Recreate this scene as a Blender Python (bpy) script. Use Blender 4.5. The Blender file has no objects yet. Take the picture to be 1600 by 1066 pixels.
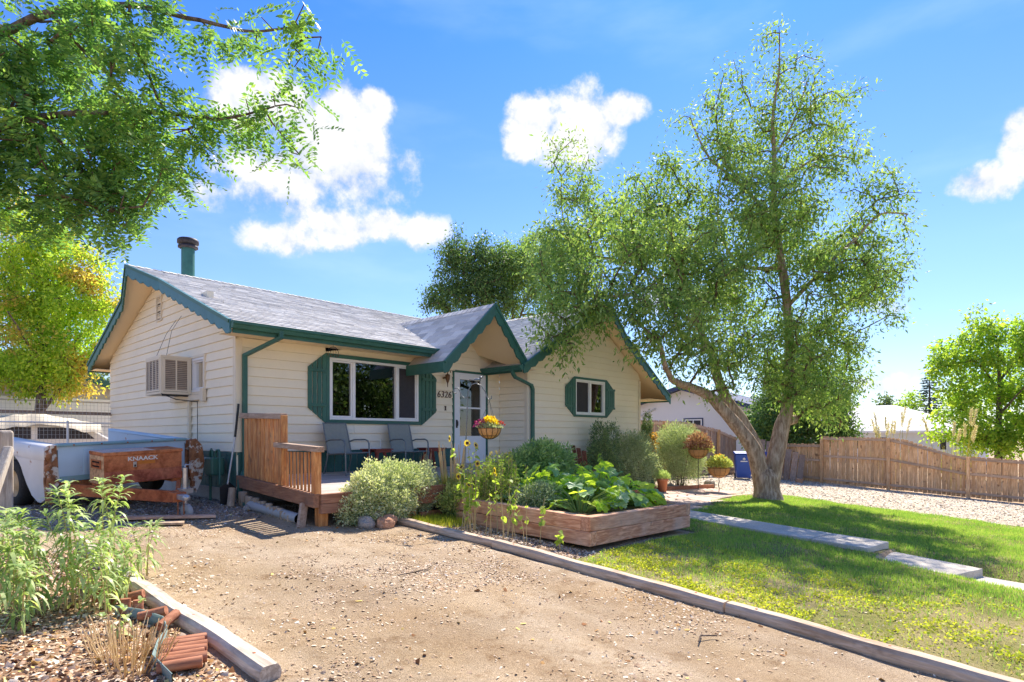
import bpy, math, random
import numpy as np
from mathutils import Vector, Matrix

random.seed(7)
RNG = np.random.default_rng(11)
scene = bpy.context.scene
C = scene.collection
R = math.radians

# ------------------------------------------------------------------ camera
# world axes: x runs along the front wall of the house, y runs back along its side wall,
# z = 0 is the ground at the front left corner of the house, which is the origin
cam_data = bpy.data.cameras.new('camera')
cam_data.lens = 21.04
cam_data.sensor_width = 36.0
cam_data.shift_y = 0.0931
cam_data.clip_start = 0.05
cam_data.clip_end = 3000
cam = bpy.data.objects.new('camera', cam_data)
C.objects.link(cam)
cam.location = (-4.19, -10.03, 1.09)
cam.rotation_euler = (R(90), 0, R(-47.37))
scene.camera = cam

# ------------------------------------------------------------------ sun and sky
SUN = Vector((0.84, 0.30, 1.02)).normalized()
sun_data = bpy.data.lights.new('sun', 'SUN')
sun_data.energy = 2.8
sun_data.angle = R(0.55)
sun_data.color = (1.0, 0.91, 0.78)
sun = bpy.data.objects.new('sun', sun_data)
C.objects.link(sun)
sun.rotation_euler = SUN.to_track_quat('Z', 'Y').to_euler()

world = bpy.data.worlds.new('World')
scene.world = world
world.use_nodes = True
wt = world.node_tree
wt.nodes.clear()


def N(t, kind, **kw):
    n = t.nodes.new(kind)
    for k, v in kw.items():
        setattr(n, k, v)
    return n


def math_node(t, op, a, b=None, c=None, clamp=False):
    n = N(t, 'ShaderNodeMath', operation=op, use_clamp=clamp)
    for i, v in enumerate((a, b, c)):
        if v is None:
            continue
        if isinstance(v, (int, float)):
            n.inputs[i].default_value = v
        else:
            t.links.new(v, n.inputs[i])
    return n.outputs[0]


def mix_rgb(t, fac, a, b, blend='MIX'):
    n = N(t, 'ShaderNodeMix', data_type='RGBA', blend_type=blend)
    for i, v in ((0, fac), (6, a), (7, b)):
        if isinstance(v, (int, float)):
            n.inputs[i].default_value = v
        elif isinstance(v, tuple):
            n.inputs[i].default_value = (*v[:3], 1)
        else:
            t.links.new(v, n.inputs[i])
    return n.outputs[2]


def build_sky():
    t = wt
    out = N(t, 'ShaderNodeOutputWorld')
    bg = N(t, 'ShaderNodeBackground')
    bg.inputs['Strength'].default_value = 0.15
    sky = N(t, 'ShaderNodeTexSky', sky_type='NISHITA')
    sky.sun_disc = False
    sky.sun_elevation = math.asin(SUN.z)
    sky.sun_rotation = math.atan2(SUN.x, SUN.y)
    sky.altitude = 1600
    sky.air_density = 1.25
    sky.dust_density = 0.5
    sky.ozone_density = 2.2
    tc = N(t, 'ShaderNodeTexCoord')
    sep = N(t, 'ShaderNodeSeparateXYZ')
    t.links.new(tc.outputs['Generated'], sep.inputs[0])
    x, y, z = sep.outputs
    az = math_node(t, 'ARCTAN2', x, y)          # clockwise from +y
    hor = math_node(t, 'SQRT', math_node(t, 'ADD', math_node(t, 'MULTIPLY', x, x), math_node(t, 'MULTIPLY', y, y)))
    el = math_node(t, 'ARCTAN2', z, hor)
    # noise that bends the outline of the clouds
    nz = N(t, 'ShaderNodeTexNoise')
    nz.inputs['Scale'].default_value = 14.0
    nz.inputs['Detail'].default_value = 9.0
    nz.inputs['Roughness'].default_value = 0.62
    t.links.new(tc.outputs['Generated'], nz.inputs['Vector'])
    n1 = nz.outputs['Fac']
    # cumulus heaps: azimuth, elevation, half width, half height (degrees), weight
    heaps = [(22.9, 26.7, 3.0, 3.3, 1.00),
             (27.1, 27.4, 3.2, 3.0, 1.00),
             (31.0, 25.1, 5.6, 5.0, 1.00),
             (34.4, 27.9, 2.1, 1.9, 1.00),
             (26.3, 22.1, 5.6, 4.0, 0.75),
             (33.3, 22.1, 3.7, 3.0, 0.60),
             (20.2, 19.7, 2.4, 1.4, 0.55),
             (26.3, 17.2, 4.0, 1.7, 0.80),
             (31.0, 18.4, 4.2, 1.9, 0.90),
             (35.3, 19.1, 3.0, 1.7, 0.90),
             (39.2, 18.8, 2.5, 1.9, 0.90),
             (49.2, 27.5, 3.4, 2.8, 1.00),
             (53.5, 27.1, 5.1, 3.5, 1.00),
             (57.6, 28.3, 2.7, 1.6, 1.00),
             (53.8, 25.2, 3.6, 1.7, 0.80),
             (85.9, 18.4, 2.6, 1.6, 1.00),
             (87.7, 20.0, 1.4, 2.6, 1.00),
             (78.7, 10.5, 2.7, 1.2, 0.60),
             (79.6, 4.2, 3.1, 1.1, 0.60),
             (62.3, 12.4, 5.1, 1.5, 0.60),
             (37.7, 22.7, 1.5, 2.4, 0.25),
             (-3.0, 20.0, 8.0, 5.0, 1.0), (-24.0, 14.0, 10.0, 4.5, 1.0), (-38.0, 30.0, 9.0, 6.0, 1.0), (-60.0, 22.0, 10.0, 6.0, 1.0),  # from here on unseen heaps, added and enlarged to raise the fill light
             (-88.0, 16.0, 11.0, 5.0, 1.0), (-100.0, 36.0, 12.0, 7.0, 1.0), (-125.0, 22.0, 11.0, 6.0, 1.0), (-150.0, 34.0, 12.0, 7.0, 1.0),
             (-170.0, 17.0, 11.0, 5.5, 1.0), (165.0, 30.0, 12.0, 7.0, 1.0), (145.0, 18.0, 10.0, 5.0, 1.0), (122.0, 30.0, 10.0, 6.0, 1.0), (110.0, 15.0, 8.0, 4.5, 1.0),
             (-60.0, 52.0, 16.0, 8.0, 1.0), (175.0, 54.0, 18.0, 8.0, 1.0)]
    field = None
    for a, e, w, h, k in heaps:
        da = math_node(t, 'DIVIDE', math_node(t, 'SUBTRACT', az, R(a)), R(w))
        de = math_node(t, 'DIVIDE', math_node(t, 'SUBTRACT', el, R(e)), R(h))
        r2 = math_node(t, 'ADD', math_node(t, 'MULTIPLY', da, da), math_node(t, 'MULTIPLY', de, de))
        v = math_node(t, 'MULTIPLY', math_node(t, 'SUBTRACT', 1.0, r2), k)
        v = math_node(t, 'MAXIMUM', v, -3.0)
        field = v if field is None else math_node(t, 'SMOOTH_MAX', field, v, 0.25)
    f = math_node(t, 'ADD', field, math_node(t, 'MULTIPLY', math_node(t, 'SUBTRACT', n1, 0.5), 3.2))
    mask = N(t, 'ShaderNodeMapRange', interpolation_type='SMOOTHSTEP')
    mask.inputs['From Min'].default_value = -0.05
    mask.inputs['From Max'].default_value = 0.75
    t.links.new(f, mask.inputs['Value'])
    # thin veil low over the horizon and wisps
    nz2 = N(t, 'ShaderNodeTexNoise')
    nz2.inputs['Scale'].default_value = 3.0
    nz2.inputs['Detail'].default_value = 6.0
    mp = N(t, 'ShaderNodeMapping')
    mp.inputs['Scale'].default_value = (1, 1, 3.5)
    t.links.new(tc.outputs['Generated'], mp.inputs[0])
    t.links.new(mp.outputs[0], nz2.inputs['Vector'])
    wisp = N(t, 'ShaderNodeMapRange', interpolation_type='SMOOTHSTEP')
    wisp.inputs['From Min'].default_value = 0.5
    wisp.inputs['From Max'].default_value = 0.8
    wisp.inputs['To Max'].default_value = 0.10
    t.links.new(nz2.outputs['Fac'], wisp.inputs['Value'])
    # body shading: thick parts white, thin undersides bluish grey
    dens = N(t, 'ShaderNodeMapRange', interpolation_type='SMOOTHSTEP')
    dens.inputs['From Min'].default_value = 0.0
    dens.inputs['From Max'].default_value = 0.8
    t.links.new(f, dens.inputs['Value'])
    nz3 = N(t, 'ShaderNodeTexNoise')
    nz3.inputs['Scale'].default_value = 20.0
    nz3.inputs['Detail'].default_value = 5.0
    t.links.new(tc.outputs['Generated'], nz3.inputs['Vector'])
    up_ = N(t, 'ShaderNodeVectorMath', operation='ADD')
    up_.inputs[1].default_value = (0.012, 0.004, 0.026)
    t.links.new(tc.outputs['Generated'], up_.inputs[0])
    nz4 = N(t, 'ShaderNodeTexNoise')
    for k_ in ('Scale', 'Detail', 'Roughness'):
        nz4.inputs[k_].default_value = nz.inputs[k_].default_value
    t.links.new(up_.outputs[0], nz4.inputs['Vector'])
    rel = math_node(t, 'MULTIPLY', math_node(t, 'SUBTRACT', n1, nz4.outputs['Fac']), 2.6)
    shade = math_node(t, 'ADD', math_node(t, 'ADD', rel, .50), math_node(t, 'MULTIPLY', dens.outputs[0], .38), clamp=True)
    ccol = mix_rgb(t, shade, (1.0, 1.22, 1.55), (1.98, 1.98, 2.0))
    # a clearer, deeper blue than the bare model, as the dry air of the place has
    hs = N(t, 'ShaderNodeHueSaturation')
    hs.inputs['Saturation'].default_value = 1.03
    t.links.new(sky.outputs[0], hs.inputs['Color'])
    low = ramp(t, math_node(t, 'DIVIDE', math_node(t, 'MAXIMUM', el, 0.0), R(60)), [(0, (.29, .295, .31)), (.25, (.275, .32, .38)), (.6, (.125, .27, .45)), (1, (.12, .265, .43))])
    tint = mix_rgb(t, 1.0, hs.outputs[0], low, 'MULTIPLY')
    tint = mix_rgb(t, 1.0, tint, SKY_TINT, 'MULTIPLY')
    col = mix_rgb(t, wisp.outputs[0], tint, (3.0, 3.3, 3.6))
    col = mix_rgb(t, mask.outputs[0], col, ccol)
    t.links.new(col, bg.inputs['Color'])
    t.links.new(bg.outputs[0], out.inputs['Surface'])


SKY_TINT = (0.92, 0.92, 1.04)
scene.view_settings.view_transform = 'Standard'
scene.view_settings.look = 'None'
scene.view_settings.gamma = 1
scene.view_settings.exposure = 1.86
scene.view_settings.use_curve_mapping = False
scene.cycles.max_bounces = 8
scene.cycles.transparent_max_bounces = 12
scene.cycles.use_denoising = True

# ------------------------------------------------------------------ terrain


def ground_z(x, y):
    return -.031 * np.clip(x, -15, 26) + .06 * np.clip(y, -25, 0)


def gz(x, y):
    return float(ground_z(x, y))


def fnoise(x, y, seed=0):
    """cheap smooth relief, metres"""
    v = (np.sin(x * 1.7 + seed) * np.cos(y * 1.3 + 1.1 * seed) * .5 + np.sin(x * 4.1 + y * 2.7 + seed) * .22
         + np.sin(x * 7.9 - y * 9.1 + 2 * seed) * .12 + np.sin(x * 19.1 + y * 6.3) * np.sin(y * 17.3 - x * 5.1) * .10
         + np.sin(x * 41.0 - y * 13.0) * np.sin(y * 37.0 + x * 11.0) * .06)
    return v


def relief(x, y):
    near = np.exp(-((x - 0) ** 2 + (y + 5) ** 2) / 400.)
    z = ground_z(x, y) + .018 * fnoise(x, y, 1.3) * near
    # the walk steps down below the turf: the soil dips to meet its slabs
    cx = np.interp(-y, [3.9, 7.1, 8.0, 9.1, 10.7, 12.4, 14.6], [7.05, 6.50, 6.38, 6.0, 5.72, 5.4, 5.0])
    top = np.interp(-y, [8.02, 8.05, 9.08, 9.12, 10.7, 10.74, 12.4, 12.44, 14.6], [0, -.715, -.755, -.86, -.91, -1.0, -1.05, -1.12, -1.2])
    w = np.clip((.85 - np.abs(x - cx)) / .38, 0, 1)
    dip = np.minimum(z, top - .05)
    on = (y < -8.0) & (y > -14.6)
    return np.where(on, z * (1 - w) + dip * w, z)


# ------------------------------------------------------------------ object helpers
def link(o):
    C.objects.link(o)
    return o


def setp(o, label=None, cat=None, group=None, kind=None):
    if label:
        o['label'] = label
    if cat:
        o['category'] = cat
    if group:
        o['group'] = group
    if kind:
        o['kind'] = kind
    return o


def thing(name, label, cat, loc=(0, 0, 0), rotz=0.0, group=None, rot=None):
    o = bpy.data.objects.new(name, None)
    link(o)
    o.empty_display_size = .2
    o.location = loc
    o.rotation_euler = rot if rot is not None else (0, 0, rotz)
    return setp(o, label, cat, group)


def np_object(name, V, F, mat, parent=None, smooth=False, **props):
    """one mesh object from numpy arrays; F is an (n, k) array"""
    me = bpy.data.meshes.new(name)
    V = np.asarray(V, dtype=np.float32)
    F = np.asarray(F, dtype=np.int32)
    me.vertices.add(len(V))
    me.vertices.foreach_set('co', V.ravel())
    me.loops.add(F.size)
    me.loops.foreach_set('vertex_index', F.ravel())
    me.polygons.add(len(F))
    me.polygons.foreach_set('loop_start', np.arange(len(F), dtype=np.int32) * F.shape[1])
    if smooth:
        me.polygons.foreach_set('use_smooth', np.ones(len(F), dtype=bool))
    me.update(calc_edges=True)
    if mat:
        me.materials.append(mat)
    o = bpy.data.objects.new(name, me)
    link(o)
    if parent is not None:
        o.parent = parent
    setp(o, **props)
    return o


def frame_from(d, up=Vector((0, 0, 1))):
    d = Vector(d).normalized()
    s = d.cross(up)
    if s.length < 1e-4:
        s = d.cross(Vector((0, 1, 0)))
    s.normalize()
    u = s.cross(d).normalized()
    return d, s, u


class MB:
    """collects shapes and links them as one mesh object"""

    def __init__(self):
        self.v = []
        self.f = []
        self.sm = []

    def add(self, vs, fs, smooth=False):
        b = len(self.v)
        self.v += [tuple(v) for v in vs]
        self.f += [tuple(b + i for i in f) for f in fs]
        self.sm += [smooth] * len(fs)
        return self

    def box(self, x0, x1, y0, y1, z0, z1):
        vs = [(x0, y0, z0), (x1, y0, z0), (x1, y1, z0), (x0, y1, z0), (x0, y0, z1), (x1, y0, z1), (x1, y1, z1), (x0, y1, z1)]
        return self.add(vs, [(0, 3, 2, 1), (4, 5, 6, 7), (0, 1, 5, 4), (1, 2, 6, 5), (2, 3, 7, 6), (3, 0, 4, 7)])

    def beam(self, p, q, w, h, up=(0, 0, 1), w2=None, h2=None):
        """w across, h along up"""
        p, q = Vector(p), Vector(q)
        d, s, u = frame_from(q - p, Vector(up))
        w2 = w if w2 is None else w2
        h2 = h if h2 is None else h2
        vs = []
        for c, a, b in ((p, w, h), (q, w2, h2)):
            for sx, sy in ((-1, -1), (1, -1), (1, 1), (-1, 1)):
                vs.append(c + s * (sx * a / 2) + u * (sy * b / 2))
        return self.add(vs, [(3, 2, 1, 0), (4, 5, 6, 7), (0, 1, 5, 4), (1, 2, 6, 5), (2, 3, 7, 6), (3, 0, 4, 7)])

    def tube(self, pts, rad, seg=8, cap=True, closed=False, smooth=True):
        pts = [Vector(p) for p in pts]
        n = len(pts)
        if not hasattr(rad, '__len__'):
            rad = [rad] * n
        vs, fs = [], []
        prev = None
        for i, p in enumerate(pts):
            if closed:
                d = pts[(i + 1) % n] - pts[i - 1]
            else:
                d = pts[min(i + 1, n - 1)] - pts[max(i - 1, 0)]
            if d.length < 1e-9:
                d = Vector((0, 0, 1))
            d.normalize()
            if prev is None:
                _, s, u = frame_from(d)
            else:
                s = prev - d * prev.dot(d)
                if s.length < 1e-5:
                    _, s, _u = frame_from(d)
                s.normalize()
            u = s.cross(d)
            prev = s
            for k in range(seg):
                a = 2 * math.pi * k / seg
                vs.append(p + (s * math.cos(a) + u * math.sin(a)) * rad[i])
        m = n if closed else n - 1
        for i in range(m):
            j = (i + 1) % n
            for k in range(seg):
                l = (k + 1) % seg
                fs.append((i * seg + k, i * seg + l, j * seg + l, j * seg + k))
        self.add(vs, fs, smooth)
        if cap and not closed:
            self.add([vs[k] for k in range(seg)], [tuple(range(seg))[::1]])
            self.add([vs[(n - 1) * seg + k] for k in range(seg)], [tuple(range(seg))[::-1]])
        return self

    def lathe(self, prof, seg=20, c=(0, 0, 0), smooth=True):
        vs, fs = [], []
        for r, z in prof:
            for k in range(seg):
                a = 2 * math.pi * k / seg
                vs.append((c[0] + r * math.cos(a), c[1] + r * math.sin(a), c[2] + z))
        for i in range(len(prof) - 1):
            for k in range(seg):
                l = (k + 1) % seg
                fs.append((i * seg + k, i * seg + l, (i + 1) * seg + l, (i + 1) * seg + k))
        return self.add(vs, fs, smooth)

    def disc(self, c, r, seg=16, z=0, axis='z'):
        vs = [(c[0] + r * math.cos(2 * math.pi * k / seg), c[1] + r * math.sin(2 * math.pi * k / seg), c[2] + z) for k in range(seg)]
        return self.add(vs, [tuple(range(seg))])

    def prism(self, poly, ext):
        """poly: list of 3-D points of a planar outline, ext: extrusion vector"""
        n = len(poly)
        e = Vector(ext)
        vs = [Vector(p) for p in poly] + [Vector(p) + e for p in poly]
        fs = [tuple(range(n))[::-1], tuple(range(n, 2 * n))]
        for i in range(n):
            j = (i + 1) % n
            fs.append((i, j, n + j, n + i))
        return self.add(vs, fs)

    def sphere(self, c, r, seg=12, rings=8, jitter=0, seed=0):
        rs = random.Random(seed)
        if not hasattr(r, '__len__'):
            r = (r, r, r)
        vs, fs = [], []
        for i in range(rings + 1):
            th = math.pi * i / rings
            for k in range(seg):
                a = 2 * math.pi * k / seg
                j = 1 + rs.uniform(-jitter, jitter)
                if i in (0, rings):
                    j = 1
                vs.append((c[0] + r[0] * math.sin(th) * math.cos(a) * j, c[1] + r[1] * math.sin(th) * math.sin(a) * j, c[2] + r[2] * math.cos(th) * j))
        for i in range(rings):
            for k in range(seg):
                l = (k + 1) % seg
                fs.append((i * seg + k, (i + 1) * seg + k, (i + 1) * seg + l, i * seg + l))
        return self.add(vs, fs, True)

    def mesh(self, name, mat=None):
        me = bpy.data.meshes.new(name)
        me.from_pydata(self.v, [], self.f)
        me.polygons.foreach_set('use_smooth', self.sm)
        if mat:
            me.materials.append(mat)
        me.update()
        return me

    def build(self, name, mat, parent=None, bevel=0, **props):
        o = bpy.data.objects.new(name, self.mesh(name, mat))
        link(o)
        if parent is not None:
            o.parent = parent
        if bevel:
            m = o.modifiers.new('bevel', 'BEVEL')
            m.width = bevel
            m.segments = 2
            m.limit_method = 'ANGLE'
        setp(o, **props)
        return o


def inst(name, mesh, parent=None, loc=(0, 0, 0), rot=(0, 0, 0), scale=(1, 1, 1), **props):
    o = bpy.data.objects.new(name, mesh)
    link(o)
    if parent is not None:
        o.parent = parent
    o.location = loc
    o.rotation_euler = rot
    o.scale = scale
    setp(o, **props)
    return o


def copy_tree(root, loc, rotz, label=None, group=None, scale=None):
    r = root.copy()
    link(r)
    r.location = loc
    r.rotation_euler = (root.rotation_euler[0], root.rotation_euler[1], rotz)
    if scale:
        r.scale = (scale, scale, scale)
    if label:
        r['label'] = label
    if group:
        r['group'] = group
    for ch in list(root.children):
        c = link(ch.copy())
        c.parent = r
        for g in list(ch.children):
            d = link(g.copy())
            d.parent = c
    return r


# ------------------------------------------------------------------ materials
def new_mat(name):
    m = bpy.data.materials.new(name)
    m.use_nodes = True
    t = m.node_tree
    t.nodes.clear()
    out = N(t, 'ShaderNodeOutputMaterial')
    return m, t, out


def principled(t, out, rough=.6, metal=0., spec=.4):
    b = N(t, 'ShaderNodeBsdfPrincipled')
    b.inputs['Roughness'].default_value = rough
    b.inputs['Metallic'].default_value = metal
    b.inputs['Specular IOR Level'].default_value = spec
    t.links.new(b.outputs[0], out.inputs['Surface'])
    return b


def ramp(t, fac, stops, interp='LINEAR'):
    n = N(t, 'ShaderNodeValToRGB')
    n.color_ramp.interpolation = interp
    el = n.color_ramp.elements
    while len(el) < len(stops):
        el.new(.5)
    for e, (p, c) in zip(el, stops):
        e.position = p
        e.color = (*c, 1)
    t.links.new(fac, n.inputs[0])
    return n.outputs[0]


build_sky()


def noise(t, scale, detail=4, rough=.55, vec=None, dim='3D', dist=0.):
    n = N(t, 'ShaderNodeTexNoise')
    n.inputs['Scale'].default_value = scale
    n.inputs['Detail'].default_value = detail
    n.inputs['Roughness'].default_value = rough
    n.inputs['Distortion'].default_value = dist
    if vec is not None:
        t.links.new(vec, n.inputs['Vector'])
    return n.outputs['Fac']


def bump(t, b, height, strength=.3, dist=.02):
    n = N(t, 'ShaderNodeBump')
    n.inputs['Strength'].default_value = strength
    n.inputs['Distance'].default_value = dist
    t.links.new(height, n.inputs['Height'])
    t.links.new(n.outputs[0], b.inputs['Normal'])


def coord(t, kind='Object', scale=(1, 1, 1)):
    tc = N(t, 'ShaderNodeTexCoord')
    mp = N(t, 'ShaderNodeMapping')
    mp.inputs['Scale'].default_value = scale
    t.links.new(tc.outputs[kind], mp.inputs[0])
    return mp.outputs[0]


def geo_pos(t, scale=(1, 1, 1)):
    g = N(t, 'ShaderNodeNewGeometry')
    mp = N(t, 'ShaderNodeMapping')
    mp.inputs['Scale'].default_value = scale
    t.links.new(g.outputs['Position'], mp.inputs[0])
    return mp.outputs[0]


def val(c, k):
    return tuple(max(0, min(1, x * k)) for x in c)


def paint(name, col, rough=.55, var=.10, dirt=.0, dirtcol=(.25, .18, .12), scale=3., bmp=.15, objvar=.06, metal=0.):
    m, t, out = new_mat(name)
    b = principled(t, out, rough, metal)
    v = geo_pos(t)
    n = noise(t, scale, 6, .6, v)
    c = ramp(t, n, [(.3, val(col, 1 - var)), (.7, val(col, 1 + var * .5))])
    oi = N(t, 'ShaderNodeObjectInfo')
    k = math_node(t, 'ADD', math_node(t, 'MULTIPLY', oi.outputs['Random'], objvar * 2), 1 - objvar)
    c = mix_rgb(t, 1.0, c, k_to_rgb(t, k), 'MULTIPLY')
    if dirt:
        n2 = noise(t, scale * 4, 8, .7, v)
        f = ramp(t, n2, [(.5, (0, 0, 0)), (.72, (1, 1, 1))])
        c = mix_rgb(t, math_node(t, 'MULTIPLY', f, dirt), c, dirtcol)
    t.links.new(c, b.inputs['Base Color'])
    bump(t, b, noise(t, 60, 3, .6, v), bmp, .004)
    return m


def k_to_rgb(t, k):
    n = N(t, 'ShaderNodeCombineColor')
    for i in range(3):
        t.links.new(k, n.inputs[i])
    return n.outputs[0]


def wood(name, c1, c2, grain=(1, 1, 12), rough=.75, dark=(.05, .03, .02), knots=.3, objvar=.16, weather=None, wfac=.0, kind='Object'):
    """grain: stretch of the noise; the small number is the long direction"""
    m, t, out = new_mat(name)
    b = principled(t, out, rough, 0, .25)
    oi = N(t, 'ShaderNodeObjectInfo')
    tc = N(t, 'ShaderNodeTexCoord')
    add = N(t, 'ShaderNodeVectorMath', operation='ADD')
    sc = N(t, 'ShaderNodeVectorMath', operation='SCALE')
    comb = N(t, 'ShaderNodeCombineXYZ')
    for i in range(3):
        t.links.new(oi.outputs['Random'], comb.inputs[i])
    t.links.new(comb.outputs[0], sc.inputs[0])
    sc.inputs['Scale'].default_value = 37.0
    t.links.new(tc.outputs[kind], add.inputs[0])
    t.links.new(sc.outputs[0], add.inputs[1])
    mp = N(t, 'ShaderNodeMapping')
    mp.inputs['Scale'].default_value = grain
    t.links.new(add.outputs[0], mp.inputs[0])
    n = noise(t, 3.2, 8, .65, mp.outputs[0], dist=.6)
    c = ramp(t, n, [(.28, val(c1, .75)), (.45, c1), (.62, c2), (.78, val(c2, 1.12))])
    if knots:
        kn = noise(t, 5.0, 2, .5, add.outputs[0])
        f = ramp(t, kn, [(.66, (0, 0, 0)), (.74, (1, 1, 1))])
        c = mix_rgb(t, math_node(t, 'MULTIPLY', f, knots), c, dark)
    if weather:
        wn = noise(t, 1.4, 6, .65, add.outputs[0])
        f = ramp(t, wn, [(.4, (0, 0, 0)), (.65, (1, 1, 1))])
        c = mix_rgb(t, math_node(t, 'MULTIPLY', f, wfac), c, weather)
    k = math_node(t, 'ADD', math_node(t, 'MULTIPLY', oi.outputs['Random'], objvar * 2), 1 - objvar)
    c = mix_rgb(t, 1.0, c, k_to_rgb(t, k), 'MULTIPLY')
    t.links.new(c, b.inputs['Base Color'])
    bump(t, b, n, .5, .006)
    return m


def leaf_mat(name, cols, trans=.45, rough=.55, tcol=1.6, patch=None, patch_scale=.5):
    """cols: (low, mid, high) colours spread over the leaves"""
    m, t, out = new_mat(name)
    g = N(t, 'ShaderNodeNewGeometry')
    v = geo_pos(t)
    r = g.outputs['Random Per Island']
    n = noise(t, 1.1, 3, .5, v)
    f = math_node(t, 'ADD', math_node(t, 'MULTIPLY', r, .6), math_node(t, 'MULTIPLY', n, .5))
    c = ramp(t, f, [(.15, cols[0]), (.5, cols[1]), (.85, cols[2])])
    if patch:
        pn = noise(t, patch_scale, 2, .5, v)
        pf = ramp(t, math_node(t, 'ADD', pn, math_node(t, 'MULTIPLY', r, .12)), [(.60, (0, 0, 0)), (.70, (1, 1, 1))])
        c = mix_rgb(t, math_node(t, 'MULTIPLY', pf, .85), c, patch)
    p = N(t, 'ShaderNodeBsdfPrincipled')
    p.inputs['Roughness'].default_value = rough
    p.inputs['Specular IOR Level'].default_value = .22
    t.links.new(c, p.inputs['Base Color'])
    tr = N(t, 'ShaderNodeBsdfTranslucent')
    t.links.new(mix_rgb(t, 1.0, c, (tcol, tcol * 1.05, tcol * .5), 'MULTIPLY'), tr.inputs['Color'])
    mx = N(t, 'ShaderNodeMixShader')
    mx.inputs[0].default_value = trans
    t.links.new(p.outputs[0], mx.inputs[1])
    t.links.new(tr.outputs[0], mx.inputs[2])
    t.links.new(mx.outputs[0], out.inputs['Surface'])
    return m


def island_mat(name, stops, rough=.85, spec=.2, bmp=0, interp='LINEAR', big=None, bigscale=.6):
    m, t, out = new_mat(name)
    b = principled(t, out, rough, 0, spec)
    g = N(t, 'ShaderNodeNewGeometry')
    c = ramp(t, g.outputs['Random Per Island'], stops, interp)
    v = geo_pos(t)
    n = noise(t, 25, 5, .6, v)
    c = mix_rgb(t, 1.0, c, ramp(t, n, [(.3, (.8, .8, .8)), (.7, (1.12, 1.12, 1.12))]), 'MULTIPLY')
    if big:
        n2 = noise(t, bigscale, 4, .6, v)
        c = mix_rgb(t, 1.0, c, ramp(t, n2, [(.35, big[0]), (.65, big[1])]), 'MULTIPLY')
    t.links.new(c, b.inputs['Base Color'])
    if bmp:
        bump(t, b, n, bmp, .01)
    return m


def earth(name, stops, scale=1.2, fine=40, rough=.95, bmp=.6, bdist=.02, tracks=False):
    m, t, out = new_mat(name)
    b = principled(t, out, rough, 0, .1)
    v = geo_pos(t)
    n1 = noise(t, scale, 6, .62, v)
    n2 = noise(t, fine, 6, .75, v)
    n3 = noise(t, fine * 4, 3, .7, v)
    f = math_node(t, 'ADD', math_node(t, 'MULTIPLY', n1, .55), math_node(t, 'MULTIPLY', n2, .45))
    c = ramp(t, f, stops)
    sp = ramp(t, n3, [(.36, (.72, .7, .68)), (.5, (1, 1, 1)), (.66, (1.2, 1.18, 1.15))])
    c = mix_rgb(t, 1.0, c, sp, 'MULTIPLY')
    if tracks:
        # dust packed pale by wheels, damp orange patches, darker leaf crumbs
        tv = geo_pos(t, (1.1, .16, 1))
        tn = ramp(t, noise(t, 1.3, 4, .55, tv), [(.34, (.86, .82, .78)), (.5, (1, 1, 1)), (.64, (1.16, 1.15, 1.14))])
        c = mix_rgb(t, 1.0, c, tn, 'MULTIPLY')
        pn = ramp(t, noise(t, .55, 5, .6, geo_pos(t, (1, 1, 1))), [(.42, (1, 1, 1)), (.62, (1.03, .97, .86))])
        c = mix_rgb(t, 1.0, c, pn, 'MULTIPLY')
        dn = ramp(t, noise(t, 3.1, 8, .75, v), [(.36, (.72, .66, .60)), (.47, (1, 1, 1))])
        c = mix_rgb(t, 1.0, c, dn, 'MULTIPLY')
    t.links.new(c, b.inputs['Base Color'])
    h = math_node(t, 'ADD', n2, math_node(t, 'MULTIPLY', n3, .5))
    bump(t, b, h, bmp, bdist)
    return m


M = {}
M['siding'] = paint('cream siding paint', (.88, .79, .62), .6, .05, .12, (.45, .38, .28), 1.4, .25, .02)
M['cream_trim'] = paint('cream trim paint', (.76, .67, .52), .6, .05, .04, (.4, .3, .2), 2, .2, .02)
M['soffit'] = paint('tan soffit paint', (.86, .68, .44), .65, .04, .0, (.4, .3, .2), 1, .1, .02)
M['green'] = paint('dark green trim paint', (.038, .135, .105), .42, .18, .08, (.12, .14, .12), 5, .2, .08)
M['teal'] = paint('weathered sky tinted barge paint', (.055, .19, .24), .5, .15, .15, (.16, .2, .2), 4, .2, .05)  # green trim with the bluish sky light put into its colour
M['skirt'] = paint('green skirt paint', (.038, .135, .125), .6, .25, .1, (.1, .1, .09), 4, .4, .1)
M['white'] = paint('white vinyl', (.82, .82, .82), .35, .03, .03, (.5, .5, .5), 3, .05, .01)
M['door_white'] = paint('white storm door paint', (.78, .80, .84), .35, .03, .04, (.5, .5, .5), 3, .05, .01)
M['concrete'] = earth('concrete', [(.3, (.30, .29, .28)), (.5, (.40, .39, .375)), (.7, (.50, .49, .47))], 2.5, 30, .9, .3, .006)
M['slab'] = earth('path concrete', [(.3, (.44, .40, .34)), (.5, (.58, .53, .46)), (.7, (.68, .63, .56))], 2.5, 30, .9, .3, .006)
M['screen'] = paint('dark insect screen', (.045, .043, .05), .8, .2, 0, scale=30, bmp=.1)
M['curtain'] = paint('grey green curtain', (.30, .33, .27), .9, .08, 0, scale=2)
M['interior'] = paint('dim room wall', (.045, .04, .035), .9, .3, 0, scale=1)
M['valance'] = paint('gold valance cloth', (.5, .34, .08), .9, .2, 0, scale=8)
M['inner_door'] = wood('red brown inner door wood', (.26, .10, .07), (.38, .17, .12), (6, 6, 1), .5, knots=0)
M['black'] = paint('black iron', (.02, .02, .022), .5, .2, 0)
M['dark_gap'] = paint('dark void', (.012, .011, .01), .9, .2, 0)
M['bronze'] = paint('aged bronze', (.16, .09, .05), .4, .3, .2, (.05, .04, .03), 20, .2, metal=.6)
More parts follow.
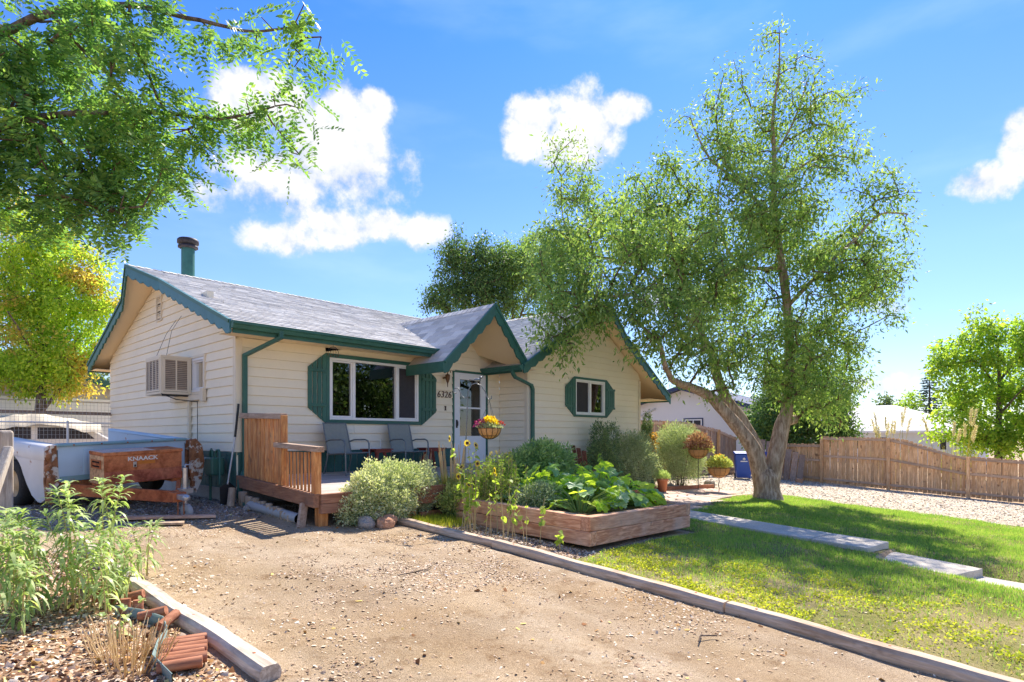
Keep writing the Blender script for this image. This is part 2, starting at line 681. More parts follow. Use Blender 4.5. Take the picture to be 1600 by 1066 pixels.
M['number'] = paint('brown metal numerals', (.10, .055, .04), .45, .2, 0)
M['chimney'] = paint('green painted flue', (.045, .17, .15), .5, .25, .25, (.10, .16, .16), 6, .3)
M['flue_cap'] = paint('blackened flue cap', (.055, .05, .06), .55, .5, .4, (.12, .09, .09), 8, .3, metal=.3)
M['cedar'] = wood('stained cedar', (.50, .19, .06), (.76, .38, .14), (9, 9, 1), .7, knots=.5, objvar=.22, weather=(.22, .15, .11), wfac=.35)
M['cedar_h'] = wood('stained deck beam', (.22, .09, .045), (.36, .17, .09), (9, 1, 9), .7, knots=.5, objvar=.12, weather=(.25, .17, .13), wfac=.5)
M['grey_wood'] = wood('weathered rail cap', (.30, .20, .14), (.45, .33, .25), (8, 1, 8), .8, knots=.4, weather=(.4, .33, .28), wfac=.6)
M['deck'] = wood('pale dusty deck board', (.38, .34, .31), (.52, .49, .46), (1, 10, 8), .8, knots=.2)
M['half_log'] = wood('weathered half log', (.34, .23, .15), (.52, .39, .27), (8, 8, 1), .85, knots=.3, weather=(.4, .35, .3), wfac=.4, objvar=.2)
M['log'] = wood('grey landscape log', (.40, .28, .19), (.62, .48, .36), (9, 1, 9), .9, knots=.35, weather=(.66, .55, .44), wfac=.55, dark=(.12, .08, .06), objvar=.08)
M['log_pale'] = wood('bleached landscape log', (.42, .35, .28), (.66, .58, .48), (9, 1, 9), .9, knots=.35, weather=(.66, .60, .52), wfac=.6, dark=(.2, .15, .12), objvar=.05)
M['timber'] = wood('reddish bed timber', (.50, .22, .12), (.78, .45, .28), (9, 1, 9), .8, knots=.45, weather=(.66, .49, .37), wfac=.45, dark=(.12, .05, .03), objvar=.1)
M['timber_x'] = wood('reddish bed timber across', (.50, .22, .12), (.78, .45, .28), (1, 9, 9), .8, knots=.45, weather=(.68, .52, .42), wfac=.55, dark=(.12, .05, .03), objvar=.1)
M['edging'] = wood('red brown edging board', (.33, .13, .07), (.48, .22, .13), (1, 9, 9), .8, knots=.3, objvar=.1)
M['picket'] = wood('tan fence picket', (.66, .37, .19), (.90, .60, .35), (10, 10, 1), .8, knots=.75, dark=(.16, .07, .035), objvar=.17, weather=(.34, .25, .19), wfac=.3)
M['fence_rail'] = wood('grey brown fence rail', (.50, .33, .23), (.68, .49, .36), (8, 1, 8), .85, knots=.3, weather=(.38, .30, .26), wfac=.6)
M['old_picket'] = wood('old brown fence picket', (.30, .19, .14), (.48, .34, .26), (10, 10, 1), .85, knots=.4, objvar=.2, weather=(.36, .32, .30), wfac=.5)
M['orange_picket'] = wood('orange fence picket', (.45, .15, .04), (.70, .33, .10), (10, 10, 1), .7, knots=.3, objvar=.1)  # orange boards mixed into the old brown fence
M['post'] = wood('bleached post wood', (.42, .34, .27), (.62, .55, .46), (10, 10, 1), .85, knots=.3, weather=(.6, .56, .5), wfac=.5)
M['red_wood'] = paint('red stained table wood', (.26, .055, .04), .55, .15, .1, (.1, .03, .02), 10)
M['adirondack'] = wood('brown chair wood', (.14, .055, .035), (.25, .11, .07), (8, 8, 1), .7, knots=0)
M['chair_metal'] = paint('grey chair frame', (.17, .19, .20), .4, .1, 0, metal=.3)
M['sling'] = paint('grey sling mesh', (.25, .265, .235), .75, .08, 0, scale=20, bmp=.3)
M['pipe'] = paint('grey corrugated drain plastic', (.42, .42, .42), .5, .08, .2, (.3, .27, .22), 8, .2)
M['galv'] = paint('galvanised metal', (.55, .56, .58), .35, .2, .2, (.25, .16, .1), 12, .2, metal=.7)
M['meter_grey'] = paint('gas meter grey', (.5, .52, .53), .5, .2, .2, (.2, .2, .2), 10, metal=.3)
M['rock'] = earth('field stone', [(.3, (.20, .18, .17)), (.5, (.36, .32, .29)), (.7, (.5, .44, .40))], 3, 18, .9, .5, .02)
M['rock_red'] = earth('red sandstone', [(.3, (.36, .18, .11)), (.5, (.52, .29, .19)), (.7, (.62, .40, .28))], 3, 18, .9, .5, .02)
M['flag'] = earth('flagstone', [(.3, (.42, .30, .24)), (.5, (.58, .45, .38)), (.7, (.68, .56, .50))], 1.6, 16, .9, .4, .008)
M['terracotta'] = paint('terracotta', (.50, .19, .09), .75, .1, .1, (.5, .35, .25), 8)
M['blue_plastic'] = paint('blue bin plastic', (.02, .075, .38), .45, .12, .06, (.1, .15, .3), 4, .1)
M['teal_glaze'] = paint('teal glazed pot', (.05, .17, .16), .25, .3, .1, (.1, .2, .2), 6)
M['coco'] = island_mat('coco fibre liner', [(0, (.45, .22, .08)), (1, (.62, .36, .16))], bmp=.6)
M['rust'] = earth('rusted steel', [(.30, (.30, .075, .035)), (.45, (.46, .15, .065)), (.60, (.58, .23, .10)), (.78, (.70, .40, .19))], .9, 2.2, .7, .25, .004)
M['pink_top'] = earth('sun bleached red lid paint', [(.3, (.60, .38, .30)), (.6, (.72, .52, .43))], 3, 10, .6, .1, .003)
M['rubber'] = paint('black tyre rubber', (.025, .024, .023), .8, .2, .3, (.15, .12, .1), 9)
M['wheel_rim'] = paint('cream wheel rim', (.62, .42, .22), .6, .15, .4, (.3, .12, .05), 8)


def rusty_paint(name, col, amount, rustc=(.30, .12, .05), scale=2.2):
    m, t, out = new_mat(name)
    b = principled(t, out, .5, 0, .35)
    v = coord(t, 'Object')
    n = noise(t, scale, 10, .72, v)
    c = ramp(t, noise(t, 1.5, 3, .5, v), [(.3, val(col, .88)), (.7, val(col, 1.08))])
    f = ramp(t, n, [(amount, (0, 0, 0)), (amount + .035, (1, 1, 1))])
    rc = ramp(t, noise(t, 14, 5, .6, v), [(.3, val(rustc, .6)), (.7, val(rustc, 1.5))])
    c = mix_rgb(t, f, c, rc)
    t.links.new(c, b.inputs['Base Color'])
    bump(t, b, f, -.4, .003)
    return m


M['bed_blue'] = rusty_paint('pale blue truck bed paint', (.50, .66, .80), .60, scale=3.5)
M['bed_white'] = rusty_paint('chalky white fender paint', (.70, .70, .70), .61, scale=2.8)
M['bed_edge'] = rusty_paint('rusted fender lip', (.70, .66, .60), .44, (.30, .13, .06), 5)
M['bed_teal'] = rusty_paint('faded teal bed rail', (.25, .42, .47), .62, scale=5)


def glass_mat():
    m, t, out = new_mat('window glass')
    tr = N(t, 'ShaderNodeBsdfTransparent')
    tr.inputs[0].default_value = (.75, .78, .78, 1)
    gl = N(t, 'ShaderNodeBsdfGlossy')
    gl.inputs['Roughness'].default_value = .01
    fr = N(t, 'ShaderNodeFresnel')
    fr.inputs['IOR'].default_value = 2.3
    mx = N(t, 'ShaderNodeMixShader')
    t.links.new(fr.outputs[0], mx.inputs[0])
    t.links.new(tr.outputs[0], mx.inputs[1])
    t.links.new(gl.outputs[0], mx.inputs[2])
    t.links.new(mx.outputs[0], out.inputs['Surface'])
    return m


M['glass'] = glass_mat()


def shingle_mat():
    m, t, out = new_mat('grey asphalt shingle')
    b = principled(t, out, .9, 0, .15)
    g = N(t, 'ShaderNodeNewGeometry')
    v = geo_pos(t)
    c = ramp(t, g.outputs['Random Per Island'], [(0, (.48, .465, .445)), (.35, (.58, .56, .535)), (.7, (.66, .64, .61)), (1, (.76, .74, .70))])
    gr = ramp(t, noise(t, 220, 2, .6, v), [(.3, (.75, .75, .75)), (.7, (1.25, 1.25, 1.25))])
    c = mix_rgb(t, 1.0, c, gr, 'MULTIPLY')
    st = ramp(t, noise(t, .9, 5, .6, v), [(.3, (.88, .87, .86)), (.7, (1.08, 1.08, 1.08))])
    c = mix_rgb(t, 1.0, c, st, 'MULTIPLY')
    t.links.new(c, b.inputs['Base Color'])
    bump(t, b, noise(t, 180, 2, .5, v), .3, .004)
    return m


M['shingle'] = shingle_mat()


def bark_mat(name, c1, c2, scale=6):
    m, t, out = new_mat(name)
    b = principled(t, out, .92, 0, .1)
    v = geo_pos(t, (1, 1, .22))
    n = noise(t, scale * 2.2, 10, .72, v, dist=.5)
    vo = N(t, 'ShaderNodeTexVoronoi')
    vo.inputs['Scale'].default_value = scale * 2.2
    t.links.new(v, vo.inputs['Vector'])
    h = math_node(t, 'ADD', n, math_node(t, 'MULTIPLY', vo.outputs['Distance'], .18))
    c = ramp(t, h, [(.38, val(c1, .6)), (.52, c1), (.72, c2)])
    t.links.new(c, b.inputs['Base Color'])
    bump(t, b, h, .9, .03)
    return m


M['bark'] = bark_mat('grey brown elm bark', (.30, .21, .15), (.56, .44, .35), 7)
M['bark_dark'] = bark_mat('dark bark', (.10, .075, .06), (.24, .19, .16), 8)
M['twig'] = bark_mat('brown twig', (.13, .085, .06), (.25, .18, .13), 12)
M['stem_green'] = paint('green plant stem', (.16, .24, .07), .6, .2, 0)
M['stem_tan'] = paint('dry tan plant stem', (.52, .40, .20), .8, .2, 0)

# ================================================================== GROUND
def axis(near0, near1, step, far0, far1):
    a = list(np.arange(near0, near1 + 1e-6, step))
    s, x = step, near1
    while x < far1:
        s *= 1.16
        x += s
        a.append(min(x, far1))
    s, x = step, near0
    while x > far0:
        s *= 1.16
        x -= s
        a.insert(0, max(x, far0))
    return np.array(a)


def grid_sheet(name, X, Y, off, mat, keep=None, kind='structure', hfun=relief):
    XX, YY = np.meshgrid(X, Y, indexing='ij')
    ZZ = hfun(XX, YY) + off
    V = np.stack([XX, YY, ZZ], -1).reshape(-1, 3)
    ny = len(Y)
    i, j = np.meshgrid(np.arange(len(X) - 1), np.arange(ny - 1), indexing='ij')
    a = (i * ny + j)
    F = np.stack([a, a + ny, a + ny + 1, a + 1], -1).reshape(-1, 4)
    if keep is not None:
        cx = V[F].mean(1)
        F = F[keep(cx[:, 0], cx[:, 1])]
        used = np.unique(F)
        rm = -np.ones(len(V), dtype=np.int64)
        rm[used] = np.arange(len(used))
        V = V[used]
        F = rm[F]
    return np_object(name, V, F, mat, smooth=True, kind=kind)


M['dirt'] = earth('tan driveway dirt', [(.30, (.25, .175, .11)), (.44, (.40, .31, .215)), (.56, (.49, .39, .285)), (.72, (.61, .52, .405))], .9, 34, .97, .9, .02, tracks=True)
M['soil'] = earth('dry garden soil', [(.30, (.14, .09, .06)), (.5, (.27, .19, .13)), (.7, (.42, .32, .24))], 1.6, 30, .97, .9, .02)
M['gravel'] = earth('pale gravel', [(.30, (.42, .33, .24)), (.5, (.60, .50, .38)), (.7, (.72, .63, .51))], 1.1, 22, .95, .9, .03)
M['turf_soil'] = earth('lawn thatch soil', [(.30, (.10, .12, .03)), (.45, (.20, .20, .06)), (.58, (.34, .28, .14)), (.72, (.46, .36, .24))], 1.1, 26, .97, .8, .02)

grid_sheet('ground', axis(-5.5, 14, .09, -900, 1200), axis(-11, 0, .09, -900, 1200), 0, M['dirt'])


def lawn_keep(x, y):
    wob = .12 * np.sin(3.1 * x + 1.3 * y) + .08 * np.sin(7.3 * y + x)
    right = np.where(y > -4.0, 14.3, 14.3 - .13 * (-4 - y))
    top = np.where(x < 8.2, -4.25, np.where(x < 11.0, -4.25 + (x - 8.2) * .28, -3.45)) + 0 * x
    bed = (x > 2.05) & (x < 5.15) & (y > -5.65)
    return (x > 1.32 + .1 * wob) & (x < right + wob) & (y < top + .6 * wob) & (y > -24) & ~bed & ~((x < 2.15) & (y > -5.75))


grid_sheet('lawn', np.arange(1.2, 14.8, .1), np.concatenate([np.arange(-24, -11, .4), np.arange(-11, -3, .1)]), .012, M['turf_soil'], lawn_keep)


def gravel_keep(x, y):
    wob = .15 * np.sin(2.3 * x + 1.9 * y) + .1 * np.sin(5.3 * y + x)
    right = np.where(y > -4.0, 14.2, 14.2 - .13 * (-4 - y))
    return (x < 23.3) & (y > -24) & (y < 3.5 + wob) & (((x > right + wob) & (y < -3.3)) | ((y >= -3.3) & (x > 12.8 + wob)))


grid_sheet('gravel_drive', np.arange(12, 23.5, .22), np.arange(-24, 4, .22), .008, M['gravel'], gravel_keep)
M['path_soil'] = M['soil']


def soil_keep(x, y):
    wob = .08 * np.sin(4.3 * x + 1.9 * y)
    strip = (x > 1.18) & (x < 2.15 + wob) & (y > -5.6) & (y < -3.1)
    front = (x > 1.15) & (x < 6.2) & (y > -2.6 + wob) & (y < -.0)
    wing = (x > 6.2) & (x < 13.6) & (y > -1.75 + .05 * (x - 9)) & (y < -.9)
    wing2 = (x > 6.2) & (x < 7.4) & (y > -3.0) & (y < -.9)
    patch = (x > 1.2) & (x < 2.3) & (y > -3.2) & (y < -2.4)
    return strip | front | wing | wing2 | patch


grid_sheet('garden_soil', np.arange(1.0, 14, .08), np.arange(-6, 0, .08), .006, M['soil'], soil_keep)
M['mulch_soil'] = earth('chip mulch ground', [(.30, (.20, .12, .07)), (.5, (.40, .27, .17)), (.7, (.60, .46, .33))], 2.2, 30, .97, .9, .02)
grid_sheet('mulch_bed', np.arange(-5.4, -2.5, .06), np.arange(-9, -2.3, .06), .006, M['mulch_soil'],
           lambda x, y: (x < -2.66) & (y < -2.5 + .1 * np.sin(5 * x)))

# ================================================================== HOUSE
house = thing('house', 'single storey cream lap-sided house with dark green trim and grey shingle roof', 'house')
EX = .158
Z_SK = .83


def mp_front(a, o, z): return (a, -o, z)
def mp_left(a, o, z): return (-o, a, z)
def mp_wing(a, o, z): return (a, -.9 - o, z)
def mp_recess(a, o, z): return (6.25 - o, a, z)


def ext_front(z):
    if z < 2.73:
        return (0, 6.25)
    h = 3.74 - z
    return (4.777 - h, min(4.777 + h, 6.25))


def ext_left(z):
    h = (4.36 - z) / .379
    return (max(0, 3.7 - h), min(7.39, 3.7 + h))


def ext_wing(z):
    h = (4.34 - z) / .6
    return (max(6.25, 8.74 - h), min(11.23, 8.74 + h))


def siding(mp, ext, z0, zend, opens, mat, parent, out0=0.0):
    k = 0
    z = z0
    while z < zend - .02:
        z1 = min(z + EX, zend)
        a0, a1 = ext(z + .001)
        b0, b1 = ext(z1 - .001)
        if a1 - a0 < .05:
            break
        if b1 - b0 < 0:
            b0 = b1 = (a0 + a1) / 2
        segs = [(a0, a1, b0, b1)]
        for oa0, oa1, oz0, oz1 in opens:
            if min(z1, oz1) - max(z, oz0) > .3 * EX:
                ns = []
                for (p0, p1, q0, q1) in segs:
                    if oa1 <= p0 or oa0 >= p1:
                        ns.append((p0, p1, q0, q1))
                        continue
                    if oa0 > p0 + .01:
                        ns.append((p0, oa0, q0, oa0))
                    if oa1 < p1 - .01:
                        ns.append((oa1, p1, oa1, q1))
                segs = ns
        cutsegs = []
        for (p0, p1, q0, q1) in segs:
            if p1 - p0 > 3.4:
                f_ = p0 + (p1 - p0) * (.25 + .5 * ((k * .618 + .2) % 1.0))
                cutsegs += [(p0, f_ - .002, q0, f_ - .002), (f_ + .002, p1, f_ + .002, q1)]
            else:
                cutsegs.append((p0, p1, q0, q1))
        for (p0, p1, q0, q1) in cutsegs:
            m = MB()
            t0, t1 = out0 + .025, out0 + .004
            vs = [mp(p0, out0, z + .007), mp(p1, out0, z + .007), mp(q1, out0, z1), mp(q0, out0, z1),
                  mp(p0, t0, z + .007), mp(p1, t0, z + .007), mp(q1, t1, z1), mp(q0, t1, z1)]
            m.add(vs, [(0, 1, 2, 3), (7, 6, 5, 4), (4, 5, 1, 0), (5, 6, 2, 1), (6, 7, 3, 2), (7, 4, 0, 3)])
            m.build('siding_board', mat, parent)
        z += EX
        k += 1


def ring(mb, mp, a0, a1, z0, z1, w, o0, o1):
    def bx(x0, x1, y0, y1):
        P = [mp(x0, o0, y0), mp(x1, o0, y0), mp(x1, o0, y1), mp(x0, o0, y1), mp(x0, o1, y0), mp(x1, o1, y0), mp(x1, o1, y1), mp(x0, o1, y1)]
        mb.add(P, [(0, 3, 2, 1), (4, 5, 6, 7), (0, 1, 5, 4), (1, 2, 6, 5), (2, 3, 7, 6), (3, 0, 4, 7)])
    bx(a0, a0 + w, z0, z1)
    bx(a1 - w, a1, z0, z1)
    bx(a0 + w, a1 - w, z0, z0 + w)
    bx(a0 + w, a1 - w, z1 - w, z1)
    return mb


def mbox(mb, mp, a0, a1, o0, o1, z0, z1):
    P = [mp(a0, o0, z0), mp(a1, o0, z0), mp(a1, o0, z1), mp(a0, o0, z1), mp(a0, o1, z0), mp(a1, o1, z0), mp(a1, o1, z1), mp(a0, o1, z1)]
    mb.add(P, [(0, 3, 2, 1), (4, 5, 6, 7), (0, 1, 5, 4), (1, 2, 6, 5), (2, 3, 7, 6), (3, 0, 4, 7)])
    return mb


W1 = (1.61, 3.84, 1.33, 2.63)      # picture window
W2 = (8.03, 9.47, 1.59, 2.61)      # wing window
DR = (4.73, 5.83, .47, 2.58)       # front door
W3 = (1.27, 2.75, 1.86, 2.58)      # window behind the cooler


def backing(mp, ext, z0, zend, opens, depth=.12):
    """wall core as one mesh: grid cells with the openings left out"""
    mb = MB()
    zs = sorted(set([z0, zend] + [v for o in opens for v in (o[2], o[3])] + list(np.linspace(z0, zend, 14))))
    for q in range(len(zs) - 1):
        za, zb = zs[q], zs[q + 1]
        lo = ext(za + 1e-3)
        hi = ext(zb - 1e-3)
        xs = sorted(set([o[i] for o in opens for i in (0, 1)]))
        cuts = [None] + [x for x in xs if lo[0] < x < lo[1]] + [None]
        for i in range(len(cuts) - 1):
            p0, p1 = (lo[0] if cuts[i] is None else cuts[i]), (lo[1] if cuts[i + 1] is None else cuts[i + 1])
            q0, q1 = (hi[0] if cuts[i] is None else cuts[i]), (hi[1] if cuts[i + 1] is None else cuts[i + 1])
            if q1 < q0:
                q0 = q1 = (q0 + q1) / 2
            zc, ac = (za + zb) / 2, (p0 + p1) / 2
            if any(o[0] < ac < o[1] and o[2] < zc < o[3] for o in opens):
                continue
            vs = [mp(p0, -.002, za), mp(p1, -.002, za), mp(q1, -.002, zb), mp(q0, -.002, zb), mp(p0, -depth, za), mp(p1, -depth, za), mp(q1, -depth, zb), mp(q0, -depth, zb)]
            mb.add(vs, [(3, 2, 1, 0), (4, 5, 6, 7), (0, 1, 5, 4), (1, 2, 6, 5), (2, 3, 7, 6), (3, 0, 4, 7)])
    return mb


backing(mp_front, ext_front, .3, 3.70, [W1, DR]).build('wall', M['siding'], house)
backing(mp_left, ext_left, .21, 4.34, [W3]).build('wall', M['siding'], house)
backing(mp_wing, ext_wing, -.3, 4.30, [W2]).build('wall', M['siding'], house)
m = MB()
m.box(6.262, 6.37, -.895, 0, -.3, 2.66)
m.box(0, 11.2, 7.27, 7.39, -.3, 2.75)
m.box(11.11, 11.23, -.895, 7.2, -.4, 2.6)
m.build('wall', M['siding'], house)

siding(mp_front, ext_front, Z_SK, 3.70, [W1, DR], M['siding'], house)
siding(mp_left, ext_left, Z_SK, 4.30, [W3], M['siding'], house)
siding(mp_wing, ext_wing, Z_SK - EX * 3, 4.28, [W2], M['siding'], house)
siding(mp_recess, lambda z: (-.9, -.02), Z_SK - EX, 2.64, [], M['siding'], house)
# corner boards
m = MB()
m.box(-.034, .075, -.034, -.0255, Z_SK, 2.70)
m.box(-.034, -.0255, -.0255, .075, Z_SK, 2.86)
m.build('corner_board', M['cream_trim'], house)
m = MB()
m.box(6.222, 6.30, -.930, -.9195, .35, 2.64)
m.box(6.222, 6.2305, -.9195, -.84, .35, 2.64)
m.build('corner_board', M['cream_trim'], house)
m = MB()
m.box(11.16, 11.26, -.930, -.9195, .0, 2.70)
m.build('corner_board', M['cream_trim'], house)

# green grooved skirt below the siding, on the side and under the porch
for k in range(46):
    m = MB()
    m.box(-.012, -.0035, .02 + k * .16, .17 + k * .16, .21, .80)
    m.build('skirt_board', M['skirt'], house)
for k in range(29):
    m = MB()
    m.box(.02 + k * .162, .172 + k * .162, -.012, -.0035, .34, .80)
    m.build('skirt_board', M['skirt'], house)
m = MB()
m.box(-.022, -.013, 0, 7.39, .775, .829)
m.box(-.024, -.013, 0, 7.39, .49, .53)
m.box(0, 4.72, -.022, -.013, .78, .829)
m.build('skirt_rail', M['skirt'], house)
m = MB()
m.box(-.035, .1, -.035, 7.4, -.4, .209)
m.box(.1, 11.25, -.03, .1, -.6, .295)
m.box(6.22, 11.24, -.93, -.8, -.9, .355)
m.box(6.225, 6.3, -.8, -.031, -.6, .60)
m.box(11.15, 11.26, -.79, 7.4, -.9, -.0)
m.build('foundation', M['concrete'], house)


def window(name, mp, w, trim, mulls, panes, label=None, trim_mat=None, tw=.07):
    a0, a1, z0, z1 = w
    tr = ring(MB(), mp, a0, a1, z0, z1, tw, -.05, .04).build(name, trim_mat or M['green'], house, bevel=.004)
    if label:
        tr['label'] = label
    b0, b1, y0, y1 = a0 + tw + .002, a1 - tw - .002, z0 + tw + .002, z1 - tw - .002
    fr = MB()
    ring(fr, mp, b0, b1, y0, y1, .045, -.09, .028)
    for x in mulls:
        mbox(fr, mp, x - .03, x + .03, -.085, .022, y0 + .045, y1 - .045)
    fr.build('frame', M['white'], tr, bevel=.003)
    xs = [b0 + .045] + [v for x in mulls for v in (x - .03, x + .03)] + [b1 - .045]
    for i, kind in enumerate(panes):
        p0, p1 = xs[2 * i], xs[2 * i + 1]
        if kind == 'sash':
            s = MB()
            ring(s, mp, p0 + .003, p1 - .003, y0 + .048, y1 - .048, .028, -.06, .008)
            s.build('sash', M['white'], tr)
            g = MB()
            mbox(g, mp, p0 + .03, p1 - .03, -.035, -.03, y0 + .076, y1 - .076)
            g.build('pane', M['glass'], tr)
        elif kind == 'screen':
            s = MB()
            ring(s, mp, p0 + .003, p1 - .003, y0 + .048, y1 - .048, .022, -.03, .004)
            s.build('sash', M['white'], tr)
            g = MB()
            mbox(g, mp, p0 + .025, p1 - .025, -.022, -.018, y0 + .07, y1 - .07)
            g.build('insect_screen', M['screen'], tr)
        else:
            g = MB()
            mbox(g, mp, p0, p1, -.045, -.04, y0 + .045, y1 - .045)
            g.build('pane', M['glass'], tr)
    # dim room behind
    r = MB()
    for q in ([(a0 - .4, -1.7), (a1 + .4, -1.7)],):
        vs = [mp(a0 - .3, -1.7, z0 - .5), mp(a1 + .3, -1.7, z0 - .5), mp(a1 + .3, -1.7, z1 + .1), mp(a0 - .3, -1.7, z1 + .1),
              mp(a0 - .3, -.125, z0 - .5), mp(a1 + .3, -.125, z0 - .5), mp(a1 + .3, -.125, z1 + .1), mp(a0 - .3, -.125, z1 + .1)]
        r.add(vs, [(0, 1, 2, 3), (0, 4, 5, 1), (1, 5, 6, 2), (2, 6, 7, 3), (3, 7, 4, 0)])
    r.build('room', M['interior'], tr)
    return tr


def wavy(mp, a0, a1, z0, z1, o, n, amp):
    m = MB()
    k = n * 6
    vs = []
    for i in range(k + 1):
        a = a0 + (a1 - a0) * i / k
        d = o + amp * math.sin(i * math.pi / 3)
        vs += [mp(a, d, z0), mp(a, d, z1)]
    m.add(vs, [(2 * i, 2 * i + 2, 2 * i + 3, 2 * i + 1) for i in range(k)], True)
    return m


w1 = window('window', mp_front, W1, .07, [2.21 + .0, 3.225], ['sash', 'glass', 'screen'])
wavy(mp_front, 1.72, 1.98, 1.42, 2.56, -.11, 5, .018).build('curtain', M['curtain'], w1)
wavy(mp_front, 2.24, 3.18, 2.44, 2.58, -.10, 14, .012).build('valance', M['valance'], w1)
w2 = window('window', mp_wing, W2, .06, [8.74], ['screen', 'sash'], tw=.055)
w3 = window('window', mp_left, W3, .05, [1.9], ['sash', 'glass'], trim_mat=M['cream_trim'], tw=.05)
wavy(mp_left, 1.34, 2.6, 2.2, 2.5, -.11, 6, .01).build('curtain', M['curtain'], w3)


def shutter(mp, inner, sgn, z0, z1, n, w, gap, cutm):
    """a row of vertical slats, the outer ones cut shorter, on two battens"""
    tot = n * (w + gap)
    zc = (z0 + z1) / 2
    a, b = inner, inner + sgn * (tot - gap)
    root = mbox(MB(), mp, min(a, b) + .004, max(a, b) - .004, .018, .0235, zc - (z1 - z0) * .28, zc + (z1 - z0) * .28)
    root = root.build('shutter', M['siding'], house)
    for zz in (zc - (z1 - z0) * .245, zc + (z1 - z0) * .245):
        mbox(MB(), mp, min(a, b), max(a, b), .046, .064, zz - .028, zz + .028).build('batten', M['green'], root, bevel=.003)
    for i in range(n):
        p0 = inner + sgn * i * (w + gap)
        p1 = p0 + sgn * w

        def hh(x):
            f = abs(x - inner) / tot
            return (z1 - z0) / 2 - cutm * max(0, f - .02)
        l, r_ = min(p0, p1), max(p0, p1)
        m = MB()
        poly = [mp(l, .024, zc - hh(l)), mp(r_, .024, zc - hh(r_)), mp(r_, .024, zc + hh(r_)), mp(l, .024, zc + hh(l))]
        e = Vector(mp(0, .0455, 0)) - Vector(mp(0, .024, 0))
        m.prism(poly, e)
        m.build('slat', M['green'], root, bevel=.002)
    return root


shutter(mp_front, W1[0] - .004, -1, 1.33, 2.63, 4, .078, .016, .30)
shutter(mp_front, W1[1] + .004, 1, 1.33, 2.63, 4, .085, .016, .30)
shutter(mp_wing, W2[0] - .004, -1, 1.59, 2.61, 4, .085, .014, .30)
shutter(mp_wing, W2[1] + .004, 1, 1.59, 2.61, 4, .085, .014, .30)

# front door
d0, d1, e0, e1 = DR
m = MB()
mbox(m, mp_front, d0, d0 + .045, -.05, .035, e0, e1)
mbox(m, mp_front, d1 - .045, d1, -.05, .035, e0, e1)
mbox(m, mp_front, d0 + .045, d1 - .045, -.05, .035, e1 - .045, e1)
m.build('door_frame', M['green'], house, bevel=.004)
m = MB()
p0, p1, q0, q1 = d0 + .05, d1 - .05, e0 + .01, e1 - .05
g0, g1, h0, h1 = p0 + .17, p1 - .17, q0 + .62, q1 - .15
mbox(m, mp_front, p0, g0, -.03, .012, q0, q1)
mbox(m, mp_front, g1, p1, -.03, .012, q0, q1)
mbox(m, mp_front, g0, g1, -.03, .012, q0, h0)
mbox(m, mp_front, g0, g1, -.03, .012, h1, q1)
mbox(m, mp_front, g0, g1, -.02, .010, (h0 + h1) / 2 - .02, (h0 + h1) / 2 + .02)
door = m.build('door', M['door_white'], house, bevel=.004)
ring(MB(), mp_front, g0 - .02, g1 + .02, h0 - .02, h1 + .02, .02, .0125, .019).build('glazing_bead', M['white'], door)
mbox(MB(), mp_front, g0, g1, -.015, -.011, h0, (h0 + h1) / 2 - .02).build('pane', M['glass'], door)
mbox(MB(), mp_front, g0, g1, -.015, -.011, (h0 + h1) / 2 + .02, h1).build('pane', M['glass'], door)
mbox(MB(), mp_front, p0, p1, -.11, -.07, q0, q1).build('inner_door', M['inner_door'], house)
m = MB()
mbox(m, mp_front, p0 + .055, p0 + .095, .013, .028, 1.28, 1.46)
m.tube([mp_front(p0 + .075, .03, 1.44), mp_front(p0 + .075, .06, 1.42), mp_front(p0 + .075, .06, 1.34), mp_front(p0 + .075, .03, 1.31)], .009, 6)
m.build('handle', M['black'], door)
m = MB()
mbox(m, mp_front, d0 - .05, d1 + .05, .02, .32, .30, .455)
m.build('door_step', M['deck'], house, bevel=.005)


# house number: four separate brown numerals
def text_mesh(body, size, extrude, name, shear=0, offset=0):
    cu = bpy.data.curves.new(name, 'FONT')
    cu.body = body
    cu.size = size
    cu.extrude = extrude
    cu.shear = shear
    cu.offset = offset
    cu.align_x = 'CENTER'
    o = bpy.data.objects.new(name, cu)
    link(o)
    dg = bpy.context.evaluated_depsgraph_get()
    me = bpy.data.meshes.new_from_object(o.evaluated_get(dg))
    bpy.data.objects.remove(o)
    return me


for i, ch in enumerate('6326'):
    me = text_mesh(ch, .20, .006, 'numeral', .15)
    me.materials.clear()
    me.materials.append(M['number'])
    inst('numeral', me, house, (4.32 + i * .105, -.030, 1.945 - .0 * i), (R(90), 0, 0))
m = MB()
mbox(m, mp_front, 4.50, 4.53, .02, .035, 1.66, 1.76)
mbox(m, mp_front, 4.49, 4.54, .02, .030, 1.745, 1.76)
mbox(m, mp_front, 4.49, 4.54, .02, .030, 1.66, 1.675)
m.build('doorbell', M['number'], house)
# carriage lamp by the door
m = MB()
m.lathe([(.001, .0), (.045, .0), (.05, .01), (.02, .03)], 12, (4.47, -.05, 2.36))
m.tube([(4.47, -.02, 2.36), (4.47, -.11, 2.40), (4.47, -.16, 2.50), (4.52, -.17, 2.53), (4.56, -.15, 2.49)], .011, 6)
m.lathe([(.001, .06), (.02, .05), (.055, .03), (.05, -.05), (.028, -.12), (.012, -.15), (.008, -.22), (.001, -.24)], 12, (4.47, -.15, 2.40))
m.build('wall_lamp', M['bronze'], house)

# ---------------------------------------------------------------- roofs
ZE, ZR, SL = 2.88, 4.50, .379


def z_main(s, t):
    return ZR - SL * abs(t - 3.7)


def z_wing(s, t):
    return ZR - .6 * abs(s - 8.74)


def z_entry(s, t):
    return 3.85 - abs(s - 4.777)


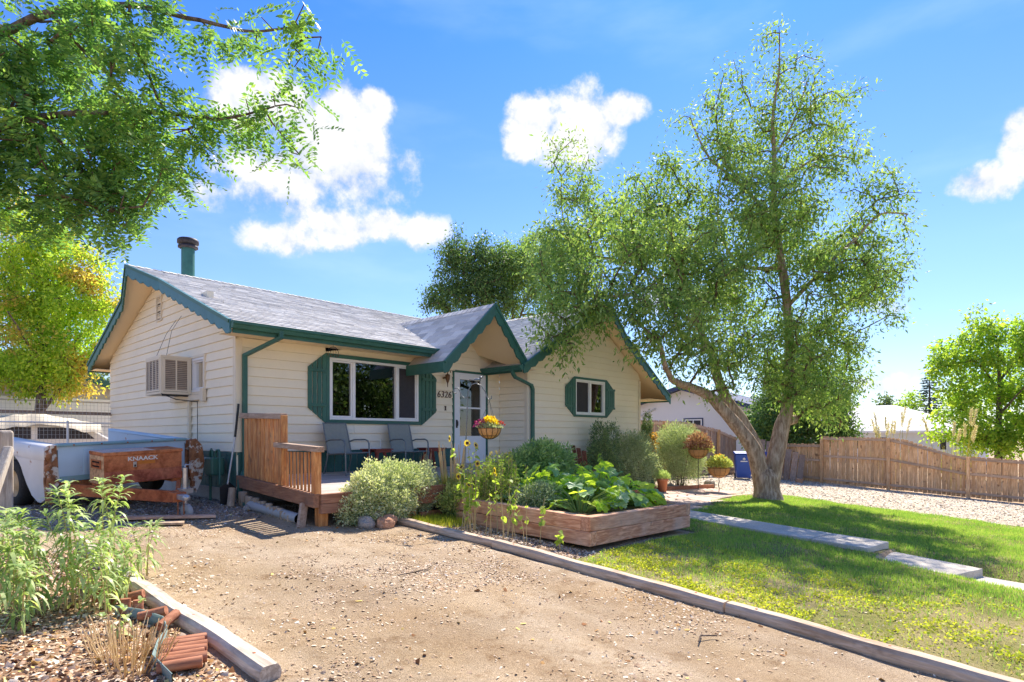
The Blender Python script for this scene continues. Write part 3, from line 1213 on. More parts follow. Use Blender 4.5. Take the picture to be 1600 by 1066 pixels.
def slab_of(poly, zf, top, bot):
    """prism between zf-top and zf-bot over a plan outline"""
    n = len(poly)
    vs = [(s, t, zf(s, t) - top) for s, t in poly] + [(s, t, zf(s, t) - bot) for s, t in poly]
    fs = [tuple(range(n)), tuple(range(n, 2 * n))[::-1]]
    for i in range(n):
        j = (i + 1) % n
        fs.append((j, i, n + i, n + j))
    return vs, fs


PL = dict(
    main_front=([(-.32, -.58), (3.805, -.58), (4.02, .0), (12.0, .03), (12.0, 3.7), (-.6, 3.7), (-.36, 2.5)], z_main),
    main_back=([(-.6, 3.7), (12.0, 3.7), (12.0, 7.97), (-.32, 7.97), (-.36, 4.9)], z_main),
    valley=([(5.53, .0), (5.857, -.87), (6.40, .0)], z_main),
    wing_left=([(5.70, -1.25), (7.6, -1.27), (8.74, -1.5), (8.74, 3.7), (6.40, .0), (5.70, .0)], z_wing),
    wing_right=([(8.74, -1.5), (9.9, -1.27), (12.42, -1.25), (12.42, 3.6), (8.74, 3.7)], z_wing),
    entry_left=([(3.47, -1.17), (4.777, -1.27), (4.777, 1.98), (4.02, -.01), (3.47, -.03)], z_entry),
    entry_right=([(4.777, -1.27), (5.857, -1.19), (5.857, -.87), (5.53, .0), (4.777, 1.98)], z_entry))
deckm = MB()
sofm = MB()
for k, (poly, zf) in PL.items():
    a = np.array(poly)
    area = .5 * np.sum(a[:, 0] * np.roll(a[:, 1], -1) - np.roll(a[:, 0], -1) * a[:, 1])
    p = poly if area > 0 else poly[::-1]
    deckm.add(*slab_of(p, zf, .0, .045))
    sofm.add(*slab_of(p, zf, .047, .115))
roof = deckm.build('roof', M['shingle'], house)
sofm.build('soffit', M['soffit'], house)
MB().box(-.30, 3.78, -.552, -.02, 2.735, 2.75).build('eave_soffit', M['soffit'], house)
MB().box(-.30, 3.78, 7.41, 7.94, 2.735, 2.75).build('eave_soffit', M['soffit'], house)
MB().box(5.74, 6.22, -1.22, -.02, 2.60, 2.615).build('eave_soffit', M['soffit'], house)
MB().box(11.27, 12.39, -1.22, .0, 2.17, 2.185).build('eave_soffit', M['soffit'], house)
MB().box(3.50, 3.80, -1.14, -.03, 2.40, 2.412).build('eave_soffit', M['soffit'], house)


def inside(poly, x, y):
    c = np.zeros(len(x), dtype=bool)
    n = len(poly)
    for i in range(n):
        x0, y0 = poly[i]
        x1, y1 = poly[(i + 1) % n]
        if y0 == y1:
            continue
        hit = ((y0 > y) != (y1 > y)) & (x < (x1 - x0) * (y - y0) / (y1 - y0) + x0)
        c ^= hit
    return c


def shingles(poly, zf, along, expo, tabw, others):
    """tabs laid over a plan outline. along: 's' courses run along x and step up in y, 't' the other way"""
    a = np.array(poly)
    lo, hi = a.min(0), a.max(0)
    zs = np.array([zf(*p) for p in poly])
    steps = []
    if along == 's':
        yl = poly[int(zs.argmin())][1]
        yh = poly[int(zs.argmax())][1]
        sl = abs((zf(0, yh) - zf(0, yl)) / (yh - yl))
        run = abs(yh - yl)
    else:
        yl = poly[int(zs.argmin())][0]
        yh = poly[int(zs.argmax())][0]
        sl = abs((zf(yh, 0) - zf(yl, 0)) / (yh - yl))
        run = abs(yh - yl)
    sg = 1 if yh > yl else -1
    cosv = 1 / math.sqrt(1 + sl * sl)
    d = expo * cosv
    V, F = [], []
    n = int(run / d) + 1
    u0, u1 = (lo[0], hi[0]) if along == 's' else (lo[1], hi[1])
    P = np.linspace(0, 1, 3)
    for i in range(n):
        v0 = yl + sg * (i * d - .012)
        v1 = yl + sg * min(i * d + d + .01, run)
        u = u0 - tabw * ((i * .37) % 1.0)
        vm = (v0 + v1) / 2
        while u < u1:
            w = tabw * random.uniform(.75, 1.25)
            ua, ub = max(u, u0), min(u + w, u1)
            u += w
            if ub - ua < .02:
                continue
            # shrink into the outline
            us = np.linspace(ua, ub, 9)
            vmm = np.full(9, vm)
            ok = inside(poly, us, vmm) if along == 's' else inside(poly, vmm, us)
            if not ok.any():
                continue
            ua, ub = us[ok].min(), us[ok].max()
            if ub - ua < .03:
                continue
            cx, cy = ((ua + ub) / 2, vm) if along == 's' else (vm, (ua + ub) / 2)
            zc = zf(cx, cy)
            if any(of(cx, cy) > zc + .01 and inside(op, np.array([cx]), np.array([cy]))[0] for op, of in others):
                continue
            th0 = .014 + random.uniform(0, .006)
            b = len(V)
            j = random.uniform(-.006, .006)
            for (uu, vv, hh) in ((ua + .003, v0 + j, th0), (ub - .003, v0 + j, th0), (ub - .003, v1, .004), (ua + .003, v1, .004), (ua + .003, v0 + j, -.002), (ub - .003, v0 + j, -.002)):
                s, t = (uu, vv) if along == 's' else (vv, uu)
                V.append((s, t, zf(s, t) + hh))
            flip = (sg > 0) == (along == 's')
            top = (b, b + 1, b + 2, b + 3)
            frt = (b + 4, b + 5, b + 1, b)
            F.append(top if flip else top[::-1])
            F.append(frt if flip else frt[::-1])
    return V, F


allp = {k: v for k, v in PL.items()}
SV, SF = [], []
for k in PL:
    if k == 'main_back':
        continue
    poly, zf = PL[k]
    al = 's' if k in ('main_front', 'valley') else 't'
    oth = [allp[q] for q in PL if q != k and PL[q][1] is not zf]
    ex = .135 if 'entry' not in k else .15
    V, F = shingles(poly, zf, al, ex, .30, oth)
    b = len(SV)
    SV += V
    SF += [tuple(i + b for i in f) for f in F]
np_object('shingles', SV, SF, M['shingle'], roof, kind='stuff')
# closes the pocket where the entry roof, wing roof and wall meet
m = MB()
m.add([(5.50, -.004, 3.06), (6.45, -.004, 3.06), (6.45, -.004, 2.60), (5.50, -.004, 2.60), (5.50, -.11, 3.0), (6.45, -.11, 3.0)], [(3, 2, 1, 0)])
m.build('valley_backing', M['siding'], house)
# ridge caps
m = MB()


def caps(p, q, w, sl):
    p, q = Vector(p), Vector(q)
    L = (q - p).length
    d = (q - p).normalized()
    s = Vector((-d.y, d.x, 0)).normalized()
    n = int(L / .15)
    for i in range(n):
        a = p + d * (i * L / n)
        b = p + d * ((i + 1) * L / n + .01)
        for sg in (-1, 1):
            z0, z1 = .028, .016
            vs = [a + Vector((0, 0, z0)), a + s * (sg * w) + Vector((0, 0, z0 - w * sl)), b + s * (sg * w) + Vector((0, 0, z1 - w * sl)), b + Vector((0, 0, z1))]
            vs += [a + Vector((0, 0, 0)), a + s * (sg * w) + Vector((0, 0, -w * sl))]
            f = [(0, 1, 2, 3), (4, 5, 1, 0)]
            m.add(vs, f if sg < 0 else [x[::-1] for x in f])


caps((-.6, 3.7, ZR), (8.7, 3.7, ZR), .13, .379)
caps((4.777, -1.27, 3.85), (4.777, 1.98, 3.85), .11, .97)
caps((8.74, -1.5, ZR), (8.74, 3.6, ZR), .13, .58)
m.build('ridge_cap', M['shingle'], roof, kind='stuff')


def barge(pts, down, nvec, period, amp, mat, thick=.035, name='barge_board'):
    """board under a rake with a cut scalloped lower edge"""
    pts = [Vector(p) for p in pts]
    seg = [(pts[i + 1] - pts[i]).length for i in range(len(pts) - 1)]
    L = sum(seg)
    n = int(L / .02)
    nv = Vector(nvec)
    vs = []
    for i in range(n + 1):
        u = L * i / n
        x = u
        k = 0
        while k < len(seg) - 1 and x > seg[k]:
            x -= seg[k]
            k += 1
        p = pts[k].lerp(pts[k + 1], min(1, x / seg[k]))
        ph = (u / period) % 1.0
        sc = abs(math.sin(math.pi * ph)) * .75 + (.25 if .42 < ph < .58 else 0) - (.35 if ph < .08 or ph > .92 else 0)
        b = down - amp * .5 + amp * sc
        vs += [p + Vector((0, 0, .02)), p - Vector((0, 0, b)), p + nv * thick + Vector((0, 0, .02)), p + nv * thick - Vector((0, 0, b))]
    fs = []
    for i in range(n):
        a, c = 4 * i, 4 * i + 4
        fs += [(a, c, c + 1, a + 1), (a + 2, a + 3, c + 3, c + 2), (a, a + 2, c + 2, c), (a + 1, c + 1, c + 3, a + 3)]
    fs += [(0, 1, 3, 2), (4 * n, 4 * n + 2, 4 * n + 3, 4 * n + 1)]
    m = MB()
    m.add(vs, fs)
    o = m.build(name, mat, house)
    t = MB()
    for i in range(len(pts) - 1):
        t.beam(pts[i] + nv * (thick + .012) - Vector((0, 0, .01)), pts[i + 1] + nv * (thick + .012) - Vector((0, 0, .01)), .022, .055)
    t.build('drip_trim', M['green'], o)
    return o


barge([(-.32, -.58, ZE), (-.36, 2.5, z_main(0, 2.5)), (-.6, 3.70, ZR)], .215, (-1, 0, 0), .30, .045, M['teal'])
barge([(-.6, 3.70, ZR), (-.36, 4.9, z_main(0, 4.9)), (-.32, 7.97, ZE)], .215, (-1, 0, 0), .30, .045, M['green'])
barge([(3.47, -1.17, 2.543), (4.777, -1.27, 3.85)], .26, (0, -1, 0), .30, .05, M['green'])
barge([(4.777, -1.27, 3.85), (5.857, -1.19, 2.77)], .26, (0, -1, 0), .30, .05, M['green'])
barge([(5.70, -1.25, 2.676), (7.6, -1.27, z_wing(7.6, 0)), (8.74, -1.5, ZR)], .22, (0, -1, 0), .30, .045, M['green'])
barge([(8.74, -1.5, ZR), (9.9, -1.27, z_wing(9.9, 0)), (12.42, -1.25, z_wing(12.42, 0))], .22, (0, -1, 0), .30, .045, M['teal'])

# fascias and gutters
MB().box(-.30, 3.79, -.582, -.553, 2.70, 2.86).build('fascia', M['green'], house)
MB().box(-.32, 11.9, 7.94, 7.97, 2.70, 2.86).build('fascia', M['green'], house)
MB().box(3.435, 3.468, -1.205, -.03, 2.34, 2.55).build('fascia', M['green'], house)
MB().box(5.70, 5.73, -1.21, .0, 2.52, 2.66).build('fascia', M['green'], house)
MB().box(12.40, 12.43, -1.21, 3.6, 2.13, 2.29).build('fascia', M['green'], house)


def gutter(a, b, out, z, mat, w=.115, h=.11):
    a, b, o = Vector(a), Vector(b), Vector(out)
    prof = [(0, 0), (0, -h), (w * .62, -h), (w * .78, -h * .55), (w, -h * .35), (w, 0), (w - .012, 0), (w - .012, -h * .3), (w * .6, -h + .01), (.008, -h + .01), (.008, 0)]
    vs = [a + o * p + Vector((0, 0, q)) for p, q in prof] + [b + o * p + Vector((0, 0, q)) for p, q in prof]
    n = len(prof)
    fs = [(i, (i + 1) % n, n + (i + 1) % n, n + i) for i in range(n)]
    vs += [a + o * 0, a + o * w, a + o * w + Vector((0, 0, -h * .4)), a + o * w * .6 + Vector((0, 0, -h)), a + Vector((0, 0, -h)),
           b + o * 0, b + o * w, b + o * w + Vector((0, 0, -h * .4)), b + o * w * .6 + Vector((0, 0, -h)), b + Vector((0, 0, -h))]
    fs += [tuple(range(2 * n, 2 * n + 5)), tuple(range(2 * n + 5, 2 * n + 10))]
    m = MB()
    m.add(vs, fs)
    return m.build('gutter', mat, house)


gutter((-.34, -.584, 2.872), (3.80, -.584, 2.872), (0, -1, 0), 0, M['green'])
gutter((5.698, -.02, 2.668), (5.698, -1.27, 2.668), (-1, 0, 0), 0, M['green'])


def downspout(pts, mat, w=.075, d=.055, name='downspout'):
    m = MB()
    for i in range(len(pts) - 1):
        p, q = Vector(pts[i]), Vector(pts[i + 1])
        e = (q - p).normalized() * .02
        m.beam(p - e, q + e, w, d, up=(0, 1, 0) if abs((q - p).normalized().z) > .6 else (0, 0, 1))
    return m.build(name, mat, house, bevel=.006)


downspout([(.44, -.645, 2.79), (.44, -.645, 2.70), (.10, -.075, 2.43), (.10, -.075, .52), (-.03, -.20, .37), (-.06, -.25, .12), (-.11, -.62, .0)], M['green'])
downspout([(5.66, -.99, 2.60), (5.66, -.99, 2.50), (5.75, -.98, 2.42), (6.30, -.985, 2.27), (6.36, -.975, 2.18), (6.36, -.975, .05)], M['green'], .085)

# louvred attic vent
m = MB()
ring(m, mp_left, 3.56, 3.88, 3.47, 4.0, .03, .005, .04)
v = m.build('attic_vent', M['cream_trim'], house)
for k in range(9):
    z = 3.52 + k * .051
    b = MB()
    vs = [mp_left(3.59, .012, z + .035), mp_left(3.85, .012, z + .035), mp_left(3.85, .038, z), mp_left(3.59, .038, z),
          mp_left(3.59, .012, z + .040), mp_left(3.85, .012, z + .040), mp_left(3.85, .038, z + .006), mp_left(3.59, .038, z + .006)]
    b.add(vs, [(0, 3, 2, 1), (4, 5, 6, 7), (0, 1, 5, 4), (1, 2, 6, 5), (2, 3, 7, 6), (3, 0, 4, 7)])
    b.build('louvre', M['cream_trim'], v)
mbox(MB(), mp_left, 3.59, 3.85, .0065, .0105, 3.50, 3.97).build('vent_back', M['dark_gap'], v)

# flue and roof vent
m = MB()
m.lathe([(.135, 0), (.135, 1.05)], 24, (.66, 4.10, 4.2))
fl = m.build('flue', M['chimney'], house)
m = MB()
m.lathe([(.15, 1.0), (.20, 1.02), (.20, 1.06), (.15, 1.08), (.15, 1.10), (.215, 1.115), (.215, 1.19), (.19, 1.215), (.001, 1.23)], 24, (.66, 4.10, 4.2))
m.build('flue_cap', M['flue_cap'], fl)
m = MB()
m.box(8.80, 8.96, 4.3, 4.46, 4.2, 4.78)
m.box(8.75, 9.01, 4.25, 4.51, 4.78, 5.12)
m.build('roof_vent', M['chimney'], house, bevel=.01)
# small light on the side wall soffit edge: timber ledge below the cooler window
m = MB()
m.beam((-.06, 2.9, 1.80), (-.06, 1.28, 1.80), .05, .10)
m.box(-.09, -.025, 1.22, 1.36, 1.72, 1.95)
m.beam((-.045, 1.98, .85), (-.045, 1.98, 1.75), .05, .08, up=(0, 1, 0))
m.build('window_ledge', M['cream_trim'], house, bevel=.004)

# ================================================================== THINGS ABOUT THE HOUSE
def rmat(rx, ry, rz):
    return Matrix.Rotation(rz, 4, 'Z') @ Matrix.Rotation(ry, 4, 'Y') @ Matrix.Rotation(rx, 4, 'X')


# evaporative cooler in the side window
cooler = thing('window_cooler', 'boxy beige evaporative cooler with rusty louvred panels hung in the side window', 'cooler', (-.32, 2.32, 1.86))
m = MB()
m.box(-.235, .285, -.42, .42, .0, .045)
m.box(-.235, .285, -.42, .42, .655, .70)
for x, y in ((-.235, -.42), (-.235, .375), (.24, -.42), (.24, .375)):
    m.box(x, x + .045, y, y + .045, .045, .655)
body = m.build('casing', M['cream_trim'], cooler, bevel=.004)
MB().box(-.19, .24, -.375, .375, .046, .654).build('pad_core', M['interior'], cooler)


def louvre_panel(x0, x1, y0, y1, face):
    fr = MB()
    if face == 'y':
        ring(fr, lambda a, o, z: (a, y0 - o, z), x0, x1, .05, .65, .03, -.004, .010)
        mbox(fr, lambda a, o, z: (a, y0 - o, z), (x0 + x1) / 2 - .012, (x0 + x1) / 2 + .012, -.003, .009, .08, .62)
    else:
        ring(fr, lambda a, o, z: (x0 - o, a, z), y0, y1, .05, .65, .03, -.004, .010)
        for k in range(1, 4):
            yy = y0 + (y1 - y0) * k / 4
            mbox(fr, lambda a, o, z: (x0 - o, a, z), yy - .01, yy + .01, -.003, .009, .08, .62)
    p = fr.build('grille', M['cream_trim'], cooler)
    for k in range(16):
        z = .085 + k * .034
        s = MB()
        if face == 'y':
            s.add([(x0 + .03, y0 + .012, z + .028), (x1 - .03, y0 + .012, z + .028), (x1 - .03, y0 - .004, z), (x0 + .03, y0 - .004, z),
                   (x0 + .03, y0 + .016, z + .028), (x1 - .03, y0 + .016, z + .028), (x1 - .03, y0, z), (x0 + .03, y0, z)],
                  [(0, 1, 2, 3), (7, 6, 5, 4), (2, 6, 7, 3), (0, 4, 5, 1)])
        else:
            s.add([(x0 + .012, y0 + .03, z + .028), (x0 + .012, y1 - .03, z + .028), (x0 - .004, y1 - .03, z), (x0 - .004, y0 + .03, z),
                   (x0 + .016, y0 + .03, z + .028), (x0 + .016, y1 - .03, z + .028), (x0, y1 - .03, z), (x0, y0 + .03, z)],
                  [(3, 2, 1, 0), (4, 5, 6, 7), (3, 7, 6, 2), (1, 5, 4, 0)])
        s.build('louvre', M['louvre'] if 'louvre' in M else M['cream_trim'], p)


M['louvre'] = paint('rust stained louvre', (.52, .42, .32), .6, .2, .5, (.30, .14, .06), 6)
louvre_panel(-.19, .24, -.42, 0, 'y')
louvre_panel(-.235, 0, -.375, .375, 'x')
m = MB()
m.tube([(-.1, -.30, .71), (.05, -.1, 1.2), (.30, .15, 1.55)], .004, 5)
m.tube([(-.1, .3, .71), (.1, .35, 1.2), (.30, .45, 1.5)], .004, 5)
m.build('hanging_wire', M['black'], cooler)
m = MB()
m.beam((-.2, -.38, -.02), (.285, -.38, -.02), .03, .03)
m.tube([(-.22, -.40, 0), (0, -.5, -.10), (.27, -.75, -.14)], .009, 5)
m.tube([(.27, -.75, -.12), (.27, -.76, -1.1)], .006, 5)
m.build('water_line', M['black'], cooler)

# gas meter
gm = thing('gas_meter', 'green gas meter with grey regulator and looped pipes against the green skirt', 'gas meter', (-.20, .42, 0))
m = MB()
m.box(-.10, .12, -.15, .15, .44, .74)
m.build('meter_body', M['green'], gm, bevel=.03)
m = MB()
m.lathe([(.001, .0), (.075, .0), (.085, .03), (.085, .05), (.05, .07), (.001, .075)], 14, (0, .30, .66))
m.tube([(0, .30, .66), (0, .31, .55), (-.02, .30, .42)], .022, 8)
m.build('regulator', M['meter_grey'], gm)
m = MB()
m.tube([(.0, -.08, .72), (.0, -.08, .82), (.0, -.12, .86), (.0, -.20, .86), (.0, -.24, .82), (.0, -.24, .30)], .02, 8)
m.tube([(0, .07, .72), (0, .07, .84), (0, .11, .87), (0, .15, .84), (0, .15, .30), (0, .15, -.02)], .022, 8)
m.tube([(0, .15, .52), (0, .30, .60)], .02, 8)
m.build('pipe', M['green'], gm)

# long handled shovel leaning on the corner
sh = thing('shovel', 'long handled black shovel leaning against the house corner by the downspout', 'shovel', (-.22, -.18, 0))
m = MB()
m.tube([(0, 0, .32), (.135, .03, 1.10)], .014, 8)
m.build('handle', M['meter_grey'], sh)
m = MB()
m.tube([(.13, .03, 1.08), (.19, .04, 1.62)], .019, 8)
m.build('grip', M['black'], sh)
m = MB()
m.add([(-.12, -.02, .0), (.0, -.03, -.02), (.12, .0, .0), (.12, .02, .28), (.02, .0, .36), (-.12, .0, .28)], [(0, 1, 4, 5), (1, 2, 3, 4)])
m.add([(-.12, -.012, .0), (.0, -.022, -.02), (.12, .008, .0), (.12, .028, .28), (.02, .008, .36), (-.12, .008, .28)], [(5, 4, 1, 0), (4, 3, 2, 1)])
m.build('blade', M['black'], sh)

# wind chime under the eave
wc = thing('wind_chime', 'small dark metal wind chime hanging below the gutter beside the shutter', 'wind chime', (1.42, -.60, 2.72))
m = MB()
m.tube([(0, 0, 0), (0, 0, -.06)], .003, 4)
arc = [(.10 * math.cos(a), 0, -.16 + .10 * math.sin(a)) for a in np.linspace(0, math.pi, 12)]
m.tube(arc, .005, 5)
arc = [(.055 * math.cos(a), 0, -.16 + .075 * math.sin(a)) for a in np.linspace(0, math.pi, 12)]
m.tube(arc, .004, 5)
m.build('frame', M['black'], wc)
for k in range(5):
    x = -.10 + k * .05
    m = MB()
    m.tube([(x, 0, -.13), (x, 0, -.18 - .02 * (k % 2))], .0015, 4)
    m.lathe([(.001, 0), (.008, -.004), (.014, -.03), (.016, -.035)], 8, (x, 0, -.18 - .02 * (k % 2)))
    m.build('bell', M['bronze'], wc)

# ---------------------------------------------------------------- porch deck
def dz(y): return .43 + .06 * y


deck = thing('porch_deck', 'low wooden porch deck with stained cedar railing at its near end', 'deck', (0, 0, 0))
for k in range(18):
    y = -.03 - k * .14
    m = MB()
    m.add([(.03, y - .135, dz(y - .135) - .03), (6.2, y - .135, dz(y - .135) - .03), (6.2, y, dz(y) - .03), (.03, y, dz(y) - .03),
           (.03, y - .135, dz(y - .135)), (6.2, y - .135, dz(y - .135)), (6.2, y, dz(y)), (.03, y, dz(y))],
          [(0, 3, 2, 1), (4, 5, 6, 7), (0, 1, 5, 4), (1, 2, 6, 5), (2, 3, 7, 6), (3, 0, 4, 7)])
    m.build('deck_board', M['deck'], deck)
m = MB()
m.beam((-.02, -.12, dz(-.12) - .06), (-.02, -2.60, dz(-2.6) - .06), .09, .19)
m.build('rim_beam', M['cedar_h'], deck, bevel=.008)
M['cedar_x'] = wood('stained front beam', (.24, .095, .05), (.38, .18, .10), (1, 9, 9), .7, knots=.4, objvar=.12, weather=(.25, .17, .13), wfac=.4)
for k, (z0, z1) in enumerate(((-.10, .03), (-.24, -.105))):
    m = MB()
    m.box(.03, 6.2, -2.64, -2.555, dz(-2.6) + z0, dz(-2.6) + z1)
    m.build('rim_beam', M['cedar_x'], deck, bevel=.006)
for x in (.06, 1.6, 3.2, 4.8):
    m = MB()
    m.box(x, x + .14, -2.52, -2.40, -.35, dz(-2.5) - .12)
    m.build('deck_post', M['cedar'], deck, bevel=.006)
# tall screen of slats then low balustrade
for k in range(8):
    y = -.30 - k * .148
    m = MB()
    m.box(-.008, .016, y - .120, y, dz(y) + .03, 1.375)
    m.build('slat', M['cedar'], deck, bevel=.004)
m = MB()
m.box(-.045, .055, -1.64, -1.53, dz(-1.6) + .02, 1.40)
m.build('rail_post', M['cedar'], deck, bevel=.006)
m = MB()
m.beam((0.0, -.22, 1.425), (0.0, -1.62, 1.385), .11, .085)
m.build('rail_cap', M['grey_wood'], deck, bevel=.008)
for k in range(8):
    y = -1.71 - k * .102
    m = MB()
    m.box(-.006, .014, y - .048, y, dz(y) + .03, .87)
    m.build('slat', M['cedar'], deck, bevel=.004)
m = MB()
m.box(-.05, .05, -2.60, -2.50, dz(-2.55) + .02, .885)
m.build('rail_post', M['cedar'], deck, bevel=.006)
m = MB()
m.beam((0.0, -1.42, .965), (0.0, -2.66, .912), .125, .075)
m.build('rail_cap', M['grey_wood'], deck, bevel=.008)

# row of half logs tucked under the rim beam
edge = thing('log_edging', 'row of upright weathered half logs standing below the deck rim beam', 'edging', (-.09, -.40, 0))
for k in range(16):
    y = -k * .108
    h = .245 - .009 * k + random.uniform(-.035, .02)
    m = MB()
    m.lathe([(.001, -.1), (.05, -.1), (.052, h - .01), (.045, h), (.001, h + .002)], 10, (random.uniform(-.01, .01), y, gz(0, y - .4)))
    m.build('half_log', M['half_log'], edge)
lb = thing('timber_offcut', 'short grey timber offcut leaning against the deck corner', 'timber', (-.06, -2.36, gz(0, -2.4)))
MB().beam((-.12, -.10, -.01), (.0, .03, .30), .11, .05, up=(0, 1, .3)).build('board', M['grey_wood'], lb, bevel=.004)
lb = thing('timber_offcut', 'short split log leaning on the house corner behind the downspout', 'timber', (-.24, -.36, 0))
MB().tube([(-.02, -.03, -.02), (.03, .03, .27)], [.06, .055], 8).build('log', M['half_log'], lb)

# grey drain pipe at the foot of the downspout
dp = thing('drain_pipe', 'grey corrugated drain pipe lying along the ground at the downspout foot', 'pipe', (0, 0, 0))
pts, rr = [], []
for i in range(70):
    f = i / 69
    pts.append((-.13 + .04 * math.sin(f * 2) + .02 * f, -.80 - f * 1.42, gz(0, -.80 - f * 1.42) + .075))
    rr.append(.066 + (.007 if i % 2 else 0))
MB().tube(pts, rr, 16, cap=False).build('hose', M['pipe'], dp)
MB().tube(pts, [r - .01 for r in rr], 16, cap=False).build('bore', M['dark_gap'], dp)


# ---------------------------------------------------------------- porch furniture
def make_chair(label):
    t = thing('patio_chair', label, 'chair', group='sling chairs on the porch')
    for s in (-1, 1):
        x = s * .27
        m = MB()      # front leg sweeping into the arm
        m.tube([(x, -.30, 0), (x, -.29, .30), (x, -.28, .56), (x, -.25, .61), (x, -.18, .635), (x, .12, .63), (x, .24, .60)], .014, 8)
        m.build('leg', M['chair_metal'], t)
        m = MB()      # rear leg and back upright
        m.tube([(x, .30, 0), (x, .20, .30), (x * .96, .20, .42), (x * .96, .27, .70), (x * .93, .34, .94)], .014, 8)
        m.build('leg', M['chair_metal'], t)
    m = MB()
    m.tube([(-.26, -.28, .40), (.26, -.28, .40)], .013, 8)
    m.tube([(-.26, .20, .37), (.26, .20, .37)], .013, 8)
    m.tube([(-.25, .34, .93), (.25, .34, .93)], .013, 8)
    m.tube([(-.26, -.28, .40), (-.26, .20, .37)], .013, 8)
    m.tube([(.26, -.28, .40), (.26, .20, .37)], .013, 8)
    m.build('frame', M['chair_metal'], t)
    m = MB()
    prof = [(-.28, .41), (-.1, .385), (.1, .375), (.19, .40), (.235, .55), (.285, .75), (.335, .93)]
    vs = []
    for y, z in prof:
        vs += [(-.245, y, z), (0, y - .004, z - .015), (.245, y, z)]
    n = len(prof)
    f1 = []
    for i in range(n - 1):
        for j in (0, 1):
            f1.append((3 * i + j, 3 * i + j + 1, 3 * i + 4 + j, 3 * i + 3 + j))
    m.add(vs, f1, True)
    m.add([(x, y + .004, z - .004) for x, y, z in vs], [f[::-1] for f in f1], True)
    m.build('sling', M['sling'], t)
    return t


ch = make_chair('grey sling chair nearest the tall cedar rail on the porch')
ch.location = (1.72, -.55, dz(-.55))
ch.rotation_euler = (R(0), 0, R(8))
copy_tree(ch, (3.12, -.52, dz(-.52)), R(-2), 'grey sling chair between the red table and the sunflowers on the porch')

tb = thing('side_table', 'small red wooden side table with splayed legs between the sling chairs', 'table', (2.45, -.42, dz(-.42)), R(10))
for k in range(5):
    y = -.17 + k * .086
    MB().box(-.23, .23, y - .04, y + .04, .43, .45).build('slat', M['red_wood'], tb, bevel=.003)
for sx in (-1, 1):
    for sy in (-1, 1):
        MB().beam((sx * .20, sy * .16, 0), (sx * .07, sy * .10, .43), .05, .03, up=(0, 1, 0)).build('leg', M['red_wood'], tb)
m = MB()
m.box(-.20, .20, -.18, -.155, .38, .428)
m.box(-.20, .20, .155, .18, .38, .428)
m.build('apron', M['red_wood'], tb)
tb2 = copy_tree(tb, (3.82, -.40, dz(-.4)), R(-5), 'small red wooden side table beside the dry grass stems near the door')
# white wire ornament on the table
wo = thing('wire_ornament', 'thin white wire ornament standing on the red side table', 'ornament', (2.42, -.42, dz(-.42) + .451))
m = MB()
m.tube([(-.14, 0, 0), (-.16, 0, .13)], .004, 5)
m.tube([(-.14, 0, 0), (-.02, .02, .02), (.1, 0, .0), (.13, 0, .1), (.06, .01, .16)], .004, 5)
m.tube([(-.05, 0, 0), (-.12, -.02, .1)], .004, 5)
m.tube([(.1, 0, .0), (.12, 0, .17)], .005, 5)
m.tube([(-.15, 0, .004), (.13, 0, .004)], .006, 5)
m.build('wire', M['white'], wo)

# wooden adirondack chair by the wing
ad = thing('adirondack_chair', 'brown slatted garden chair half hidden behind the bushes at the wing wall', 'chair', (7.50, -1.55, gz(7.5, -1.5)), R(100))
for k in range(5):
    x = -.24 + k * .12
    MB().beam((x * .8, .10, .32), (x * 1.15, .48, 1.20 - abs(k - 2) * .06), .105, .02, up=(0, -1, .5)).build('backrest_slat', M['adirondack'], ad, bevel=.003)
for k in range(5):
    y = -.40 + k * .11
    MB().box(-.28, .28, y, y + .095, .40 - k * .02, .42 - k * .02).build('seat_slat', M['adirondack'], ad)
for s in (-1, 1):
    MB().box(s * .34 - .07, s * .34 + .07, -.46, .30, .60, .622).build('arm', M['adirondack'], ad, bevel=.004)
    MB().box(s * .31 - .02, s * .31 + .02, -.42, -.32, 0, .60).build('leg', M['adirondack'], ad)
    MB().beam((s * .29, -.38, .36), (s * .29, .46, .05), .03, .12).build('leg', M['adirondack'], ad)

# ---------------------------------------------------------------- trailer made of a pickup bed
TR = (R(4.2), R(-2.6), R(11))
tr = thing('utility_trailer', 'old trailer made from a rusty pale blue and white pickup bed', 'trailer', (-1.48, .35, .02), rot=TR)
bw, bl, zt, zb = .88, 2.44, 1.00, .48
m = MB()
m.box(-bw, bw, 0, .03, zb, zt - .03)
bh = m.build('front_panel', M['bed_blue'], tr, bevel=.006)
MB().box(-bw + .01, bw - .01, -.020, -.0125, zb + .005, zb + .075).build('lower_strip', M['bed_teal'], bh)
for x in (-.7, -.35, .0, .35, .7):
    MB().sphere((x, -.037, zt - .012), (.012, .008, .012), 8, 5).build('bolt', M['rust'], bh)
m = MB()
m.box(-bw, bw, -.012, .0, zb + .01, zb + .06)
for x in (-.55, 0, .55):
    m.box(x - .02, x + .02, -.010, .0, zb + .08, zt - .08)
m.build('rib', M['bed_blue'], bh)
MB().box(-bw - .02, bw + .02, -.035, .05, zt - .03, zt + .012).build('top_rail', M['bed_teal'], tr, bevel=.012)
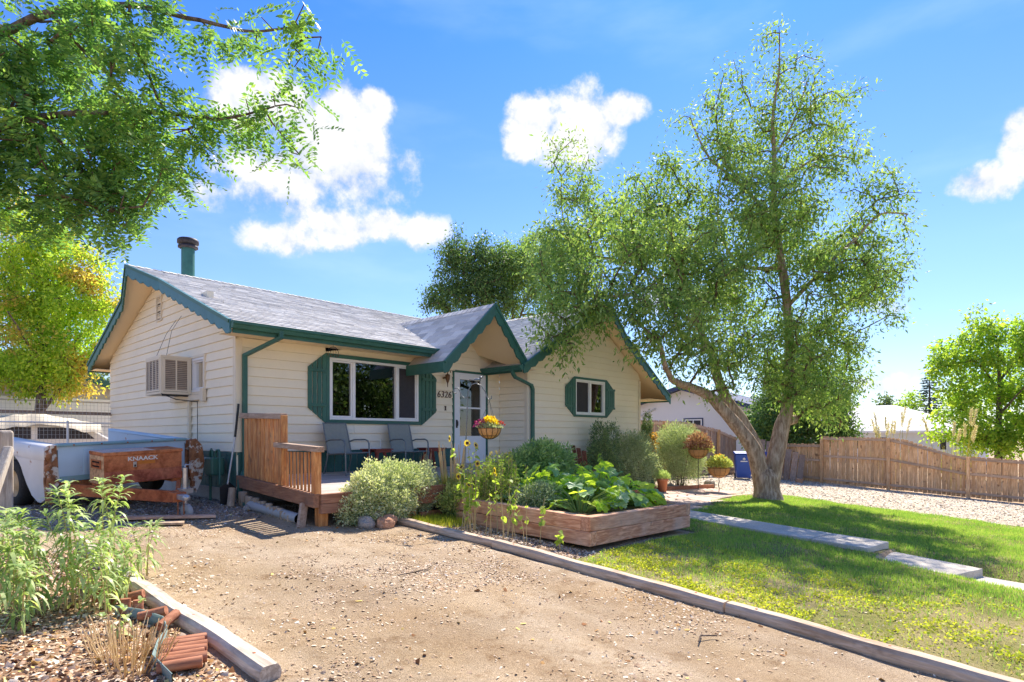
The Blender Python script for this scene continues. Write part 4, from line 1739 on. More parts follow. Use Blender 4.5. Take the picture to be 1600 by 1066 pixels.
for sgn in (-1, 1):
    m = MB()
    prof = [(0, zb - .2), (0, zt), (bl, zt), (bl, .36), (bl - .15, .36), (bl - .16, .44)]
    cy, r_ = 1.12, .43
    for a in np.linspace(.15 * math.pi, .85 * math.pi, 12):
        prof.append((cy + r_ * math.cos(a) * 1.05, .34 + r_ * math.sin(a) * 1.02))
    prof += [(cy - .52, .40), (cy - .68, .26), (cy - .86, .19), (.16, .19), (.05, .24)]
    x0 = sgn * (bw + .15)
    poly = [(x0, y, min(z, zt - .22)) if z > zt - .22 else (x0, y, z) for y, z in prof]
    low = MB()
    low.prism(poly, (-sgn * .04, 0, 0))
    flank = low.build('side_panel', M['bed_white'], tr, bevel=.004)
    # shoulder rolling in to the top rail
    vs, nn = [], 16
    for i in range(nn + 1):
        y = bl * i / nn
        for a, (dx, z_) in enumerate(((0, zt - .225), (.012, zt - .17), (.008, zt - .05), (-.03, zt - .012), (-.10, zt), (-.17, zt - .004), (-.17, zt - .05))):
            vs.append((x0 + sgn * dx, y, z_))
    fs = []
    for i in range(nn):
        for a in range(6):
            q = (i * 7 + a, (i + 1) * 7 + a, (i + 1) * 7 + a + 1, i * 7 + a + 1)
            fs.append(q if sgn < 0 else q[::-1])
    up = MB()
    up.add(vs, fs, True)
    up.add(vs[:7], [tuple(range(7))])
    up.build('shoulder', M['bed_white'] if sgn < 0 else M['bed_blue'], flank)
    inn = MB()
    inn.box(min(sgn * bw, sgn * (bw - .02)), max(sgn * bw, sgn * (bw - .02)), .03, bl, zb, zt - .04)
    inn.build('inner_panel', M['bed_blue'], tr)
    # torn rusted lip where the cab was cut away
    lip = MB()
    lp = []
    for i in range(15):
        z = .20 + (zt - .22) * i / 14
        ox = .035 * math.sin(i * 1.7) + (.06 * math.sin(math.pi * i / 14))
        lp.append((sgn * (bw + .09 + ox * .6), -.03 - .02 * math.cos(i * 2.1), z))
    lip.tube(lp, [.03 + .018 * math.sin(i * 2.3) for i in range(15)], 7)
    lip.prism([(sgn * (bw - .01), -.012, zb - .02), (sgn * (bw + .15), -.012, .22), (sgn * (bw + .17), -.012, .5), (sgn * (bw + .15), -.012, zt - .08), (sgn * (bw + .02), -.012, zt - .01)], (0, .03, 0))
    lip.build('cut_edge', M['bed_edge'], flank)
# flared sheet at the right front of the bed
m = MB()
pp = [(.90, .98), (1.02, 1.0), (1.13, .88), (1.17, .62), (1.12, .30), (1.02, .10), (.95, .22), (.90, .50)]
m.prism([(x, -.10 + .08 * (x - .9), z) for x, z in pp], (0, .03, 0))
m.build('fender_flare', M['bed_edge'], tr, bevel=.01)
m = MB()
m.box(-bw + .02, bw - .02, .04, bl, zb, zb + .03)
m.build('floor', M['rust'], tr)
m = MB()
for s in (-1, 1):
    m.beam((s * .42, .1, .40), (s * .42, bl, .40), .06, .12)
m.beam((-.8, 1.12, .33), (.8, 1.12, .33), .07, .07)
m.box(-.85, .85, .02, .10, .36, .47)
m.build('chassis', M['rust'], tr)
for s in (-1, 1):
    w = MB()
    cx = s * .92
    prof = [(.20, -.09), (.30, -.10), (.345, -.07), (.35, 0), (.345, .07), (.30, .10), (.20, .09)]
    vs, fs, sg_ = [], [], 28
    for r0, dx in prof:
        for k in range(sg_):
            a = 2 * math.pi * k / sg_
            vs.append((cx + dx, 1.12 + r0 * math.cos(a), .35 + r0 * math.sin(a)))
    for i in range(len(prof) - 1):
        for k in range(sg_):
            l = (k + 1) % sg_
            fs.append((i * sg_ + k, i * sg_ + l, (i + 1) * sg_ + l, (i + 1) * sg_ + k))
    w.add(vs, fs, True)
    wh = w.build('wheel', M['rubber'], tr)
    rm = MB()
    vs = []
    for r0, dx in ((.205, s * .085), (.18, s * .04), (.12, s * .03), (.09, s * .06), (.001, s * .06)):
        for k in range(20):
            a = 2 * math.pi * k / 20
            vs.append((cx + dx, 1.12 + r0 * math.cos(a), .35 + r0 * math.sin(a)))
    fs = [(i * 20 + k, i * 20 + (k + 1) % 20, (i + 1) * 20 + (k + 1) % 20, (i + 1) * 20 + k) for i in range(4) for k in range(20)]
    rm.add(vs, fs, True)
    rm.build('rim', M['wheel_rim'], wh)
m = MB()
m.beam((-.80, .02, .37), (-.04, -1.28, .33), .05, .16)
m.beam((.80, .02, .37), (.04, -1.28, .33), .05, .16)
m.box(-.09, .09, -1.42, -1.20, .27, .40)
m.build('tongue', M['rust'], tr, bevel=.006)
m = MB()
m.box(-.05, .05, -1.58, -1.40, .31, .38)
m.lathe([(.001, .0), (.05, .0), (.055, .05), (.03, .08), (.001, .085)], 12, (0, -1.57, .31))
m.build('coupler', M['galv'], tr, bevel=.006)
jk = MB()
jk.tube([(.14, -1.30, .18), (.14, -1.30, .72)], .032, 12)
jk.tube([(.14, -1.30, .10), (.14, -1.30, .2)], .022, 10)
jk.tube([(.14, -1.30, .73), (.14, -1.30, .76), (.24, -1.30, .76), (.24, -1.30, .64)], .010, 6)
jk.box(.06, .22, -1.36, -1.24, .36, .43)
jack = jk.build('jack', M['galv'], tr)
m = MB()
vs, fs = [], []
for r0, dx in ((.03, -.035), (.105, -.035), (.115, -.02), (.115, .02), (.105, .035), (.03, .035)):
    for k in range(20):
        a = 2 * math.pi * k / 20
        vs.append((.14 + dx, -1.34 + r0 * math.cos(a), .10 + r0 * math.sin(a)))
fs = [(i * 20 + k, i * 20 + (k + 1) % 20, (i + 1) * 20 + (k + 1) % 20, (i + 1) * 20 + k) for i in range(5) for k in range(20)]
m.add(vs, fs, True)
m.build('jack_wheel', M['pipe'], jack)
for s in (-1, 1):
    for k in range(11):
        z = .27 - k * .026
        m = MB()
        ring_ = []
        for a in np.linspace(0, 2 * math.pi, 9)[:-1]:
            if k % 2:
                ring_.append((s * .035, -1.44 - .01 * s + .009 * math.cos(a), z + .019 * math.sin(a)))
            else:
                ring_.append((s * .035 + .009 * math.cos(a), -1.44 - .01 * s, z + .019 * math.sin(a)))
        m.tube(ring_, .0035, 5, closed=True)
        m.build('chain_link', M['rust'], tr)

# job site tool box on the tongue
kb = thing('tool_box', 'rusty red steel job site tool box with white lettering on the trailer tongue', 'tool box', (-1.455, -.075, .452), rot=TR)
m = MB()
m.box(-.535, .535, -.20, .20, .0, .40)
bx = m.build('box_body', M['rust'], kb, bevel=.006)
m = MB()
m.box(-.545, .545, -.212, .205, .402, .45)
m.build('lid', M['rust'], kb, bevel=.008)
MB().box(-.54, .15, -.205, .20, .4505, .4535).build('lid_paint', M['pink_top'], kb)
m = MB()
m.box(-.535, -.40, -.16, .16, -.05, -.002)
m.box(.40, .535, -.16, .16, -.05, -.002)
m.build('skid', M['rust'], kb)
M['rust_red'] = earth('oxide red steel', [(.30, (.22, .05, .03)), (.5, (.40, .12, .07)), (.7, (.54, .22, .12))], 1.4, 3, .65, .15, .003)
MB().box(-.528, .530, -.206, -.2005, .006, .178).build('lower_panel', M['rust_red'], kb, bevel=.003)
m = MB()
ring(m, lambda a, o, z: (-.541 - o, a, z), -.13, .13, .22, .34, .018, .0, .012)
m.build('handle_recess', M['rust'], kb)
M['tan_steel'] = earth('sun faded tan steel', [(.30, (.50, .26, .13)), (.5, (.66, .42, .24)), (.7, (.74, .54, .36))], 2.0, 5, .7, .15, .003)
MB().box(-.5405, -.5355, -.198, .198, .004, .398).build('side_panel', M['tan_steel'], kb)
MB().box(-.5445, -.541, -.112, .112, .238, .322).build('recess_back', M['dark_gap'], kb)
m = MB()
m.beam((-.548, -.09, .28), (-.548, .09, .28), .012, .035)
m.build('handle', M['rust'], kb)
me = text_mesh('KNAACK', .080, .0015, 'lettering', offset=.0022)
me.materials.clear()
M['letter'] = paint('worn white lettering', (.75, .72, .68), .6, .1, .15, (.35, .12, .05), 22)
me.materials.append(M['letter'])
inst('lettering', me, kb, (-.03, -.206, .318), (R(90), 0, 0), (1.25, 1, 1))
M['orange_patch'] = paint('orange label patch', (.60, .20, .03), .6, .15, .2, (.3, .1, .04), 12)
MB().box(-.10, .14, -.2045, -.2015, .262, .305).build('label_patch', M['orange_patch'], kb)
m = MB()
m.box(-.165, -.120, -.214, -.206, .225, .300)
m.build('lock_hasp', M['galv'], kb, bevel=.002)
MB().box(-.153, -.132, -.218, -.2145, .232, .262).build('keyhole', M['black'], kb)

# planks on the gravel under the trailer tongue
pk = thing('ground_plank', 'flat weathered plank lying on the ground below the trailer jack', 'plank', (0, 0, 0))
MB().beam((-2.0, -1.0, gz(-2, -1) + .03), (-.85, -1.33, gz(-.9, -1.3) + .03), .16, .035).build('plank', M['timber_x'], pk, bevel=.004)
pk = thing('ground_plank', 'short tan board lying on the dirt under the hanging safety chains', 'plank', (0, 0, 0))
MB().beam((-1.75, -1.47, gz(-1.7, -1.4) + .02), (-1.35, -1.62, gz(-1.4, -1.6) + .02), .20, .03).build('plank', M['half_log'], pk, bevel=.004)

# ---------------------------------------------------------------- split rail fence end, extreme left
fp = thing('post_and_rail', 'weathered wooden fence post with a leaning sun bleached rail at the left edge', 'fence', (-2.95, -.10, gz(-2.95, -.1)))
MB().box(-.075, .075, -.07, .07, -.1, 1.08).build('post', M['post'], fp, bevel=.03)
MB().beam((.02, -.13, .86), (-.36, -.86, -.22), .10, .10).build('rail', M['post'], fp, bevel=.02)
MB().beam((-.06, .0, .75), (-2.4, .9, .72), .09, .12).build('rail', M['grey_wood'], fp, bevel=.02)

# wire mesh fence behind the trailer
wf = thing('wire_fence', 'welded wire mesh fence with grey wooden rail beyond the trailer', 'fence', (0, 7.3, .0))
for z, h in ((1.66, .075),):
    MB().beam((-.0, 0, z - .02), (-8.5, 0, z), .05, h).build('rail', M['grey_wood'], wf)
MB().tube([(0, -.05, 1.40), (-8.5, -.05, 1.46)], .018, 8).build('pipe_rail', M['white'], wf)
for x in (-.9, -3.4, -5.9, -8.4):
    MB().tube([(x, -.05, -.1), (x, -.05, 1.46)], .025, 8).build('post', M['white'], wf)
m = MB()
for k in range(116):
    x = -k * .075
    m.beam((x, -.03, .1), (x, -.03, 1.93), .005, .005, up=(0, 1, 0))
for k in range(19):
    z = .13 + k * .10
    m.beam((0, -.033, z), (-8.6, -.033, z), .005, .005)
m.build('wire_mesh', M['galv'], wf, kind='stuff')


# ---------------------------------------------------------------- board fences
def picket_mesh(w, h, mat, dog=.03):
    m = MB()
    m.prism([(-w / 2, 0, 0), (w / 2, 0, 0), (w / 2, 0, h - dog), (w / 2 - dog, 0, h), (-w / 2 + dog, 0, h), (-w / 2, 0, h - dog)], (0, .018, 0))
    return m


def picket_fence(name, label, pts, hfun, base, mat, railmat, w=.14, gap=.006, posts=(), face=1, seed=3, rails=(.22, .55, .93), posth=None, groupmat=None, raildrop=.10):
    rs = random.Random(seed)
    root = thing(name, label, 'fence', (0, 0, 0))
    p0, p1 = Vector(pts[0]), Vector(pts[1])
    d = (p1 - p0)
    L = d.length
    d.normalize()
    nrm = Vector((d.y, -d.x)) * face      # towards the viewer
    ang = math.atan2(d.y, d.x)
    n = int(L / (w + gap))
    for i in range(n):
        u = (i + .5) * (w + gap)
        p = p0 + d * u
        zb = base(p.x, p.y) + rs.uniform(.02, .05)
        top = hfun(u) + rs.uniform(-.012, .012)
        m = picket_mesh(w * rs.uniform(.97, 1.0), top - zb, None)
        o = m.build('picket', mat if not groupmat else groupmat(u, mat), root)
        o.location = (p.x - nrm.x * (.0 + rs.uniform(0, .006)), p.y - nrm.y * .0, zb)
        o.rotation_euler = (rs.uniform(-.008, .008), rs.uniform(-.008, .008), ang)
    us = sorted(set([0.0] + list(posts) + [L]))
    for j in range(len(us) - 1):
        a, b = us[j], us[j + 1]
        for f in rails:
            def pt(u, f=f):
                p = p0 + d * u + nrm * .045
                zb = base(p.x, p.y)
                tp = hfun(u + (1e-3 if u == a else -1e-3))
                z = (tp - raildrop) if f > .9 else (zb + .20 if f < .3 else zb + (tp - zb) * f)
                return (p.x, p.y, z)
            MB().beam(pt(a + .05), pt(b - .05), .038, .088).build('rail', railmat, root, bevel=.004)
    for u in posts:
        p = p0 + d * u + nrm * .075
        zb = base(p.x, p.y)
        top = (posth(u) if posth else hfun(u) - .02)
        m = MB()
        m.box(-.055, .055, -.055, .055, -.1, top - zb)
        o = m.build('post', M['picket'], root, bevel=.005)
        o.location = (p.x, p.y, zb)
        o.rotation_euler = (0, 0, ang)
    return root


def h_side(u):
    # u from the far end (y = -1.0) towards the street
    y = -1.0 - u
    if y > -2.6:
        return .78
    if y > -5.0:
        return 1.09 - .00 + (-.02) * (-(y + 2.6))
    if y > -7.5:
        f = (-5.0 - y) / 2.5
        f = f * f * (3 - 2 * f)
        return 1.04 * (1 - f) + .36 * f
    return .36 - .06 * (-7.5 - y)


picket_fence('board_fence', 'tan cedar board fence stepping down beside the gravel strip', [(23.1, -1.0), (23.1, -14.5)], h_side, lambda x, y: gz(x, y), M['picket'], M['fence_rail'],
             posts=(1.6, 4.0, 6.5, 8.95, 11.4, 13.4), face=1, rails=(.22, .58, .95))


def h_old(u):
    return float(np.interp(u, [0, 4, 6.5, 9.5, 12.2], [1.62, 1.68, 1.68, 1.42, .95]))


def old_mat(u, mt):
    return M['orange_picket'] if (.15 < u < .35 or .9 < u < 3.1 and int(u * 7) % 5 in (1, 2, 3)) else mt


picket_fence('board_fence', 'old grey brown board fence running from the house wing to the blue bin', [(11.32, 1.0), (23.0, 1.0)], h_old, lambda x, y: gz(x, y), M['old_picket'], M['fence_rail'],
             posts=(2.4, 4.8, 7.2, 9.6), face=1, seed=9, groupmat=old_mat, rails=(.22, .95))
# loose grey boards leaning on the side fence
lbp = thing('leaning_boards', 'stack of loose grey boards leaning on the far end of the cedar fence', 'boards', (22.2, -1.35, gz(22.2, -1.4)))
for k in range(7):
    yy = 1.0 - k * .27
    hh = 1.72 - .10 * k + random.uniform(-.05, .05)
    MB().beam((0, yy, 0), (.30, yy - .03, hh), .23, .03, up=(-1, 0, .2)).build('board', M['old_picket'] if k else M['grey_wood'], lbp, bevel=.003)
bk = thing('landscape_block', 'small pinkish concrete block at the foot of the leaning boards', 'block', (21.6, -2.15, gz(21.6, -2.1)), R(20))
MB().box(-.15, .15, -.12, .12, 0, .18).build('block', M['rock_red'], bk, bevel=.015)

# blue wheeled bins
def make_bin(label):
    t = thing('wheeled_bin', label, 'bin', group='wheeled bins by the old fence')
    m = MB()
    a, b = (.26, .28), (.33, .36)
    z0, z1 = .06, 1.02
    vs = [(-a[0], -a[1], z0), (a[0], -a[1], z0), (a[0], a[1], z0), (-a[0], a[1], z0), (-b[0], -b[1], z1), (b[0], -b[1], z1), (b[0], b[1], z1), (-b[0], b[1], z1)]
    m.add(vs, [(0, 3, 2, 1), (4, 5, 6, 7), (0, 1, 5, 4), (1, 2, 6, 5), (2, 3, 7, 6), (3, 0, 4, 7)])
    m.build('bin_body', M['blue_plastic'], t, bevel=.03)
    m = MB()
    m.add([(-.35, -.39, 1.025), (.35, -.39, 1.025), (.35, .38, 1.025), (-.35, .38, 1.025), (-.34, -.38, 1.06), (.34, -.38, 1.06), (.34, .37, 1.13), (-.34, .37, 1.13)],
          [(0, 3, 2, 1), (4, 5, 6, 7), (0, 1, 5, 4), (1, 2, 6, 5), (2, 3, 7, 6), (3, 0, 4, 7)])
    m.build('lid', M['blue_plastic'], t, bevel=.012)
    for s in (-1, 1):
        m = MB()
        vs = [(s * .27 + dx, .30 + r0 * math.cos(2 * math.pi * k / 16), .13 + r0 * math.sin(2 * math.pi * k / 16)) for r0, dx in ((.001, -.03), (.13, -.03), (.13, .03), (.001, .03)) for k in range(16)]
        m.add(vs, [(i * 16 + k, i * 16 + (k + 1) % 16, (i + 1) * 16 + (k + 1) % 16, (i + 1) * 16 + k) for i in range(3) for k in range(16)])
        m.build('wheel', M['rubber'], t)
    return t


bn = make_bin('blue wheeled bin with white emblem left of the forked tree trunk')
bn.location = (20.1, -.45, gz(20.1, -.45))
bn.rotation_euler = (0, 0, R(-62))
# white emblem: a faceted ball above a word line
m = MB()
y_ = -.362
for (cx, cz, w_) in ((0, .86, .030), (-.035, .83, .024), (.035, .83, .024), (0, .80, .024)):
    m.prism([(cx - w_, y_ - .004, cz), (cx, y_ - .004, cz - w_), (cx + w_, y_ - .004, cz), (cx, y_ - .004, cz + w_)], (0, .003, 0))
for k in range(7):
    m.box(-.13 + k * .038, -.10 + k * .038, y_ - .004, y_ - .001, .715, .755)
m.build('emblem', M['white'], bn)
b2 = make_bin('blue wheeled bin half hidden between the tree trunk and grey boards')
b2.location = (21.9, -.55, gz(21.9, -.5))
b2.rotation_euler = (0, 0, R(-75))

# ---------------------------------------------------------------- landscape logs
def log(name, label, p, q, r, mat, flat=.55, seed=0, grp=None):
    rs = random.Random(seed)
    p, q = Vector(p), Vector(q)
    L = (q - p).length
    t = thing(name, label, 'log', p, math.atan2(q.y - p.y, q.x - p.x) - math.pi / 2, group=grp)
    n = max(8, int(L / .12))
    vs, fs, sg = [], [], 14
    dz_ = q.z - p.z
    for i in range(n + 1):
        y = (Vector((q.x, q.y)) - Vector((p.x, p.y))).length * i / n
        rr_ = r * (1 + .05 * math.sin(i * .9 + seed) + rs.uniform(-.02, .02)) * (.93 if i in (0, n) else 1)
        ox = .010 * math.sin(i * .5 + seed)
        for k in range(sg):
            a = 2 * math.pi * k / sg
            zz = math.sin(a)
            zz = min(zz, .80) if zz > 0 else max(zz, -.7)
            xx = math.cos(a)
            vs.append((ox + rr_ * xx, y, dz_ * i / n + rr_ * zz + r * .45))
    for i in range(n):
        for k in range(sg):
            l = (k + 1) % sg
            fs.append((i * sg + k, i * sg + l, (i + 1) * sg + l, (i + 1) * sg + k))
    fs.append(tuple(range(sg)))
    fs.append(tuple(range(n * sg, n * sg + sg))[::-1])
    m = MB()
    m.add(vs, fs, False)
    o = m.build('log', mat, t)
    pn = MB()
    for u in (.1, .5, .9):
        yy = (q - p).length * u
        pn.lathe([(.001, .004), (.011, .004), (.011, -.02)], 8, (0, yy, dz_ * u + r * 1.22))
    pn.build('spike', M['rust'], o)
    return t


def gp(x, y, h=0): return (x, y, gz(x, y) + h)


GL = 'landscape logs edging the drive'
log('landscape_log', 'grey landscape log running from the variegated bush to the sunflower stems', gp(1.20, -2.12), gp(1.29, -4.70), .075, M['log'], seed=1, grp=GL)
log('landscape_log', 'middle grey landscape log between the dirt drive and the raised bed', gp(1.29, -4.72, .004), gp(1.13, -7.78), .078, M['log'], seed=2, grp=GL)
log('landscape_log', 'nearest grey landscape log at the bottom right beside the patchy lawn', gp(1.14, -7.80, -.002), gp(.90, -10.35), .080, M['log'], seed=3, grp=GL)
log('landscape_log', 'bleached landscape log behind the leafy perennials on the left', gp(-2.64, -2.55), gp(-2.66, -4.42), .070, M['log_pale'], seed=4, grp=GL)
log('landscape_log', 'bleached landscape log with a sawn end beside the garden edging strip', gp(-2.655, -4.43, .004), gp(-2.58, -6.66), .072, M['log_pale'], seed=5, grp=GL)

# edging of small round posts and a metal strip on the left
re_ = thing('post_edging', 'broken edging of short red brown posts beside the bleached log', 'edging', (0, 0, 0))
ed = [((-2.98, -4.62), 0), ((-2.88, -4.66), 0), ((-2.80, -4.80), 1), ((-2.90, -5.02), 0), ((-2.84, -5.10), 0), ((-2.80, -5.30), 1), ((-2.76, -5.50), 1)]
for i, ((x, y), lay) in enumerate(ed):
    a = random.uniform(0, 6.3)
    z = gz(x, y)
    if lay:
        MB().tube([(x - .07, y - .05 * math.cos(a), z + .05), (x + .07, y + .06 * math.cos(a), z + .09)], .034, 8).build('edging_post', M['edging'], re_)
    else:
        MB().tube([(x, y, z - .03), (x + .01, y + .01, z + .12)], .036, 8).build('edging_post', M['edging'], re_)
re2 = thing('post_edging', 'toppled roll of round edging posts lying at the bottom left', 'edging', (-2.86, -6.10, gz(-2.86, -6.1)), R(-22))
for k in range(7):
    y = .27 - k * .075
    MB().tube([(-.13, y, .04 + .006 * (k % 2)), (.13 + random.uniform(-.03, .03), y, .045)], .034, 10).build('edging_post', M['edging'], re2)
st = thing('metal_edging', 'curved strip of green grey metal lawn edging among the wood chips', 'edging', (0, 0, 0))
pts = [(-2.96, -5.02), (-2.86, -5.22), (-2.80, -5.45), (-2.83, -5.68), (-2.93, -5.88), (-3.02, -6.1), (-3.04, -6.45)]
vs = []
for i, (x, y) in enumerate(pts):
    z = gz(x, y)
    tilt = .02 * math.sin(i)
    vs += [(x, y, z - .02), (x + tilt, y, z + .085), (x + tilt + .006, y + .003, z + .085), (x + .006, y + .003, z - .02)]
fs = []
for i in range(len(pts) - 1):
    for a in range(4):
        b = (a + 1) % 4
        fs.append((4 * i + a, 4 * i + b, 4 * i + 4 + b, 4 * i + 4 + a))
M['strip'] = rusty_paint('grey green edging steel', (.20, .28, .27), .62)
m = MB()
m.add(vs, fs, True)
m.build('strip', M['strip'], st)

# ---------------------------------------------------------------- raised bed of square timbers
rb = thing('raised_bed', 'raised garden bed of two courses of reddish square timbers', 'raised bed', (0, 0, 0))
bx0, bx1, by0, by1 = 2.18, 5.00, -5.54, -2.96


def bz(x, y): return gz(x, y)


T_ = .15
for c in (0, 1):
    h0, h1 = c * .195 - .02, c * .195 + .172
    if c == 1:
        h0 += .002
    lo, hi = bz(bx0, by0) + .02, None

    def seg_(p, q, mat, ww=T_):
        MB().beam((p[0], p[1], p[2]), (q[0], q[1], q[2]), ww, .19).build('timber', mat, rb, bevel=.010)
    zc = (h0 + h1) / 2
    # the bed sits level across its width and follows the slope a little
    def zz(x, y): return gz(2.6, -4.6) + .03 * (y + 4.6) - .018 * (x - 2.6) + zc - .005 + .06
    if c == 0:
        seg_((bx0 + T_ / 2, by0 + .0, zz(bx0, by0)), (bx0 + T_ / 2, by1, zz(bx0, by1)), M['timber'])
        seg_((bx1 - T_ / 2, by0 + T_ + .003, zz(bx1, by0)), (bx1 - T_ / 2, by1, zz(bx1, by1)), M['timber'])
        seg_((bx0 + T_ + .003, by0 + T_ / 2, zz(bx0, by0)), (bx1, by0 + T_ / 2, zz(bx1, by0)), M['timber_x'])
        seg_((bx0 + T_ + .003, by1 - T_ / 2, zz(bx0, by1)), (bx1 - T_ - .003, by1 - T_ / 2, zz(bx1, by1)), M['timber_x'])
    else:
        seg_((bx0 + T_ / 2, by0 + T_ + .003, zz(bx0, by0)), (bx0 + T_ / 2, by1 - T_ - .003, zz(bx0, by1)), M['timber'])
        seg_((bx1 - T_ / 2, by0, zz(bx1, by0)), (bx1 - T_ / 2, by1 - T_ - .003, zz(bx1, by1)), M['timber'])
        seg_((bx0, by0 + T_ / 2, zz(bx0, by0)), (bx1 - T_ - .003, by0 + T_ / 2, zz(bx1, by0)), M['timber_x'])
        seg_((bx0, by1 - T_ / 2, zz(bx0, by1)), (bx1, by1 - T_ / 2, zz(bx1, by1)), M['timber_x'])
BEDZ = gz(2.6, -4.6) + .345
m = MB()
m.add([(bx0 + .14, by0 + .14, BEDZ - .02), (bx1 - .14, by0 + .14, BEDZ - .08), (bx1 - .14, by1 - .14, BEDZ + .0), (bx0 + .14, by1 - .14, BEDZ + .05)], [(0, 1, 2, 3)])
m.build('bed_soil', M['soil'], rb)
# edging timber of the bed behind and beside the patio
te = thing('timber_edging', 'low red brown timber edging in front of the variegated bush', 'edging', (0, 0, 0))
MB().beam(gp(1.75, -2.62, .06), gp(3.05, -2.30, .06), .07, .11).build('timber', M['edging'], te, bevel=.006)
MB().beam(gp(3.08, -2.29, .065), gp(4.9, -2.30, .065), .07, .11).build('timber', M['edging'], te, bevel=.006)
te = thing('timber_edging', 'low red timber edging between the flagstone patio and the wing bushes', 'edging', (0, 0, 0))
MB().beam(gp(7.5, -2.1, .07), gp(10.6, -1.86, .07), .09, .13).build('timber', M['edging'], te, bevel=.006)
MB().beam(gp(10.65, -1.85, .07), gp(13.9, -1.95, .07), .09, .13).build('timber', M['edging'], te, bevel=.006)

# ---------------------------------------------------------------- concrete garden walk in stepped slabs
wk = thing('garden_walk', 'narrow concrete walk of stepped slabs running down through the lawn', 'path', (0, 0, 0))
wk['kind'] = 'structure'
del wk['category']
cl = [(6.95, -3.9), (6.62, -5.5), (6.52, -7.05), (6.44, -8.0), (6.24, -9.05), (5.9, -10.6), (5.6, -12.4)]
wd = .42
tops = [None] * 6
segs = [((7.05, -3.95), (6.50, -7.10), -.42, -.545), ((6.495, -7.125), (6.38, -7.95), -.545, -.575), ((6.36, -7.975), (6.0, -9.08), -.715, -.755), ((5.995, -9.10), (5.72, -10.7), -.86, -.91),
        ((5.71, -10.72), (5.4, -12.4), -1.0, -1.05), ((5.39, -12.42), (5.0, -14.6), -1.12, -1.2)]
for (x0, y0), (x1, y1), za, zb_ in segs:
    d = Vector((x1 - x0, y1 - y0)).normalized()
    nrm = Vector((-d.y, d.x)) * wd
    m = MB()
    P4 = [(x0 - nrm.x, y0 - nrm.y, za), (x0 + nrm.x, y0 + nrm.y, za), (x1 + nrm.x, y1 + nrm.y, zb_), (x1 - nrm.x, y1 - nrm.y, zb_)]
    m.add([(x, y, z - .30) for x, y, z in P4] + P4, [(0, 1, 2, 3), (7, 6, 5, 4), (0, 4, 5, 1), (1, 5, 6, 2), (2, 6, 7, 3), (3, 7, 4, 0)])
    m.build('slab', M['slab'], wk, bevel=.01)

# ---------------------------------------------------------------- flagstone patio
pa = thing('flagstone_patio', 'x', 'patio', (0, 0, 0))
pa['kind'] = 'structure'
del pa['category']
pa['label'] = 'irregular pink grey flagstone patio between the raised bed and tree'
rs = random.Random(5)
xs_ = np.arange(6.0, 13.2, .52)
cells = []
for i, x in enumerate(xs_):
    for j, y in enumerate(np.arange(-3.75, -1.95, .40)):
        cx, cy = x + (.26 if j % 2 else 0) + rs.uniform(-.08, .08), y + rs.uniform(-.06, .06)
        top = -4.1 if cx < 8.2 else -4.1 + (cx - 8.2) * .26
        if cx > 7.2 and cy < top + .25:
            continue
        cells.append((cx, cy))
# stones are the Voronoi cells of jittered points, shrunk for the joints
cells = np.array(cells)
for i, (cx, cy) in enumerate(cells):
    poly = [(cx - .5, cy - .5), (cx + .5, cy - .5), (cx + .5, cy + .5), (cx - .5, cy + .5)]
    for j, (ox, oy) in enumerate(cells):
        if i == j:
            continue
        dx, dy = ox - cx, oy - cy
        dd = math.hypot(dx, dy)
        if dd > 1.4:
            continue
        mx, my = cx + dx * (.5 - .022 / dd), cy + dy * (.5 - .022 / dd)
        new = []
        for k in range(len(poly)):
            a, b = poly[k], poly[(k + 1) % len(poly)]
            sa = (a[0] - mx) * dx + (a[1] - my) * dy
            sb = (b[0] - mx) * dx + (b[1] - my) * dy
            if sa <= 0:
                new.append(a)
            if (sa < 0) != (sb < 0) and sa != sb:
                f = sa / (sa - sb)
                new.append((a[0] + (b[0] - a[0]) * f, a[1] + (b[1] - a[1]) * f))
        poly = new
        if len(poly) < 3:
            break
    if len(poly) < 3:
        continue
    hgt = .022 + rs.uniform(0, .014)
    m = MB()
    m.prism([(x, y, gz(x, y) - .02) for x, y in poly], (0, 0, hgt + .02))
    m.build('paving_stone', M['flag'], pa, bevel=.006)


# ---------------------------------------------------------------- rocks, pots
def rock(label, loc, r, mat, seed, rotz=0, grp=None):
    import mathutils.noise as mn
    t = MB()
    t.sphere((0, 0, 0), (1, 1, 1), 14, 9)
    vs = []
    for v in t.v:
        p = Vector(v)
        k = 1 + .28 * mn.noise(p * 1.3 + Vector((seed, seed * 2.1, 0))) + .10 * mn.noise(p * 3.7 + Vector((seed, 0, seed)))
        vs.append((p.x * r[0] * k, p.y * r[1] * k, p.z * r[2] * k))
    t.v = vs
    t.sm = [False] * len(t.f)
    o = t.build('rock', mat, None)
    o.location = (loc[0], loc[1], gz(loc[0], loc[1]) + r[2] * .45)
    o.rotation_euler = (0, 0, rotz)
    return setp(o, label, 'rock', grp)


